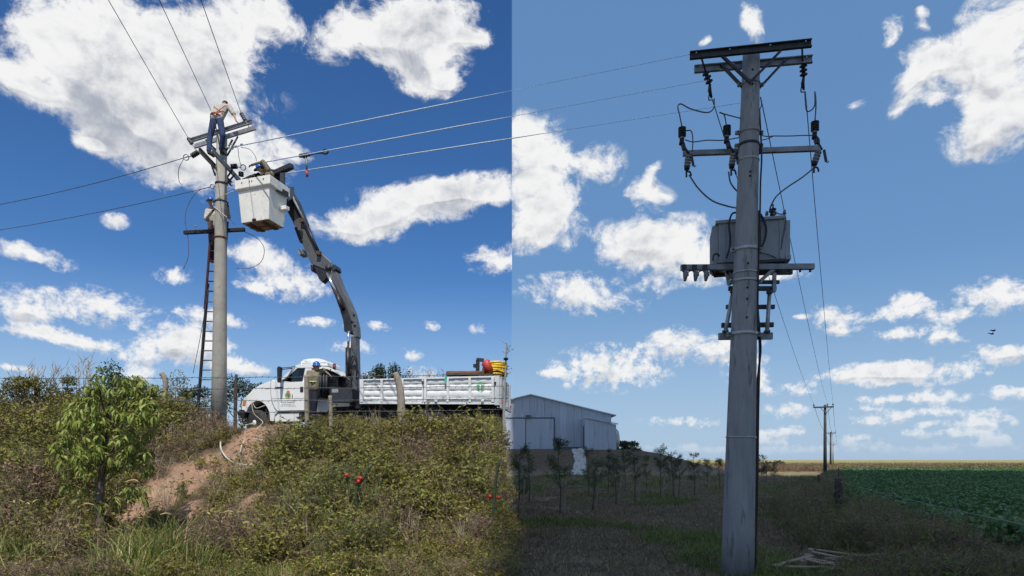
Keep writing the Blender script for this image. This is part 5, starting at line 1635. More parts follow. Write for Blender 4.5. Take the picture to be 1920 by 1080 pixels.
wheel(0.0, 0.17, 0.46, 0.46, 0.27, R(-20)); wheel(0.0, 1.88, 0.46, 0.46, 0.27, R(-18))
xw = tp(806, 790)[0]
for yy in (0.24, 0.56, 1.62, 1.94):
    wheel(xw, yy, 0.50, 0.50, 0.26)
for x, r_ in ((0.0, 0.07), (xw, 0.10)):
    MB().tube([T(x, 0.35, 0.48), T(x, 1.75, 0.48)], r_, 10).build('axle', M['black'], tr)
MB().prism([(xw - 1.9, 0.45), (xw - 0.9, 0.45), (xw - 0.9, 0.9), (xw - 1.9, 0.9)], T, 0.25, 0.58).build('fuel_tank', M['black'], tr, 0.04)
MB().prism([(xw - 0.70, 1.04), (xw + 0.70, 1.04), (xw + 0.70, 1.07), (xw - 0.70, 1.07)], T, 0.2, 0.8).build('mudguard', M['black'], tr)

# ------------------------------------------------------------------ load on the bed
yl = 0.5
a_, b2 = tp(837, 701, yl), tp(908, 700, yl)
lg = MB().tube([T(a_[0], yl, a_[1]), T(a_[0] + 0.02, yl, a_[1]), T(b2[0], yl, b2[1])], [0.08, 0.10, 0.085], 14)
single('log', lg, M['log'], 'brown wooden log lying along the top of the truck bed side', 'log')
lg2 = MB().tube([T(a_[0] + 0.4, yl + 0.3, a_[1] - 0.05), T(b2[0], yl + 0.3, b2[1] - 0.05)], [0.09, 0.08], 12)
single('log', lg2, M['log'], 'second brown log half hidden behind the front one on the bed', 'log')
yl = 0.62
hose_c = tp(928, 693, 1.0)
hs = thing('hose_coil', 'bright yellow hose coiled in a thick ring at the rear of the bed', 'hose', T(hose_c[0], 1.0, zf + 0.01))
for i in range(6):
    zz_ = tp(928, 704 - i * 4.2, 1.0)[1]
    MB().torus(T(hose_c[0] + 0.02 * math.sin(i * 2.1), 1.0, zz_), (0.05 * math.sin(i), 0.04, 1), 0.40 + 0.012 * math.sin(i * 3), 0.048, 30, 8).build('hose_turn', M['yellow_hose'], hs)
drum_top = tp(928, 682, 1.0)[1]; drum_bot = zf + 0.01
MB().lathe(T(hose_c[0], 1.0, drum_bot), (0, 0, 1), [(0, 0.34), (drum_top - drum_bot - 0.04, 0.34)], 24).build('hose_drum', M['yellow_hose'], hs)
au = thing('earth_auger', 'red hydraulic auger head on a black arm at the rear of the bed', 'auger', T(tp(896, 704, yl)[0], yl, zf))
a_, b2 = tp(894, 704, yl), tp(896, 674, yl)
MB().bar(T(a_[0], yl, zf), T(b2[0], yl, b2[1]), 0.10, 0.12).build('mast', M['crane_dark'], au, 0.01)
c_ = tp(907, 675.5, yl)
MB().bar(T(b2[0] - 0.04, yl, b2[1]), T(c_[0], yl, c_[1]), 0.10, 0.12).build('arm', M['iron'], au, 0.01)
d_ = tp(911, 678, yl); e_ = tp(918, 697, yl)
MB().tube([T(d_[0] - 0.02, yl, d_[1] + 0.03), T(d_[0], yl, d_[1]), T(e_[0], yl, e_[1])], [0.10, 0.15, 0.17], 16).build('motor', M['red_paint'], au)
q = tp(890.5, 686, yl); MB().box(T(q[0], yl, q[1]), (0.10, 0.16, 0.12), m=TM).build('bracket', M['crane_dark'], au, 0.01)
MB().tube(curve([T(e_[0] + 0.05, yl - 0.1, e_[1] - 0.05), T(e_[0] + 0.3, yl - 0.15, e_[1]), T(e_[0] + 0.55, yl - 0.1, e_[1] - 0.12), T(e_[0] + 0.3, yl, e_[1] - 0.2)]), 0.03).build('hose', M['black'], au)
q0, q1, q2 = tp(836.5, 705.5, -0.08), tp(835, 720, -0.08), tp(839, 744, -0.08)
st = MB().bar(T(q0[0], -0.07, q0[1] + 0.02), T(q1[0], -0.09, q1[1]), 0.02, 0.07, (1, 0, 0))
single('strap', st, M['green_strap'], 'short green strap hanging over the truck bed rail', 'strap')

# ------------------------------------------------------------------ bucket at the boom head
FLx, FLy, zt_ = -9.40, 21.7, 11.46
U, Vv = Vector((0.94, -0.34, 0)), Vector((0.24, 0.97, 0))
def B(u, v, z):
    return Vector((FLx, FLy, 0)) + U * u + Vv * v + Vector((0, 0, z))
bw, bd = 1.46, 1.18
bk = thing('work_bucket', 'chipped white box shaped work bucket on the crane boom', 'bucket', B(bw / 2, bd / 2, 10.05))
def shell(mb, o_top, i_top, z_top, o_bot, i_bot, z_bot):
    vs = []
    for ins, z in ((o_bot, z_bot), (o_top, z_top), (i_top, z_top), (i_bot, z_bot)):
        vs += [B(ins, ins, z), B(bw - ins, ins, z), B(bw - ins, bd - ins, z), B(ins, bd - ins, z)]
    fs = []
    for ring_ in range(3):
        for k_ in range(4):
            fs.append((ring_ * 4 + k_, ring_ * 4 + (k_ + 1) % 4, (ring_ + 1) * 4 + (k_ + 1) % 4, (ring_ + 1) * 4 + k_))
    fs += [(12 + k_, 12 + (k_ + 1) % 4, (k_ + 1) % 4, k_) for k_ in range(4)]
    return mb.add(vs, fs)
shell(MB(), 0.075, 0.115, zt_ - 0.36, 0.155, 0.195, 10.05).build('tub', M['bucket'], bk, 0.025, 3)
shell(MB(), 0.0, 0.05, zt_, 0.0, 0.05, zt_ - 0.30).build('rim', M['bucket'], bk, 0.02, 3)
shell(MB(), 0.001, 0.049, zt_ - 0.302, 0.072, 0.118, zt_ - 0.358).build('rim_flare', M['bucket'], bk)
MB().add([B(0.17, 0.17, 10.047), B(bw - 0.17, 0.17, 10.047), B(bw - 0.17, bd - 0.17, 10.047), B(0.17, bd - 0.17, 10.047),
          B(0.17, 0.17, 10.09), B(bw - 0.17, 0.17, 10.09), B(bw - 0.17, bd - 0.17, 10.09), B(0.17, bd - 0.17, 10.09)],
         [(0, 1, 2, 3), (7, 6, 5, 4), (0, 1, 5, 4), (1, 2, 6, 5), (2, 3, 7, 6), (3, 0, 4, 7)]).build('floor', M['rust'], bk)
for u in (0.40, 0.98):
    MB().bar(B(u, 0.17, 10.03), B(u + 0.02, bd - 0.17, 10.03), 0.16, 0.03).build('floor_runner', M['rust_dark'], bk)
MB().bar(B(0.18, bd * 0.5, 10.02), B(bw - 0.18, bd * 0.5, 10.02), 0.03, 0.015).build('floor_runner', M['rust_dark'], bk)
MB().box(B(0.70, 0.152, 10.10), (0.16, 0.05, 0.09), math.atan2(-0.34, 0.94)).build('drain_notch', M['black'], bk, 0.02)
MB().box(B(bw + 0.05, 0.80, 10.62), (0.22, 0.20, 0.14), math.atan2(-0.34, 0.94)).build('side_lug', M['bucket'], bk, 0.02)
MB().box(B(bw - 0.005, 0.72, 11.18), (0.012, 0.62, 0.20), math.atan2(-0.34, 0.94)).build('side_plate', M['steel_dark'], bk)
for u in (0.30, 0.62, 0.72, 1.20):
    MB().box(B(u, -0.004, zt_ - 0.12), (0.035, 0.012, 0.05), math.atan2(-0.34, 0.94)).build('rivet', M['steel_dark'], bk)
# boom head bracket joins bucket and boom
hx0 = tp(541, 356, YB)
bkm = T(hx0[0], YB + 0.15, hx0[1])
MB().bar(B(bw * 0.80, bd + 0.01, 11.25), bkm, 0.30, 0.34).build('pivot_bracket', M['crane_dark'], bk, 0.02)
MB().bar(B(bw * 0.92, bd * 0.75, zt_ + 0.02), B(bw * 0.92, bd * 0.75, zt_ + 0.42), 0.14, 0.14).build('jib_post', M['steel_dark'], bk, 0.01)
MB().bar(at(510, 328, 22.3), at(548, 311, 22.0), 0.20, 0.17).build('jib', M['steel_dark'], bk, 0.02)
MB().box(at(521, 330, 22.35), (0.45, 0.25, 0.35), 0.3).build('control_box', M['black'], bk, 0.03)
for i, (px, py) in enumerate(((455, 334), (463, 331), (470, 329))):
    MB().tube([at(px, py + 4, 21.95), at(px + 16, py - 4, 22.1)], 0.045).build('rubber_sleeve', M['black'], bk)

# ================================================================== fence, plants and bits on the bank
def limb(mb, pts, r0, r1, n=7):
    pts = curve(pts, 4)
    k = len(pts)
    mb.tube(pts, [r0 + (r1 - r0) * i / (k - 1) for i in range(k)], n)

FY = 19.5
def post(pxs, Y, r0, r1, m_, label, knobs=0.0, name='fence_post'):
    pts = [at(px, py, Y) for px, py in pxs]
    g = on(pts[-1].x, Y)
    pts[-1] = Vector((pts[-1].x, Y, g.z - 0.25))
    pts = curve(pts[::-1], 5)
    k = len(pts)
    rr = [(r0 + (r1 - r0) * i / (k - 1)) * (1 + knobs * math.sin(i * 2.3)) for i in range(k)]
    mb = MB().tube(pts, rr, 10)
    return single(name, mb, M[m_], label, 'fence post')
post([(303, 700), (310, 712), (310, 730), (308, 748), (309, 775)], 19.3, 0.085, 0.075, 'post_grey', 'crooked grey fence post standing between the leafy tree and the pole', 0.08)
post([(443, 702), (442, 735), (440, 785)], 19.6, 0.055, 0.045, 'post_dark', 'thin dark fence post right beside the concrete pole', 0.05)
post([(574.5, 703), (575, 740), (576, 790)], 19.6, 0.075, 0.065, 'post_grey', 'straight brown fence post in front of the crane operator', 0.04)
post([(741, 699), (747, 716), (752, 745), (753, 780), (760, 818)], 18.7, 0.135, 0.085, 'post_grey', 'stout weathered fence post leaning in front of the truck bed', 0.07)
post([(67, 706), (67, 730), (68, 790)], 19.6, 0.05, 0.045, 'post_dark', 'short dark fence post almost buried in the scrub at far left', 0.04)
post([(619, 742), (620, 765), (621, 800)], 19.4, 0.06, 0.055, 'post_grey', 'short broken post below the dark tool box of the truck', 0.06)
for i, (ya, yb, lab) in enumerate(((709, 701, 'top'), (727, 724, 'second'), (750, 747, 'third'), (772, 768, 'lowest'))):
    A, Bq = at(-120, ya, FY), at(953, yb, FY - 0.6)
    pts = sag(A, Bq, 0.05, 26)
    pts = [p + Vector((0, 0, 0.012 * math.sin(k * 2.2 + i))) for k, p in enumerate(pts)]
    mb = MB().tube(pts, 0.009, 5)
    for k in range(1, 90):
        p = pts[0].lerp(pts[-1], k / 90); q = k / 90 * 26; a = int(q); p = pts[a].lerp(pts[min(a + 1, 26)], q - a)
        mb.tube([p + Vector((-0.02, 0, -0.035)), p + Vector((0.02, 0, 0.035))], 0.007, 3)
    single('barbed_wire', mb, M['wire_dark'], lab + ' strand of the barbed wire fence along the bank', 'barbed wire')

# pale dead stalk with spiny side shoots at the rear of the truck
st = thing('dead_stalk', 'tall pale leafless stalk with short twigs at the rear of the truck', 'plant', on(-0.2, 18.8))
spine = [at(951, 640, 18.2), at(949, 670, 18.25), at(947, 720, 18.3), at(945, 770, 18.4), at(944, 806, 18.6)]
spine[-1] = on(spine[-1].x, 18.6, -0.05)
mb = MB(); limb(mb, spine[::-1], 0.045, 0.016); mb.build('stem', M['pale_stalk'], st)
rr = random.Random(4)
for i in range(26):
    t = rr.uniform(0.2, 1.0); f_ = t * (len(spine) - 1); a = int(min(f_, len(spine) - 2)); p = spine[a].lerp(spine[a + 1], f_ - a) if False else spine[::-1][a].lerp(spine[::-1][a + 1], f_ - a)
    d_ = Vector((rr.choice((-1, 1)) * rr.uniform(0.08, 0.20), rr.uniform(-0.1, 0.1), rr.uniform(0.02, 0.16)))
    mb = MB(); mb.tube([p, p + d_], [0.012, 0.005], 5); mb.ball(p + d_, 0.018, 6, 4); mb.build('twig', M['pale_stalk'], st)
q = at(948.5, 673, 18.2)
MB().ball(q, 0.06, 8, 6, (1.2, 1, 0.8)).build('seed_head', M['bird'], st)

# ------------------------------------------------------------------ the leafy young tree in front
tb = ray(190, 1035)
tree_at = tb.copy()
YT = tb.y
tree = thing('broadleaf_tree', 'young broadleaf tree with drooping leaves in front of the bank', 'tree', tb)
def tw(px, py, dy=0.0):
    return at(px, py, YT + dy)
mb = MB()
limb(mb, [tb - Vector((0, 0, 0.1)), tw(188, 960), tw(190, 900, 0.05), tw(196, 840, 0.05), tw(205, 780), tw(212, 735)], 0.095, 0.025, 10)
mb.build('trunk', M['bark'], tree)
tips = []
brs = [((188, 930), (165, 880), (130, 850), (112, 835), -0.2), ((190, 910), (225, 880), (255, 850), (272, 845), 0.2), ((192, 890), (160, 830), (140, 790), (125, 775), -0.1),
       ((195, 870), (235, 820), (262, 790), (285, 775), -0.2), ((198, 850), (170, 790), (150, 765), (146, 750), 0.2), ((200, 820), (235, 770), (252, 735), (262, 718), 0.1),
       ((204, 800), (190, 750), (185, 730), (182, 718), -0.25), ((206, 790), (240, 750), (272, 740), (292, 735), 0.25), ((190, 900), (200, 860), (215, 850), (228, 842), -0.45),
       ((192, 880), (175, 850), (165, 845), (158, 850), -0.5), ((197, 845), (210, 800), (222, 780), (230, 775), -0.45), ((200, 830), (180, 790), (170, 780), (165, 790), -0.4),
       ((196, 860), (230, 850), (250, 860), (262, 868), 0.1), ((188, 940), (165, 915), (145, 900), (135, 905), 0.2), ((188, 950), (215, 930), (235, 925), (246, 930), -0.2),
       ((193, 880), (215, 840), (240, 815), (262, 820), 0.4), ((196, 850), (165, 815), (140, 820), (125, 815), 0.35)]
for b_ in brs:
    dd = b_[4]
    P = [tw(*b_[0]), tw(*b_[1], dd * 0.5), tw(*b_[2], dd), tw(*b_[3], dd * 1.2)]
    mb = MB(); limb(mb, P, 0.024, 0.006, 6); mb.build('branch', M['bark'], tree)
    for k, w in ((1, 3), (2, 6), (3, 8)):
        for _ in range(w):
            tips.append(P[k] + Vector((rr.gauss(0, 0.13), rr.gauss(0, 0.15), rr.gauss(0.02, 0.11))))
for px, py, n_, s_ in ((205, 740, 8, 0.18), (232, 725, 9, 0.20), (262, 720, 8, 0.14), (285, 752, 7, 0.14), (165, 770, 8, 0.2), (200, 790, 6, 0.22), (245, 790, 6, 0.22),
                       (130, 850, 8, 0.18), (165, 865, 7, 0.2), (205, 880, 4, 0.2), (240, 850, 6, 0.2), (185, 820, 4, 0.2), (225, 830, 3, 0.2), (150, 800, 8, 0.2), (215, 765, 8, 0.2), (265, 775, 8, 0.18),
                       (255, 745, 8, 0.16), (180, 745, 6, 0.14), (235, 805, 8, 0.22)):
    for _ in range(n_):
        tips.append(tw(px, py) + Vector((rr.gauss(0, s_ * 0.6), rr.gauss(0, 0.20), rr.gauss(0, s_ * 0.5))))
tips = [p for p in tips if rr.random() > 0.08]
# whorls of hanging leaves
LP, LD, LL = [], [], []
for p in tips:
    n_ = rr.randint(6, 10)
    for k in range(n_):
        a = 2 * math.pi * (k + rr.random() * 0.7) / n_
        d_ = Vector((math.cos(a), math.sin(a), rr.uniform(-2.0, 0.15))).normalized()
        LP.append(p + d_ * 0.012 + Vector((0, 0, rr.uniform(-0.03, 0.03)))); LD.append(d_); LL.append(rr.choice((rr.uniform(0.08, 0.13), rr.uniform(0.13, 0.21), rr.uniform(0.15, 0.23))))
def leaf_mesh():
    L, W = 1.0, 0.25
    rows = [(0.0, 0.0, 0.0), (0.22, 0.75, 0.02), (0.5, 1.0, -0.02), (0.78, 0.62, -0.14), (1.0, 0.0, -0.32)]
    vs, fs = [(0, 0, 0)], []
    for (t, w, z) in rows[1:-1]:
        vs += [(t, -w * W / 2, z + 0.05 * w), (t, 0, z), (t, w * W / 2, z + 0.05 * w)]
    vs.append((1.0, 0, rows[-1][2]))
    fs += [(0, 1, 2), (0, 2, 3)]
    for i in range(2):
        o = 1 + i * 3
        fs += [(o, o + 3, o + 4, o + 1), (o + 1, o + 4, o + 5, o + 2)]
    o = 7
    fs += [(o, 10, o + 1), (o + 1, 10, o + 2)]
    me = bpy.data.meshes.new('leaf'); me.from_pydata(vs, [], fs); me.materials.append(M['leaf_tree'])
    me.polygons.foreach_set('use_smooth', [True] * len(fs))
    return me
lm = leaf_mesh()
order = sorted(range(len(LP)), key=lambda i: LP[i].y - 0.35 * LL[i] * 10)
rest = []
for k, i in enumerate(order):
    d_ = LD[i]
    s_ = d_.cross(Vector((0, 0, 1))).normalized() if abs(d_.z) < 0.99 else Vector((1, 0, 0))
    s_ = (Quaternion(d_, rr.uniform(-0.7, 0.7)) @ s_).normalized()
    n_ = s_.cross(d_)
    mt = Matrix((d_, s_, n_)).transposed()
    if k < 300:
        o = bpy.data.objects.new('leaf', lm); COL.objects.link(o); o.parent = tree
        o.matrix_local = Matrix.Translation(LP[i] - tb) @ (mt * LL[i]).to_4x4()
    else:
        rest.append((LP[i], mt * LL[i]))
lv = np.array([v.co[:] for v in lm.vertices])
VV, FF4, FF3, o_ = [], [], [], 0
for p, mt in rest:
    VV.append(lv @ np.array(mt).T + np.array(p - tb))
lt_ = []
for f_ in lm.polygons:
    v_ = list(f_.vertices)
    lt_ += [v_] if len(v_) == 3 else [[v_[0], v_[1], v_[2]], [v_[0], v_[2], v_[3]]]
lt_ = np.array(lt_)
FFa = np.concatenate([lt_ + k * len(lv) for k in range(len(rest))])
fo = link('foliage', fast_mesh('foliage', np.concatenate(VV), FFa, [M['leaf_tree']], True), tree)
tag(fo, 'inner mass of hanging leaves', None, None, 'stuff')

# ------------------------------------------------------------------ shrubs and trees along the skyline
def bush(name, label, cat, centre, size, n, leaf, mats, seed, trunk=0.05, group=None, airy=0.0, lobes=7):
    """trunk, branching limbs and a crown of many leaves in uneven clumps"""
    r = np.random.default_rng(seed)
    base_ = Vector(centre)
    t = thing(name, label, cat, base_, group)
    w, d, hh = size
    L = np.stack([r.normal(0, w * 0.24, lobes), r.normal(0, d * 0.24, lobes), r.uniform(0.35, 0.86, lobes) * hh], 1)
    L[0] = (0, 0, hh * 0.86)
    mb = MB()
    limb(mb, [base_ - Vector((0, 0, 0.1)), base_ + Vector((w * 0.03, 0, hh * 0.3)), base_ + Vector(L[0]) * 0.8], trunk, trunk * 0.25, 7)
    for k in range(1, lobes):
        e = Vector(L[k]); mb.tube([base_ + Vector((0, 0, e.z * 0.35)), base_ + e * 0.6 + Vector((0, 0, e.z * 0.08)), base_ + e], [trunk * 0.45, trunk * 0.3, trunk * 0.1], 5)
    mb.build('trunk', M[mats[1]], t)
    k = r.integers(0, lobes, n)
    rad = np.array([w, d, hh * 0.75]) * r.uniform(0.13, 0.27, lobes)[:, None]
    dirn = r.normal(size=(n, 3)); dirn /= np.linalg.norm(dirn, axis=1, keepdims=True)
    P = L[k] + dirn * rad[k] * (r.random(n)[:, None] ** (0.45 if not airy else 0.8))
    P[:, 2] = np.maximum(P[:, 2], hh * 0.06)
    D = dirn * 0.6 + r.normal(0, 0.6, (n, 3)); D /= np.linalg.norm(D, axis=1, keepdims=True)
    V, T_ = leaves_arr(P, D, leaf[0] * r.uniform(0.6, 1.3, n), leaf[1] * r.uniform(0.7, 1.2, n), 0.1, seed)
    link('crown', fast_mesh('crown', V, T_, [M[mats[0]]]), t)
    return t

sky_bushes = [  # column, row of top, row of foot, depth, width m, leaves, leaf size, kind, label
 (205, 682, 780, 19.8, 1.5, 1500, (0.075, 0.035), 'dark_leaf', 'tallest dark green shrub rising behind the leafy tree', 'shrub'),
 (335, 702, 790, 24.0, 1.9, 700, (0.10, 0.03), 'weed_green', 'airy grey green shrub between crooked post and ladder', 'shrub'),
 (375, 722, 795, 30.0, 2.6, 1700, (0.12, 0.05), 'dark_leaf', 'dark evergreen shrub seen behind the ladder foot', 'shrub'),
 (452, 712, 795, 32.0, 2.7, 2200, (0.12, 0.05), 'dark_leaf', 'dark evergreen shrub between pole and truck bonnet', 'shrub'),
 (478, 722, 795, 31.0, 1.6, 900, (0.12, 0.05), 'dark_leaf', 'small dark shrub just above the truck bonnet', 'shrub'),
 (713, 682, 780, 34.0, 1.7, 1900, (0.12, 0.055), 'dark_leaf', 'dense dark rounded treetop behind the front of the bed', 'tree'),
 (738, 678, 780, 36.0, 2.0, 800, (0.13, 0.05), 'dark_leaf', 'open dark treetop just right of the rounded one', 'tree'),
 (690, 700, 780, 33.0, 1.9, 1500, (0.12, 0.05), 'dark_leaf', 'low dark foliage between crane column and rounded treetop', 'shrub'),
 (660, 702, 780, 33.0, 2.0, 1300, (0.12, 0.05), 'dark_leaf', 'low dark foliage behind the crane column', 'shrub'),
 (130, 702, 790, 19.8, 1.5, 1200, (0.075, 0.035), 'weed_green', 'olive shrub on the skyline near the left edge', 'shrub'),
 (40, 712, 790, 19.9, 1.9, 1300, (0.075, 0.035), 'weed_green', 'olive shrub in the left corner of the skyline', 'shrub'),
 (248, 712, 790, 19.8, 1.3, 1000, (0.075, 0.035), 'dark_leaf', 'dark shrub behind the top of the leafy tree', 'shrub'),
]
for i, (px, pt, pb, Y, w, n, lf, kind, lab, cat) in enumerate(sky_bushes):
    p = at(px, pb, Y); p.z = h(p.x, Y)
    topz = at(px, pt, Y).z
    n = int(n * 1.9); lf = (lf[0] * 1.1, lf[1] * 1.15)
    bush('shrub' if cat == 'shrub' else 'evergreen_tree', lab, cat, p, (w, w, (topz - p.z) * 1.02), n, lf, (kind, 'bark'), 200 + i, 0.06, 'skyline shrubs behind the fence', 1 if n < 900 else 0)
# bare winter-looking twigs above the bed and along the skyline
def twigs(label, px0, px1, pt, pb, Y, n, seed, m_='twig'):
    r = random.Random(seed)
    p = at((px0 + px1) / 2, pb, Y); p.z = h(p.x, Y)
    t = thing('bare_shrub', label, 'shrub', p, 'skyline shrubs behind the fence')
    mb = MB()
    for _ in range(n):
        a = at(r.uniform(px0, px1), pb, Y); a.z = p.z - 0.05
        b_ = at(r.uniform(px0, px1), r.uniform(pt, pt + 14), Y + r.uniform(-0.5, 0.5))
        m1 = a.lerp(b_, 0.6) + Vector((r.uniform(-0.08, 0.08), 0, 0))
        mb.tube([a, m1, b_], [0.018, 0.012, 0.005], 4)
        for _k in range(4):
            c_ = m1.lerp(b_, r.random()); mb.tube([c_, c_ + Vector((r.uniform(-0.22, 0.22), r.uniform(-0.1, 0.1), r.uniform(0.08, 0.3)))], [0.007, 0.003], 3)
    mb.build('stems', M[m_], t)
twigs('bare grey twigs above the middle of the truck bed', 785, 835, 690, 770, 33.0, 26, 1)
twigs('bare grey twigs left of the bed centre, right of the open treetop', 756, 786, 696, 770, 33.5, 16, 2)
twigs('thin dry stalks standing on the skyline at the left', 10, 150, 682, 760, 19.9, 30, 3)
twigs('thin dry stalks standing between the olive shrub and the tallest shrub', 140, 180, 668, 760, 19.9, 10, 5)

# tall green grass clump with pale seed heads, front left
def grass_clump(label, px, py, n, hgt, seed, heads=8):
    r = np.random.default_rng(seed)
    b_ = ray(px, py)
    t = thing('grass_clump', label, 'grass', b_)
    g = grass_proto('blades', seed, n, hgt, 0.6, 0.016, ('grass', 'grass_dry'), 0.32)
    link('blades', g.data, t)
    mb = MB(); hd = MB()
    for k in range(heads):
        a = r.uniform(0, 6.28); o = Vector((0.15 * math.cos(a), 0.15 * math.sin(a), 0))
        out = Vector((math.cos(a), math.sin(a), 0))
        p = [b_ + o, b_ + o + out * 0.10 + Vector((0, 0, hgt * 0.7)), b_ + o + out * 0.28 + Vector((0, 0, hgt * 1.12))]
        e = p[-1] + out * 0.20 + Vector((0, 0, 0.02))
        mb.tube(curve(p, 4), 0.004, 4); hd.tube(curve([p[-1], p[-1].lerp(e, 0.5) + Vector((0, 0, 0.03)), e], 3), [0.006, 0.011, 0.012, 0.012, 0.012, 0.010, 0.005], 6)
    mb.build('stalk', M['grass'], t); hd.build('seed_head', M['grass_dry'], t)
grass_clump('tall green grass clump with pale seed heads right of the tree foot', 300, 1075, 330, 1.45, 31, 9)
grass_clump('tall grass clump at the bottom edge just left of the tree foot', 235, 1082, 220, 1.1, 32, 4)
grass_clump('grass clump with long pale seed heads in the bottom left corner', 28, 1070, 170, 1.05, 33, 8)
grass_clump('grass clump leaning at the bottom right of the bare track', 370, 1078, 200, 0.95, 34, 4)

# ------------------------------------------------------------------ cacti
def cactus(label, arms, fruits, Yd):
    b_ = Vector(arms[0][0])
    g = on(b_.x, b_.y)
    t = thing('cactus', label, 'cactus', g)
    for a in arms:
        mb = MB(); pts = curve([Vector(p) for p in a], 5)
        k = len(pts)
        n = 10
        mb.tube(pts, [0.042 * (1 - 0.35 * i / k) for i in range(k)], n)
        for i in range(1, k - 1, 1):
            for j in range(4):
                th = j * math.pi / 2 + 0.4
                d_ = Vector((math.cos(th), math.sin(th), 0.2))
                mb.tube([pts[i], pts[i] + d_ * 0.065], [0.014, 0.003], 4)
        mb.build('stem', M['cactus'], t)
    for p in fruits:
        MB().ball(Vector(p), 0.044, 10, 7, (1, 1, 1.1)).build('fruit', M['fruit'], t)
g = ray(932, 1000); Yc = g.y
cactus('upright cactus column with a red fruit near the seam of the bank', [[on(g.x, Yc, -0.05), at(926, 960, Yc), at(928, 915, Yc), at(936, 862, Yc)]], [at(919, 931, Yc - 0.05), at(935, 933, Yc - 0.06)], Yc)
g = ray(672, 985); Yc = g.y
gg_ = on(g.x, Yc, -0.05)
cactus('branching cactus with three red fruits in the middle of the bank', [[gg_, at(664, 950, Yc), at(652, 920, Yc), at(650, 895, Yc)], [gg_, at(668, 925, Yc - 0.1), at(682, 895, Yc - 0.1), at(694, 874, Yc - 0.1)],
       [gg_, at(705, 975, Yc - 0.2), at(722, 950, Yc - 0.2)]], [at(650, 891, Yc - 0.06), at(676, 897, Yc - 0.14), at(672, 903, Yc - 0.16)], Yc)
# dead pale roots and sticks
for pts, lab in (([(870, 930), (858, 937), (845, 948), (838, 962)], 'pale yellow dead stem arching left of the upright cactus'),
                 ([(895, 948), (912, 960), (928, 972)], 'pale dead stick lying at the foot of the upright cactus'),
                 ([(398, 858), (412, 862), (420, 872)], 'bleached root sticking out of the bare track'),
                 ([(405, 905), (404, 955), (406, 972)], 'thin bleached stick hanging below the bare track')):
    P = []
    for x, y in pts:
        g = ray(x, y + 6); q = at(x, y, g.y - 0.15); P.append(q)
    mb = MB(); limb(mb, P, 0.022, 0.010, 6)
    single('dead_stick', mb, M['grass_dry'], lab, 'stick')
# pale cable lying in loops on the bare earth
for pts, lab, r_ in (([(415, 834), (416, 850), (425, 866), (440, 876), (460, 880), (480, 878), (508, 866)], 'pale cable lying in a wide loop on the bare earth', 0.024),
                ([(460, 832), (454, 845), (451, 862), (455, 878)], 'short pale cable piece standing beside the cable loop', 0.013),
                ([(475, 830), (492, 833), (508, 834)], 'pale cable piece lying on the spoil above the loop', 0.013),
                ([(513, 837), (498, 846), (480, 860)], 'pale cable strand running diagonally over the bare track', 0.010),
                ([(428, 790), (445, 793), (460, 797), (474, 802)], 'pale cable running from the concrete pole to the front wheel', 0.022),
                ([(497, 760), (480, 765), (472, 752), (476, 775), (492, 790), (490, 805), (480, 815)], 'tangled pale cable hanging in front of the truck wheel arch', 0.011)):
    P = []
    for x, y in pts:
        g = ray(x, y)
        P.append(g + Vector((0, -0.05, 0.12)) if y > 800 else at(x, y, 20.3))
    single('cable', MB().tube(curve(P, 6), r_, 6), M['cable_white'], lab, 'cable')

# ================================================================== the transformer pole on the right
def rp(px, py, Y=RP):
    return at(px, py, Y)
pb = Vector((rp(1382, 1080).x, RP, h(rp(1382, 1080).x, RP) - 0.05))
ptop = rp(1409, 95)
pole = thing('transformer_pole', 'tall tapered grey concrete pole with crossarms and transformer platform in the right half', 'utility pole', pb)
def pc(py):
    """centre of the pole at the height of row py"""
    z = CAMZ + (HY - py) / F * RP
    t = (z - pb.z) / (ptop.z - pb.z)
    return pb.lerp(ptop, t)
def pr_(py):
    z = CAMZ + (HY - py) / F * RP
    t = (z - pb.z) / (ptop.z - pb.z)
    return 0.272 + (0.136 - 0.272) * t
n = 24
mb = MB()
pts = [pb.lerp(ptop, i / 10) for i in range(11)]
rad = [0.272 + (0.136 - 0.272) * i / 10 for i in range(11)]
mb.tube(pts, rad, n)
shaft = mb.build('shaft', M['concrete_blue'], pole)
# mould seams, climbing holes
for a in (R(-118), R(-52)):
    d_ = Vector((math.cos(a), math.sin(a), 0))
    MB().tube([pts[i] + d_ * (rad[i] + 0.001) for i in range(11)], 0.004, 5).build('mould_seam', M['concrete'], shaft)
for py in (140, 167, 330, 545, 600, 338, 500, 566):
    d_ = Vector((-0.15, -1, 0)).normalized()
    c_ = pc(py) + d_ * (pr_(py) - 0.02)
    MB().tube([c_, c_ + d_ * 0.0235], 0.020, 10).build('bolt_hole', M['black'], shaft)
def clamp(py, w=0.05, m_='galv', ears=True, th=0.012):
    c_, r_ = pc(py), pr_(py)
    d_ = (ptop - pb).normalized()
    b_ = MB().lathe(c_ - d_ * w / 2, d_, [(0, r_ + 0.001), (0, r_ + th), (w, r_ + th), (w, r_ + 0.001)], 28).build('band', M[m_], pole)
    if ears:
        for s_ in (-1, 1):
            e = c_ + Vector((s_ * (r_ + 0.04), 0, 0))
            MB().box(e, (0.07, 0.05, w * 1.3)).build('band_lug', M['galv_dull'], b_, 0.005)
            MB().tube([e + Vector((0.0, -0.06, 0)), e + Vector((0.0, 0.06, 0))], 0.012, 8).build('bolt', M['iron'], b_)
for py, w, m_, e in ((159, 0.035, 'galv_dull', True), (249, 0.045, 'galv_dull', True), (273, 0.04, 'iron', True), (302, 0.02, 'galv', False),
                     (469, 0.06, 'galv', True), (513, 0.025, 'galv', False), (528, 0.045, 'galv', True), (627, 0.06, 'galv', True), (820, 0.02, 'galv', False)):
    clamp(py, w, m_, e)
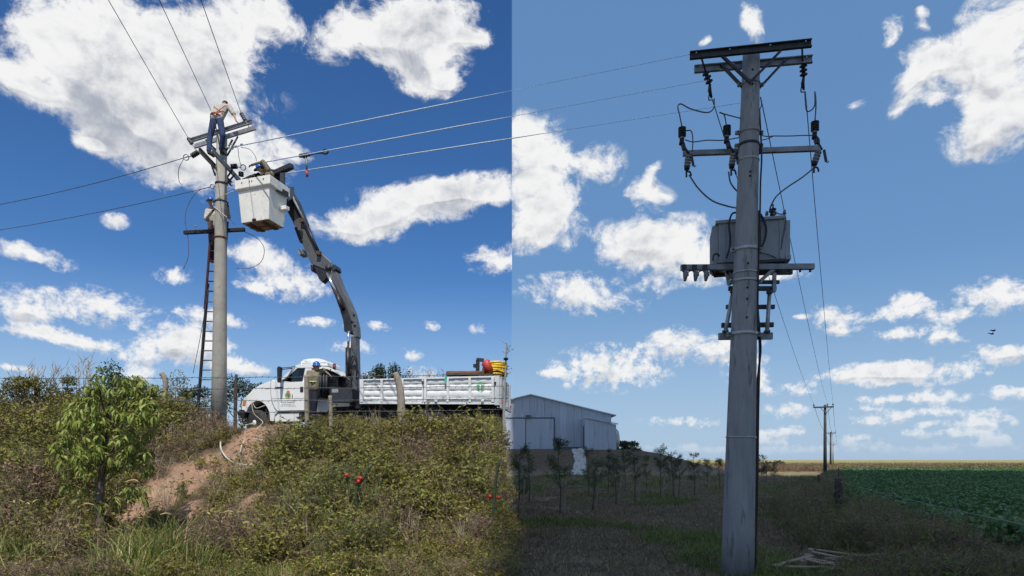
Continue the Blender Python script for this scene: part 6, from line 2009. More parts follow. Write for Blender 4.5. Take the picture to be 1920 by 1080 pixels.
# top channel arms
for (a, b_, fl, m_) in ((rp(1293.5, 103.5, 10.58), rp(1522, 81.5, 10.26), 1, 'iron'), (rp(1302, 128.5, 10.98), rp(1523.5, 112, 10.70), 1, 'galv_dull')):
    z = (a.z + b_.z) / 2; a.z = z; b_.z = z
    arm = MB().channel(a, b_, 0.06, 0.125, 0.014, flip=fl).build('crossarm', M[m_], pole)
    for t in (0.05, 0.33, 0.66, 0.945):
        q = a.lerp(b_, t) + Vector((0, -0.034 if fl > 0 else -0.010, 0.02))
        MB().tube([q + Vector((0, -0.004, 0)), q + Vector((0, 0.008, 0))], 0.010, 8).build('bolt_hole', M['wire_bright'], arm)
for p, q, Y0, Y1 in (((1352, 103), (1407, 155), 10.5, 10.50), ((1464, 95), (1405, 156), 10.32, 10.50), ((1351, 120), (1391, 162), 10.92, 10.7), ((1473, 112), (1425, 164), 10.76, 10.7)):
    MB().bar(rp(*p, Y0), rp(*q, Y1), 0.035, 0.05, (0, 1, 0)).build('brace', M['iron'], pole)
# suspended strain insulators
for (p, q, r0, r1, s0, s1, lab) in (((1315, 108), (1323, 134), (1322, 134), (1331, 157), (1331, 157), (1334, 183), 'l'), ((1504, 90), (1505, 122), (1506, 120), (1507, 144), (1507, 144), (1507, 168), 'r')):
    MB().tube([rp(*p, 10.6), rp(*q, 10.75)], 0.016, 8).build('hanger_rod', M['iron'], pole)
    a, b_ = rp(*r0, 10.78), rp(*r1, 10.85)
    insulator(pole, a, b_ - a, (b_ - a).length, 0.062, 3)
    MB().tube([b_, rp((s0[0] + s1[0]) / 2 - 2, (s0[1] + s1[1]) / 2, 10.9), rp(*s1, 11.0)], [0.02, 0.032, 0.02], 8).build('wire_clamp', M['iron'], pole)
    MB().tube(curve([rp(s1[0] - 4, s1[1] - 8, 10.95), rp(s1[0] - 5, s1[1] + 4, 10.95), rp(s1[0] + 2, s1[1] + 4, 10.98)]), 0.010, 6).build('clamp_hook', M['iron'], pole)
# lower arm for the fuses (behind the shaft)
la, lb = rp(1280.5, 288, 10.98), rp(1538, 278.5, 10.80)
z = (la.z + lb.z) / 2; la.z = lb.z = z
MB().bar(la, lb, 0.07, 0.085).build('crossarm', M['galv_dull'], pole, 0.004)
for px in (1390, 1424):
    MB().box(rp(px, 281, 10.84), (0.05, 0.10, 0.12)).build('arm_bracket', M['iron'], pole, 0.005)

# ------------------------------------------------------------------ fuse cutouts
def cutout(label, px, top_, arm_py, bot, side):
    """polymer head, tilted fuse tube on the arm, porcelain body and fork below"""
    t = thing('fuse_cutout', label, 'fuse', rp(px + 4, arm_py, 10.84), 'fuse cutouts on the lower crossarm')
    Yc = 10.78
    a, b_ = rp(px, top_ + 18, Yc), rp(px, top_, Yc)
    insulator(t, a, b_ - a, (b_ - a).length, 0.066, 6, 'black', 'polymer_head')
    MB().tube([rp(px - 0.5, top_ + 22, Yc), rp(px, top_ + 17, Yc)], 0.040, 10).build('collar', M['porcelain'], t)
    MB().tube([rp(px - 1, top_ + 32, Yc), rp(px - 0.5, top_ + 22, Yc)], [0.045, 0.036], 10).build('terminal', M['black'], t)
    MB().bar(rp(px + 1, top_ + 30, Yc), rp(px + 4, top_ + 42, Yc), 0.07, 0.06).build('jaw', M['iron'], t, 0.01)
    MB().tube([rp(px + 2, top_ + 34, Yc), rp(px + 13, arm_py + 2, Yc)], 0.022, 8).build('fuse_tube', M['iron'], t)
    c0 = rp(px + 12 + side, arm_py + 4, Yc); c1 = rp(px + 9 + side * 2, arm_py + 27, Yc)
    insulator(t, c0, c1 - c0, (c1 - c0).length, 0.056, 4, 'porcelain', 'porcelain_body')
    MB().tube([rp(px + 9 + side * 2, arm_py + 24, Yc), rp(px + 9 + side * 2, arm_py + 31, Yc)], 0.045, 10).build('base_cap', M['black'], t)
    q = rp(px + 8 + side * 2, arm_py + 30, Yc)
    MB().tube(curve([q, rp(px + 10 + side * 2, arm_py + 34, Yc), rp(px + 15 + side * 2, arm_py + 36, Yc), rp(px + 17 + side * 2, arm_py + 43, Yc)]), 0.015, 6).build('fork_prong', M['iron'], t)
    MB().tube(curve([q, rp(px + 8 + side * 2, arm_py + 36, Yc), rp(px + 8 + side * 2, arm_py + 45, Yc)]), 0.017, 6).build('fork_prong', M['iron'], t)
    MB().bar(rp(px + 17, arm_py + 2, Yc), rp(px + 21, arm_py + 24, Yc), 0.03, 0.035).build('mount_arm', M['iron'], t)
    MB().tube(curve([rp(px + 20, arm_py + 22, Yc), rp(px + 23, arm_py + 26, Yc), rp(px + 26, arm_py + 23, Yc)]), 0.008, 5).build('hook', M['iron'], t)
    return t
cutout('leftmost of the three black fuse cutouts on the lower crossarm', 1279, 239, 287, 330, 0)
cutout('middle one of the three fuse cutouts, close left of the shaft', 1363, 236, 284, 326, 0)
cutout('rightmost of the three fuse cutouts at the crossarm end', 1528, 228, 279, 320, -5)
# leads
def lead(label, pts, r=0.011, m_='wire_dark', Y=10.78):
    P = [rp(p[0], p[1], p[2] if len(p) > 2 else Y) for p in pts]
    return single('lead', MB().tube(curve(P, 7), r, 6), M[m_], label, 'cable')
lead('curved lead from the left insulator down to the leftmost cutout', [(1339, 185, 10.98), (1338, 203), (1325, 211), (1295, 204), (1277, 195), (1271, 200), (1274, 215), (1279, 239)])
lead('short curved lead from the shaft down to the middle cutout', [(1389, 222, 10.6), (1370, 217), (1352, 212), (1350, 211), (1358, 216), (1362, 236)])
lead('upright lead from the right insulator down to the rightmost cutout', [(1509, 172, 11.0), (1511, 200), (1514, 209), (1523, 205), (1528, 195), (1528, 172), (1530, 195), (1528, 228)])
lead('level tie wire between the left and middle cutouts', [(1284, 262), (1300, 266), (1325, 263), (1355, 263), (1386, 258, 10.62)], 0.009)
lead('level tie wire from the shaft to the rightmost cutout', [(1427, 254, 10.62), (1440, 256), (1450, 255), (1480, 255), (1505, 254), (1525, 254)], 0.009)
lead('slack tie wire below the level one right of the shaft', [(1427, 263, 10.62), (1440, 260), (1450, 255)], 0.009)
lead('lead looping from the head of the leftmost cutout to the arm', [(1286, 245), (1296, 246), (1299, 262), (1298, 284)], 0.010)
lead('lead hanging from the leftmost cutout to the transformer', [(1292, 328), (1310, 354), (1335, 376), (1362, 386), (1381, 390, 11.1)], 0.013)
lead('lead hanging from the middle cutout to the transformer', [(1366, 322), (1369, 340), (1376, 352), (1386, 362, 11.0)], 0.013)
lead('lead curving from the rightmost cutout to the right bushing', [(1528, 313), (1505, 332), (1475, 352), (1456, 368), (1446, 385), (1442, 398, 11.2)], 0.013)
lead('short jumper from the right cutout head to its body', [(1531, 255), (1536, 262), (1536, 275)], 0.010)
lead('short wire dropping beside the top right of the shaft', [(1426, 182, 10.62), (1428, 196, 10.62), (1424, 206, 10.62)], 0.010)

# ------------------------------------------------------------------ platform that carries the transformer
YT1 = 11.05
pf = []
def pbar(p, q, w, hgt, m_, name, Y0=YT1, Y1=None, bev=0.004):
    return MB().bar(rp(*p, Y0), rp(*q, Y1 if Y1 else Y0), w, hgt).build(name, M[m_], pole, bev)
pbar((1276.5, 502), (1526, 500), 0.08, 0.095, 'galv_dull', 'platform_beam')
pbar((1335, 512), (1485, 510), 0.08, 0.09, 'iron', 'platform_beam', 11.75)
for px in (1352, 1449):
    pbar((px, 500), (px + 1, 509), 0.08, 0.09, 'iron', 'platform_joist', 11.10, 11.72)
for p, q in (((1357, 506), (1380, 526)), ((1450, 505), (1422, 530)), ((1362, 508), (1368, 535)), ((1452, 512), (1451, 548))):
    pbar(p, q, 0.05, 0.06, 'galv_dull', 'platform_brace')
for p, q, w, hh in (((1366, 541), (1455, 541), 0.06, 0.075), ((1363, 529), (1461, 529), 0.05, 0.06), ((1361.5, 575.5), (1452, 575.5), 0.06, 0.07), ((1353, 610), (1450, 609), 0.06, 0.08)):
    pbar(p, q, w, hh, 'iron', 'frame_bar', 11.12)
pbar((1347.5, 631), (1448, 630), 0.07, 0.115, 'galv_dull', 'foot_beam', 10.96)
for p, q in (((1374.5, 546), (1360, 622)), ((1443, 548), (1438, 622))):
    MB().tube([rp(*p, 11.0), rp(*q, 10.9)], 0.034, 10).build('strut', M['galv'], pole)
    for e in (p, q):
        MB().box(rp(e[0], e[1], 10.92), (0.09, 0.08, 0.05)).build('strut_end', M['iron'], pole, 0.005)
for px in (1480, 1500, 1519):
    MB().tube([rp(px, 506, YT1), rp(px, 510, YT1)], 0.020, 8).build('bolt', M['iron'], pole)
for k, px in enumerate((1283, 1302.5, 1322)):
    t = thing('fuse_holder', ('leftmost', 'middle', 'rightmost')[k] + ' of the three small fuse holders hanging under the platform beam', 'fuse', rp(px, 506, 10.98), 'fuse holders under the platform beam')
    Yh = 10.99
    MB().box(rp(px, 503, Yh), (0.07, 0.035, 0.13)).build('strap', M['iron'], t, 0.004)
    MB().tube([rp(px + 1, 508, Yh), rp(px + 3, 513, Yh), rp(px + 2, 519, Yh), rp(px + 1, 527, Yh)], [0.035, 0.05, 0.038, 0.022], 10).build('holder_body', M['porcelain'], t)
    MB().box(rp(px + 3, 516, Yh), (0.09, 0.05, 0.03)).build('contact', M['iron'], t, 0.004)
    MB().tube(curve([rp(px + 5, 512, Yh), rp(px + 11, 508, Yh), rp(px + 16, 507, Yh)]), 0.012, 6).build('tail', M['iron'], t)

# ------------------------------------------------------------------ transformer
tf = thing('transformer', 'grey box transformer with side radiators standing on the pole platform', 'transformer', rp(1409, 496, 11.4))
def fbox(px0, py0, px1, py1, Y0, Y1, m_, name, parent, bev=0.01):
    a, b_ = rp(px0, py1, Y0), rp(px1, py0, Y0)
    c_ = Vector(((a.x + b_.x) / 2, (Y0 + Y1) / 2, (a.z + b_.z) / 2))
    return MB().box(c_, (b_.x - a.x, Y1 - Y0, b_.z - a.z)).build(name, M[m_], parent, bev)
fbox(1350, 413, 1468, 491, 11.10, 11.80, 'tank_paint', 'tank', tf, 0.012)
fbox(1346, 406.5, 1470, 412.6, 11.06, 11.85, 'tank_paint', 'lid', tf, 0.006)
fbox(1348, 487, 1470, 493, 11.07, 11.83, 'steel_dark', 'skid', tf, 0.006)
for k in range(7):
    y_ = 11.14 + k * 0.095
    for pa, pb2 in ((1339, 1349.6), (1468.4, 1478)):
        xa, xb = rp(pa, 450, 11.1).x, rp(pb2, 450, 11.1).x
        za, zc = rp(pa, 488, 11.1).z, rp(pa, 415, 11.1).z
        MB().box(((xa + xb) / 2, y_ + 0.015, (za + zc) / 2), (xb - xa, 0.03, zc - za)).build('radiator_fin', M['tank_paint'], tf, 0.004)
fbox(1338.8, 481, 1349.5, 489.5, 11.12, 11.78, 'tank_paint', 'radiator_header', tf, 0.005)
fbox(1468.5, 481, 1478.2, 489.5, 11.12, 11.78, 'tank_paint', 'radiator_header', tf, 0.005)
for px in (1360, 1459):
    fbox(px, 414, px + 3, 487, 11.08, 11.098, 'tank_paint', 'stiffener', tf, 0.003)
for px, py in ((1442, 405), (1382, 400), (1400, 402)):
    a = rp(px, py + 2, 11.3)
    insulator(tf, a, (0, 0, 1), 0.13, 0.055, 3, 'black', 'bushing')
    MB().tube([a + Vector((0, 0, 0.12)), a + Vector((0, 0, 0.2))], 0.014, 8).build('terminal_stud', M['iron'], tf)
for px in (1435, 1449, 1466):
    a = rp(px, 405, 11.15); MB().tube([a, a + Vector((0, 0, 0.07))], [0.03, 0.02], 8).build('low_voltage_bushing', M['porcelain'], tf)
fbox(1421, 422, 1427, 475, 11.075, 11.10, 'rust_dark', 'sight_gauge', tf, 0.003)
MB().tube(curve([rp(1342, 482, 11.0), rp(1344, 472, 11.0), rp(1350, 470, 11.0), rp(1354, 475, 11.02)]), 0.016, 6).build('drain_pipe', M['iron'], tf)
for pts in ([(1381, 398), (1372, 402), (1367, 420), (1369, 445), (1368, 465), (1362, 484)], [(1426, 401), (1433, 415), (1437, 432), (1433, 452), (1426, 467)],):
    lead('dark blue cable hanging down the front of the transformer ' + ('left' if pts[0][0] < 1400 else 'right') + ' of the shaft', [(*p, 11.03) for p in pts], 0.017, 'cable_blue')
lead('thin cable running down the right end of the transformer', [(1446, 393, 11.0), (1460, 401, 11.0), (1470, 402, 11.0), (1473, 410, 11.0), (1471, 430, 11.0), (1466, 455, 11.0), (1462, 480, 11.03)], 0.010)
lead('thin dark cable crossing the lower right of the transformer front', [(1427, 474, 11.03), (1440, 477, 11.03), (1455, 483, 11.03)], 0.009)
tf.rotation_euler.z = R(-13); tf.location.x += 0.075
# cables down the right side of the shaft
for k, (pts, m_, lab) in enumerate((([(1424, 205, 10.66), (1428, 290, 10.62), (1426, 340, 10.6), (1425, 400, 10.58), (1423, 470, 10.56), (1421, 560, 10.54), (1421, 620, 10.52)], 'black', 'black cable clipped along the upper right of the shaft'),
                     ([(1423, 395, 10.9), (1421, 480, 10.86), (1420, 560, 10.84), (1424, 620, 10.82), (1426, 660, 10.8), (1420, 720, 10.78), (1418, 800, 10.76), (1417, 900, 10.74), (1414, 1075, 10.72)], 'black', 'black cable running from the transformer to the pole foot'),
                     ([(1423, 395, 11.0), (1420, 540, 10.95), (1419, 590, 10.92), (1424, 640, 10.9), (1424, 680, 10.86), (1422, 760, 10.85), (1421, 850, 10.82), (1419, 960, 10.8), (1415, 1075, 10.76)], 'cable_red', 'dark red cable running from the transformer to the pole foot'))):
    lead(lab, pts, 0.018 if k else 0.014, m_)

# ------------------------------------------------------------------ line poles receding to the horizon
def far_pole(label, px, Y, top_row, m_, r0, arm_w, arm_row, pins, braces=True):
    b_ = Vector(((px - CX) / F * Y, Y, -0.1))
    t_ = at(px, top_row, Y)
    t_.x = b_.x
    o = thing('line_pole', label, 'utility pole', b_, 'line poles receding to the horizon')
    MB().tube([b_, (b_ + t_) / 2, t_], [r0, r0 * 0.85, r0 * 0.65], 12).build('shaft', M[m_], o)
    az_ = at(px, arm_row, Y).z
    c_ = Vector((b_.x, Y - r0, az_))
    d_ = Vector((0.90, -0.44, 0))
    MB().bar(c_ - d_ * arm_w * 0.62, c_ + d_ * arm_w * 0.38 if arm_w > 1.9 else c_ + d_ * arm_w * 0.5, 0.12, 0.16).build('crossarm', M[m_], o)
    tips_ = []
    for t in pins:
        q = c_ + d_ * t
        MB().lathe(q + Vector((0, 0, 0.06)), (0, 0, 1), [(0, 0.03), (0.12, 0.03), (0.14, 0.09), (0.22, 0.11), (0.30, 0.06), (0.36, 0.05)], 8).build('pin_insulator', M['porcelain'], o)
        tips_.append(q + Vector((0, 0, 0.40)))
    if braces:
        for s_ in (-1, 1):
            MB().bar(c_ + d_ * 0.6 * s_, Vector((b_.x, Y - r0, az_ - 0.75)), 0.05, 0.06).build('brace', M[m_], o)
    return tips_
t2 = far_pole('nearest and tallest of the small wooden line poles at the horizon', 1547, 73.0, 759, 'pole_wood', 0.20, 2.1, 763.5, (-1.25, 0.15, 0.72))
t3 = far_pole('second of the small wooden line poles at the horizon', 1557.5, 146.0, 810, 'pole_wood', 0.22, 2.4, 812, (-1.2, 0.1, 0.9))
t4 = far_pole('farthest small pale line pole at the horizon', 1562, 235.0, 826, 'concrete', 0.26, 2.8, 833, (-1.2, 0.2, 1.2))
far_starts = (rp(1336, 188, 11.0), rp(1427, 186, 10.9), rp(1510, 172, 11.05))
for k in range(3):
    nm = ('left', 'middle', 'right')[k]
    wire('conductor', sag(far_starts[k], t2[k], 0.45, 20), 0.0085, nm + ' one of the thin wires from the transformer pole to the far line pole')
    wire('conductor', sag(t2[k], t3[k], 0.7, 14), 0.020, nm + ' one of the wires between the two wooden line poles', 'wire_dark')
    wire('conductor', sag(t3[k], t4[k], 0.8, 10), 0.028, nm + ' one of the wires to the farthest pale line pole', 'wire_dark')

# ------------------------------------------------------------------ field fence
def fpost(label, x, y, hgt, r, m_='post_dark', lean=0.0):
    g = on(x, y)
    mb = MB().tube([g - Vector((0, 0, 0.3)), g + Vector((lean * 0.4, 0, hgt * 0.35)), g + Vector((lean * 0.5, 0, hgt * 0.7)), g + Vector((lean, 0, hgt))], [r * 1.1, r * 0.95, r * 1.05, r * 0.9], 9)
    return single('fence_post', mb, M[m_], label, 'fence post')
fx0, fy0 = 12.5, 24.5
fpost('stout dark wooden fence post beside the soy crop', fx0, fy0, 1.30, 0.145)
fpost('slim dark fence post left of the stout one, beside the verge', 17.5, 36.5, 1.15, 0.07)
fl_ = [(fence_x(y), y) for y in (44.0, 54.0, 64.0, 76.0, 88.0)]
for k, (x, y) in enumerate(fl_):
    fpost(('first', 'second', 'third', 'fourth', 'fifth')[k] + ' small fence post beyond the slim one along the crop edge', float(x), y, 1.15, 0.05)
fpost('fence post at the near end of the field wires, beside the viewer', 6.3, 6.3, 1.25, 0.10)
for k, (z_, lab) in enumerate(((1.10, 'top'), (0.62, 'middle'), (0.25, 'lowest'))):
    P = [Vector((6.3, 6.3, z_)), Vector((fx0, fy0 - 0.15, z_ + 0.06)), Vector((17.5, 36.4, z_ + 0.02))] + [Vector((float(x), y, z_)) for x, y in fl_]
    pts_ = []
    for i in range(len(P) - 1):
        s_ = sag(P[i], P[i + 1], 0.06, 8)
        pts_ += s_ if i == 0 else s_[1:]
    single('fence_wire', MB().tube(pts_, 0.0065, 5), M['galv_dull'], lab + ' wire of the field fence beside the soy crop', 'fence wire')

# ------------------------------------------------------------------ broken pallets in the weeds
def pallet(label, origin, rz, tilt, seed, keep):
    r = random.Random(seed)
    t = thing('pallet', label, 'pallet', origin, 'broken pallets')
    m_ = Matrix.Translation(origin) @ Matrix.Rotation(rz, 4, 'Z') @ Matrix.Rotation(tilt[0], 4, 'X') @ Matrix.Rotation(tilt[1], 4, 'Y')
    m3 = m_.to_3x3()
    for k, x in enumerate((-0.42, 0.0, 0.42)):
        for j, y in enumerate((-0.50, 0.0, 0.50)):
            if r.random() < 0.85:
                MB().box(m_ @ Vector((x, y, 0.07)), (0.10, 0.13, 0.10), m=m3).build('block', M['pallet'], t, 0.004)
        MB().box(m_ @ Vector((x, 0, 0.009)), (0.10, 1.13, 0.018), m=m3).build('runner', M['pallet'], t, 0.003)
    for k in range(7):
        y = -0.52 + k * 0.173
        if k not in keep:
            continue
        wob = Matrix.Rotation(r.uniform(-0.05, 0.05), 3, 'Z') @ Matrix.Rotation(r.uniform(-0.07, 0.07), 3, 'Y')
        L_ = r.uniform(0.75, 1.04)
        MB().box(m_ @ Vector((r.uniform(-0.05, 0.05), y, 0.131 + r.uniform(0, 0.012))), (L_, 0.098, 0.020), m=m3 @ wob).build('board', M['pallet'], t, 0.003)
pallet('broken wooden pallet lying nearest in the weeds right of the pole foot', Vector((5.25, 10.95, 0.03)), R(28), (R(4), R(-3)), 3, (0, 2, 3, 6))
pallet('second broken pallet propped up behind the nearest one', Vector((5.75, 11.5, 0.10)), R(-32), (R(5), R(7)), 5, (0, 1, 4, 6))
for k, (x, y, z_, a, b_) in enumerate(((5.0, 10.75, 0.20, 20, 4), (5.75, 10.8, 0.26, -28, -6), (5.95, 11.15, 0.32, -34, -10), (5.35, 10.6, 0.10, 55, 2))):
    m3 = Matrix.Rotation(R(a), 3, 'Z') @ Matrix.Rotation(R(b_), 3, 'Y')
    single('loose_board', MB().box((x, y, z_), (0.95, 0.11, 0.022), m=m3), M['pallet'],
           ('loose pallet board lying on the left of the pallets', 'loose splintered board across the middle of the pallets', 'loose board sloping on the right of the pallets', 'short loose board under the pallet pile')[k], 'board', 'loose pallet boards', 0.003)

# ------------------------------------------------------------------ shed on the mound
SY = 92.0
def sp(px, py, Y=SY):
    return at(px, py, Y)
zb = sp(1000, 845).z
shed = thing('metal_shed', 'large pale blue metal shed with sloping roof on the mound', 'shed', Vector((sp(995, 845).x, SY, zb)))
apex = sp(995, 739); eave_r = sp(1150, 777); eave_l = Vector((2 * apex.x - eave_r.x, SY, eave_r.z))
def roof_z(x):
    t = abs(x - apex.x) / (eave_r.x - apex.x)
    return apex.z + (eave_r.z - apex.z) * t
xs_ = np.linspace(eave_l.x, eave_r.x - 0.3, 23)
for k in range(22):
    x0, x1 = xs_[k] + 0.012, xs_[k + 1] - 0.012
    n_ = 4
    vs, fs = [], []
    for i in range(n_ * 2 + 1):
        x = x0 + (x1 - x0) * i / (n_ * 2)
        dy = 0.05 if i % 2 else 0.0
        vs += [Vector((x, SY + dy, zb - 0.3)), Vector((x, SY + dy, roof_z(x) - 0.12))]
    for i in range(n_ * 2):
        fs.append((i * 2, i * 2 + 2, i * 2 + 3, i * 2 + 1))
    MB().add(vs, fs).build('wall_sheet', M['sheet'], shed)
depth = 34.0
MB().box(((eave_l.x + eave_r.x - 0.3) / 2, SY + depth / 2 + 0.12, (zb + eave_r.z) / 2 - 0.3), (eave_r.x - eave_l.x - 0.4, depth, eave_r.z - zb - 0.2)).build('shell', M['sheet'], shed)
for s_, ex in ((-1, eave_l), (1, eave_r)):
    xo = ex.x + 0.35 * s_
    zo = roof_z(xo)
    vs = [Vector((apex.x, SY - 0.35, apex.z)), Vector((xo, SY - 0.35, zo)), Vector((xo, SY + depth, zo)), Vector((apex.x, SY + depth, apex.z))]
    MB().add(vs + [v - Vector((0, 0, 0.14)) for v in vs], [(0, 1, 2, 3), (7, 6, 5, 4), (0, 1, 5, 4), (1, 2, 6, 5), (2, 3, 7, 6), (3, 0, 4, 7)]).build('roof', M['sheet_roof'], shed)
# sliding doors with dark frame
def sbox(px0, py0, px1, py1, Y0, Y1, m_, name, parent, bev=0.0):
    a, b_ = sp(px0, py1, Y0), sp(px1, py0, Y0)
    return MB().box(((a.x + b_.x) / 2, (Y0 + Y1) / 2, (a.z + b_.z) / 2), (b_.x - a.x, Y1 - Y0, b_.z - a.z)).build(name, M[m_], parent, bev)
for px0, px1 in ((940, 985), (986.5, 1038)):
    d_ = sbox(px0, 785, px1, 842, SY - 0.16, SY - 0.08, 'sheet', 'sliding_door', shed)
    for i in range(5):
        x = px0 + (px1 - px0) * (i + 1) / 6
        sbox(x, 786, x + 0.35, 841, SY - 0.175, SY - 0.161, 'sheet', 'door_rib', d_)
sbox(935, 782.6, 1040, 784.6, SY - 0.22, SY - 0.05, 'sheet_dark', 'door_rail', shed)
sbox(1038.3, 784, 1040, 842, SY - 0.2, SY - 0.05, 'sheet_dark', 'door_jamb', shed)
sbox(985.2, 784, 986.3, 842, SY - 0.2, SY - 0.05, 'sheet_dark', 'door_jamb', shed)
sbox(1041, 838, 1090, 843, SY - 0.12, SY - 0.03, 'sheet_dark', 'plinth', shed)
MB().box(sp(990, 781.5, SY - 0.3), (0.7, 0.4, 0.5)).build('wall_lamp', M['sheet_dark'], shed, 0.05)
# annex
AY = SY - 4.2
def ap_(px, py):
    return at(px, py, AY)
a0, a1 = ap_(1097, 843), ap_(1155.5, 796)
zt0, zt1 = ap_(1097, 783).z, ap_(1155.5, 796).z
ann = MB()
poly = [(a0.x, zb - 0.4), (a1.x, zb - 0.4), (a1.x, zt1), (a0.x, zt0)]
ann.prism(poly, lambda x, y, z: Vector((x, y, z)), AY + 0.06, SY - 0.06)
anx = ann.build('annex', M['sheet'], shed)
nsh = 7
for k in range(nsh):
    x0 = a0.x + (a1.x - a0.x) * k / nsh + 0.01; x1 = a0.x + (a1.x - a0.x) * (k + 1) / nsh - 0.01
    vs, fs = [], []
    for i in range(7):
        x = x0 + (x1 - x0) * i / 6
        zz_ = zt0 + (zt1 - zt0) * (x - a0.x) / (a1.x - a0.x)
        dy = 0.04 if i % 2 else 0.0
        vs += [Vector((x, AY + dy, zb - 0.4)), Vector((x, AY + dy, zz_))]
    MB().add(vs, [(i * 2, i * 2 + 2, i * 2 + 3, i * 2 + 1) for i in range(6)]).build('wall_sheet', M['sheet'], anx)
MB().bar(Vector((a0.x - 0.15, AY - 0.1, zt0 + 0.06)), Vector((a1.x + 0.25, AY - 0.1, zt1 + 0.06)), 0.3, 0.12).build('roof_edge', M['sheet_roof'], anx)
dx0 = at(1092, 843, SY - 2.0).x
MB().box((a0.x - 0.03, AY + 1.6, zb + 1.7), (0.06, 1.4, 3.4)).build('side_door', M['sheet_dark'], anx)
tk = at(1157, 823, SY - 1.0)
tank = thing('round_tank', 'round galvanised tank showing beside the right end of the shed', 'tank', Vector((tk.x + 0.3, SY - 1.0, h(tk.x, SY - 1))))
for k, (r_, x_) in enumerate(((1.75, 0.0), (1.75, 0.35))):
    pass
MB().lathe(Vector((tk.x - 1.2, SY - 0.2, tk.z)), Vector((1, -0.25, 0)), [(0, 1.5), (0.9, 1.5), (1.3, 1.42), (1.55, 1.1), (1.66, 0.6), (1.7, 0.0)], 24).build('drum', M['tank'], tank)
MB().torus(Vector((tk.x - 1.2, SY - 0.2, tk.z)) + Vector((1, -0.25, 0)).normalized() * 0.9, Vector((1, -0.25, 0)), 1.5, 0.05, 24, 6).build('hoop', M['sheet_dark'], tank)
MB().box((tk.x - 0.6, SY - 0.35, (tk.z - 1.45 + h(tk.x, SY - 1)) / 2), (1.2, 1.4, max(0.3, tk.z - 1.45 - h(tk.x, SY - 1) + 0.3))).build('cradle', M['sheet_dark'], tank)
# spilled white rubble down the mound in front of the shed
vs, fs = [], []
rr = random.Random(9)
rows, cols = 16, 8
for i in range(rows + 1):
    t = i / rows
    y = 88.2 - 9.6 * t
    cx_ = (1082 + 6 * math.sin(t * 3)) ; w_ = 16 + 8 * t + 3 * math.sin(t * 9)
    for j in range(cols + 1):
        px = cx_ + w_ * (j / cols - 0.5) * 2 * 0.62 + rr.uniform(-1, 1)
        x = (px - CX) / F * y
        vs.append(Vector((x, y, h(x, y) + 0.05 + (rr.uniform(0, 0.22) if 0 < j < cols and 0 < i < rows else 0.0))))
for i in range(rows):
    for j in range(cols):
        fs.append((i * (cols + 1) + j, i * (cols + 1) + j + 1, (i + 1) * (cols + 1) + j + 1, (i + 1) * (cols + 1) + j))
tag(MB().add(vs, fs).build('rubble_ramp', M['gravel']), 'white rubble spilled down the mound before the shed', None, None, 'structure')

# ------------------------------------------------------------------ rows of young trees
def feather_tree(label, px, py, ptop_, seed, lean=0.0, full=1.0, two=False):
    r = np.random.default_rng(seed)
    Y = F * CAMZ / (py - HY)
    g = on((px - CX) / F * Y, Y)
    H = at(px, ptop_, Y).z - g.z
    t = thing('young_tree', label, 'tree', g, 'rows of young trees before the shed')
    tipv = g + Vector((lean, 0, H))
    mb = MB()
    limb(mb, [g - Vector((0, 0, 0.05)), g + Vector((lean * 0.2 + 0.03, 0, H * 0.35)), g + Vector((lean * 0.6 - 0.02, 0, H * 0.7)), tipv], 0.034, 0.008, 7)
    nb_ = 20
    A, Bq = [], []
    for k in range(nb_):
        f_ = 0.36 + 0.60 * r.random()
        base_ = g.lerp(tipv, f_)
        a = r.uniform(0, 6.28); ln = (0.95 - f_ * 0.62) * 0.85 * r.uniform(0.6, 1.15) * full
        e = base_ + Vector((math.cos(a) * ln * 0.75, math.sin(a) * ln * 0.75, ln * r.uniform(0.15, 0.85)))
        mb.tube([base_, e], [0.011, 0.004], 4)
        A.append(base_); Bq.append(e)
    mb.build('trunk', M['bark'], t)
    n_ = int(900 * full)
    k = r.integers(0, nb_, n_); tt = (r.random(n_) ** 0.6)[:, None]
    A = np.array([v[:] for v in A]); Bq = np.array([v[:] for v in Bq])
    P = A[k] * (1 - tt) + Bq[k] * tt + r.normal(0, 0.045, (n_, 3))
    D = (Bq[k] - A[k]); D /= np.linalg.norm(D, axis=1, keepdims=True) + 1e-6
    D = D * 0.8 + r.normal(0, 0.55, (n_, 3)); D /= np.linalg.norm(D, axis=1, keepdims=True)
    V_, T_ = leaves_arr(P - np.array(g[:]), D, 0.15 * r.uniform(0.6, 1.4, n_), 0.020, 0.15, seed)
    link('crown', fast_mesh('crown', V_, T_, [M['pine']]), t)
    return t, g
rows_ = [(971, 978, 836, 0.1, 0.95), (992, 945, 845, 0.0, 0.75), (1050, 968, 825, -0.05, 1.35), (1103, 933, 838, 0.05, 0.9), (1111, 959, 842, 0.22, 0.9), (1140, 928, 840, 0.05, 0.9),
         (1155, 948, 852, -0.15, 0.9), (1172, 925, 838, -0.1, 0.9), (1190, 943, 836, 0.0, 1.1), (1212, 922, 855, -0.05, 0.75), (1238, 935, 838, 0.0, 1.1), (1262, 935, 846, -0.1, 0.9),
         (1274, 919, 852, -0.1, 0.9), (1302, 931, 850, -0.05, 1.05), (1326, 915, 862, 0.0, 0.9), (1349, 915, 862, -0.1, 0.85), (1428, 906, 868, 0.0, 0.8), (1437, 905, 866, 0.0, 0.9), (1451, 907, 868, 0.0, 0.8)]
ordn = ['first', 'second', 'third', 'fourth', 'fifth', 'sixth', 'seventh', 'eighth', 'ninth', 'tenth', 'eleventh', 'twelfth', 'thirteenth', 'fourteenth', 'fifteenth', 'sixteenth']
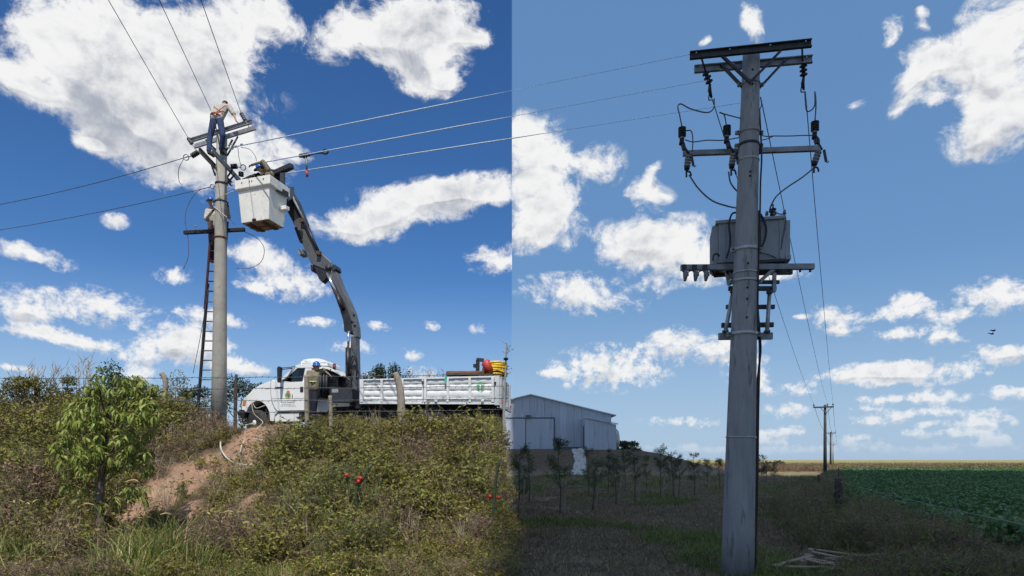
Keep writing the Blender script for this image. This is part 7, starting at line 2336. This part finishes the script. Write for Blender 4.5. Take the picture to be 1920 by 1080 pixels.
for k, (px, py, pt_, ln_, fu) in enumerate(rows_):
    if k < 16:
        lab = ordn[k] + ' from the left of the young trees planted between shed and pole'
    else:
        lab = ('leftmost', 'middle', 'rightmost')[k - 16] + ' of the three small young trees right of the transformer pole'
    t, g = feather_tree(lab, px, py, pt_, 300 + k, ln_, fu)
    if k < 16 and k not in (5, 9, 7):
        s0 = g + Vector((0.13, -0.05, -0.2)); s1 = g + Vector((0.17 if k % 2 else 0.22, -0.05, 1.35))
        single('tree_stake', MB().bar(s0, s1, 0.05, 0.05), M['post_grey'], 'grey wooden stake beside the ' + ordn[k] + ' young tree from the left', 'stake', 'stakes of the young trees')
# trees far off
for i, (px, pt_, pb_, Y, w, n_, lf, lab, cat) in enumerate((
        (1170, 829, 862, 112.0, 4.2, 1500, (0.45, 0.22), 'round green tree behind the right end of the shed', 'tree'),
        (1186, 842, 868, 104.0, 3.4, 900, (0.40, 0.20), 'lower dark bush right of the round green tree', 'shrub'),
        (1462, 865, 874, 170.0, 5.0, 500, (0.5, 0.25), 'small dark bush on the far field right of the pole', 'shrub'),
        (1420, 851, 866, 190.0, 4.0, 500, (0.5, 0.25), 'small tree peeping out right of the pole on the horizon', 'tree'))):
    p = at(px, pb_, Y); p.z = h(p.x, Y)
    bush('far_tree' if cat == 'tree' else 'far_shrub', lab, cat, p, (w, w, at(px, pt_, Y).z - p.z), n_, lf, ('dark_leaf', 'bark'), 400 + i, 0.14)

# ------------------------------------------------------------------ two birds
for k, (px, py, ang) in enumerate(((1863, 620, 0.2), (1860, 626, -0.5))):
    c_ = at(px, py, 60.0)
    t = thing('bird', ('upper' if k == 0 else 'lower') + ' of two small dark birds flying at the right edge', 'bird', c_, 'flying birds')
    MB().ball(c_, 0.10, 8, 6, (2.0, 0.8, 0.7)).build('body', M['bird'], t)
    for s_ in (-1, 1):
        MB().add([c_ + Vector((-0.08, 0, 0)), c_ + Vector((0.08, 0, 0.01)), c_ + Vector((0.10 * ang, 0.30 * s_, 0.16)), c_ + Vector((-0.14, 0.42 * s_, 0.10))], [(0, 1, 2, 3)]).build('wing', M['bird'], t)
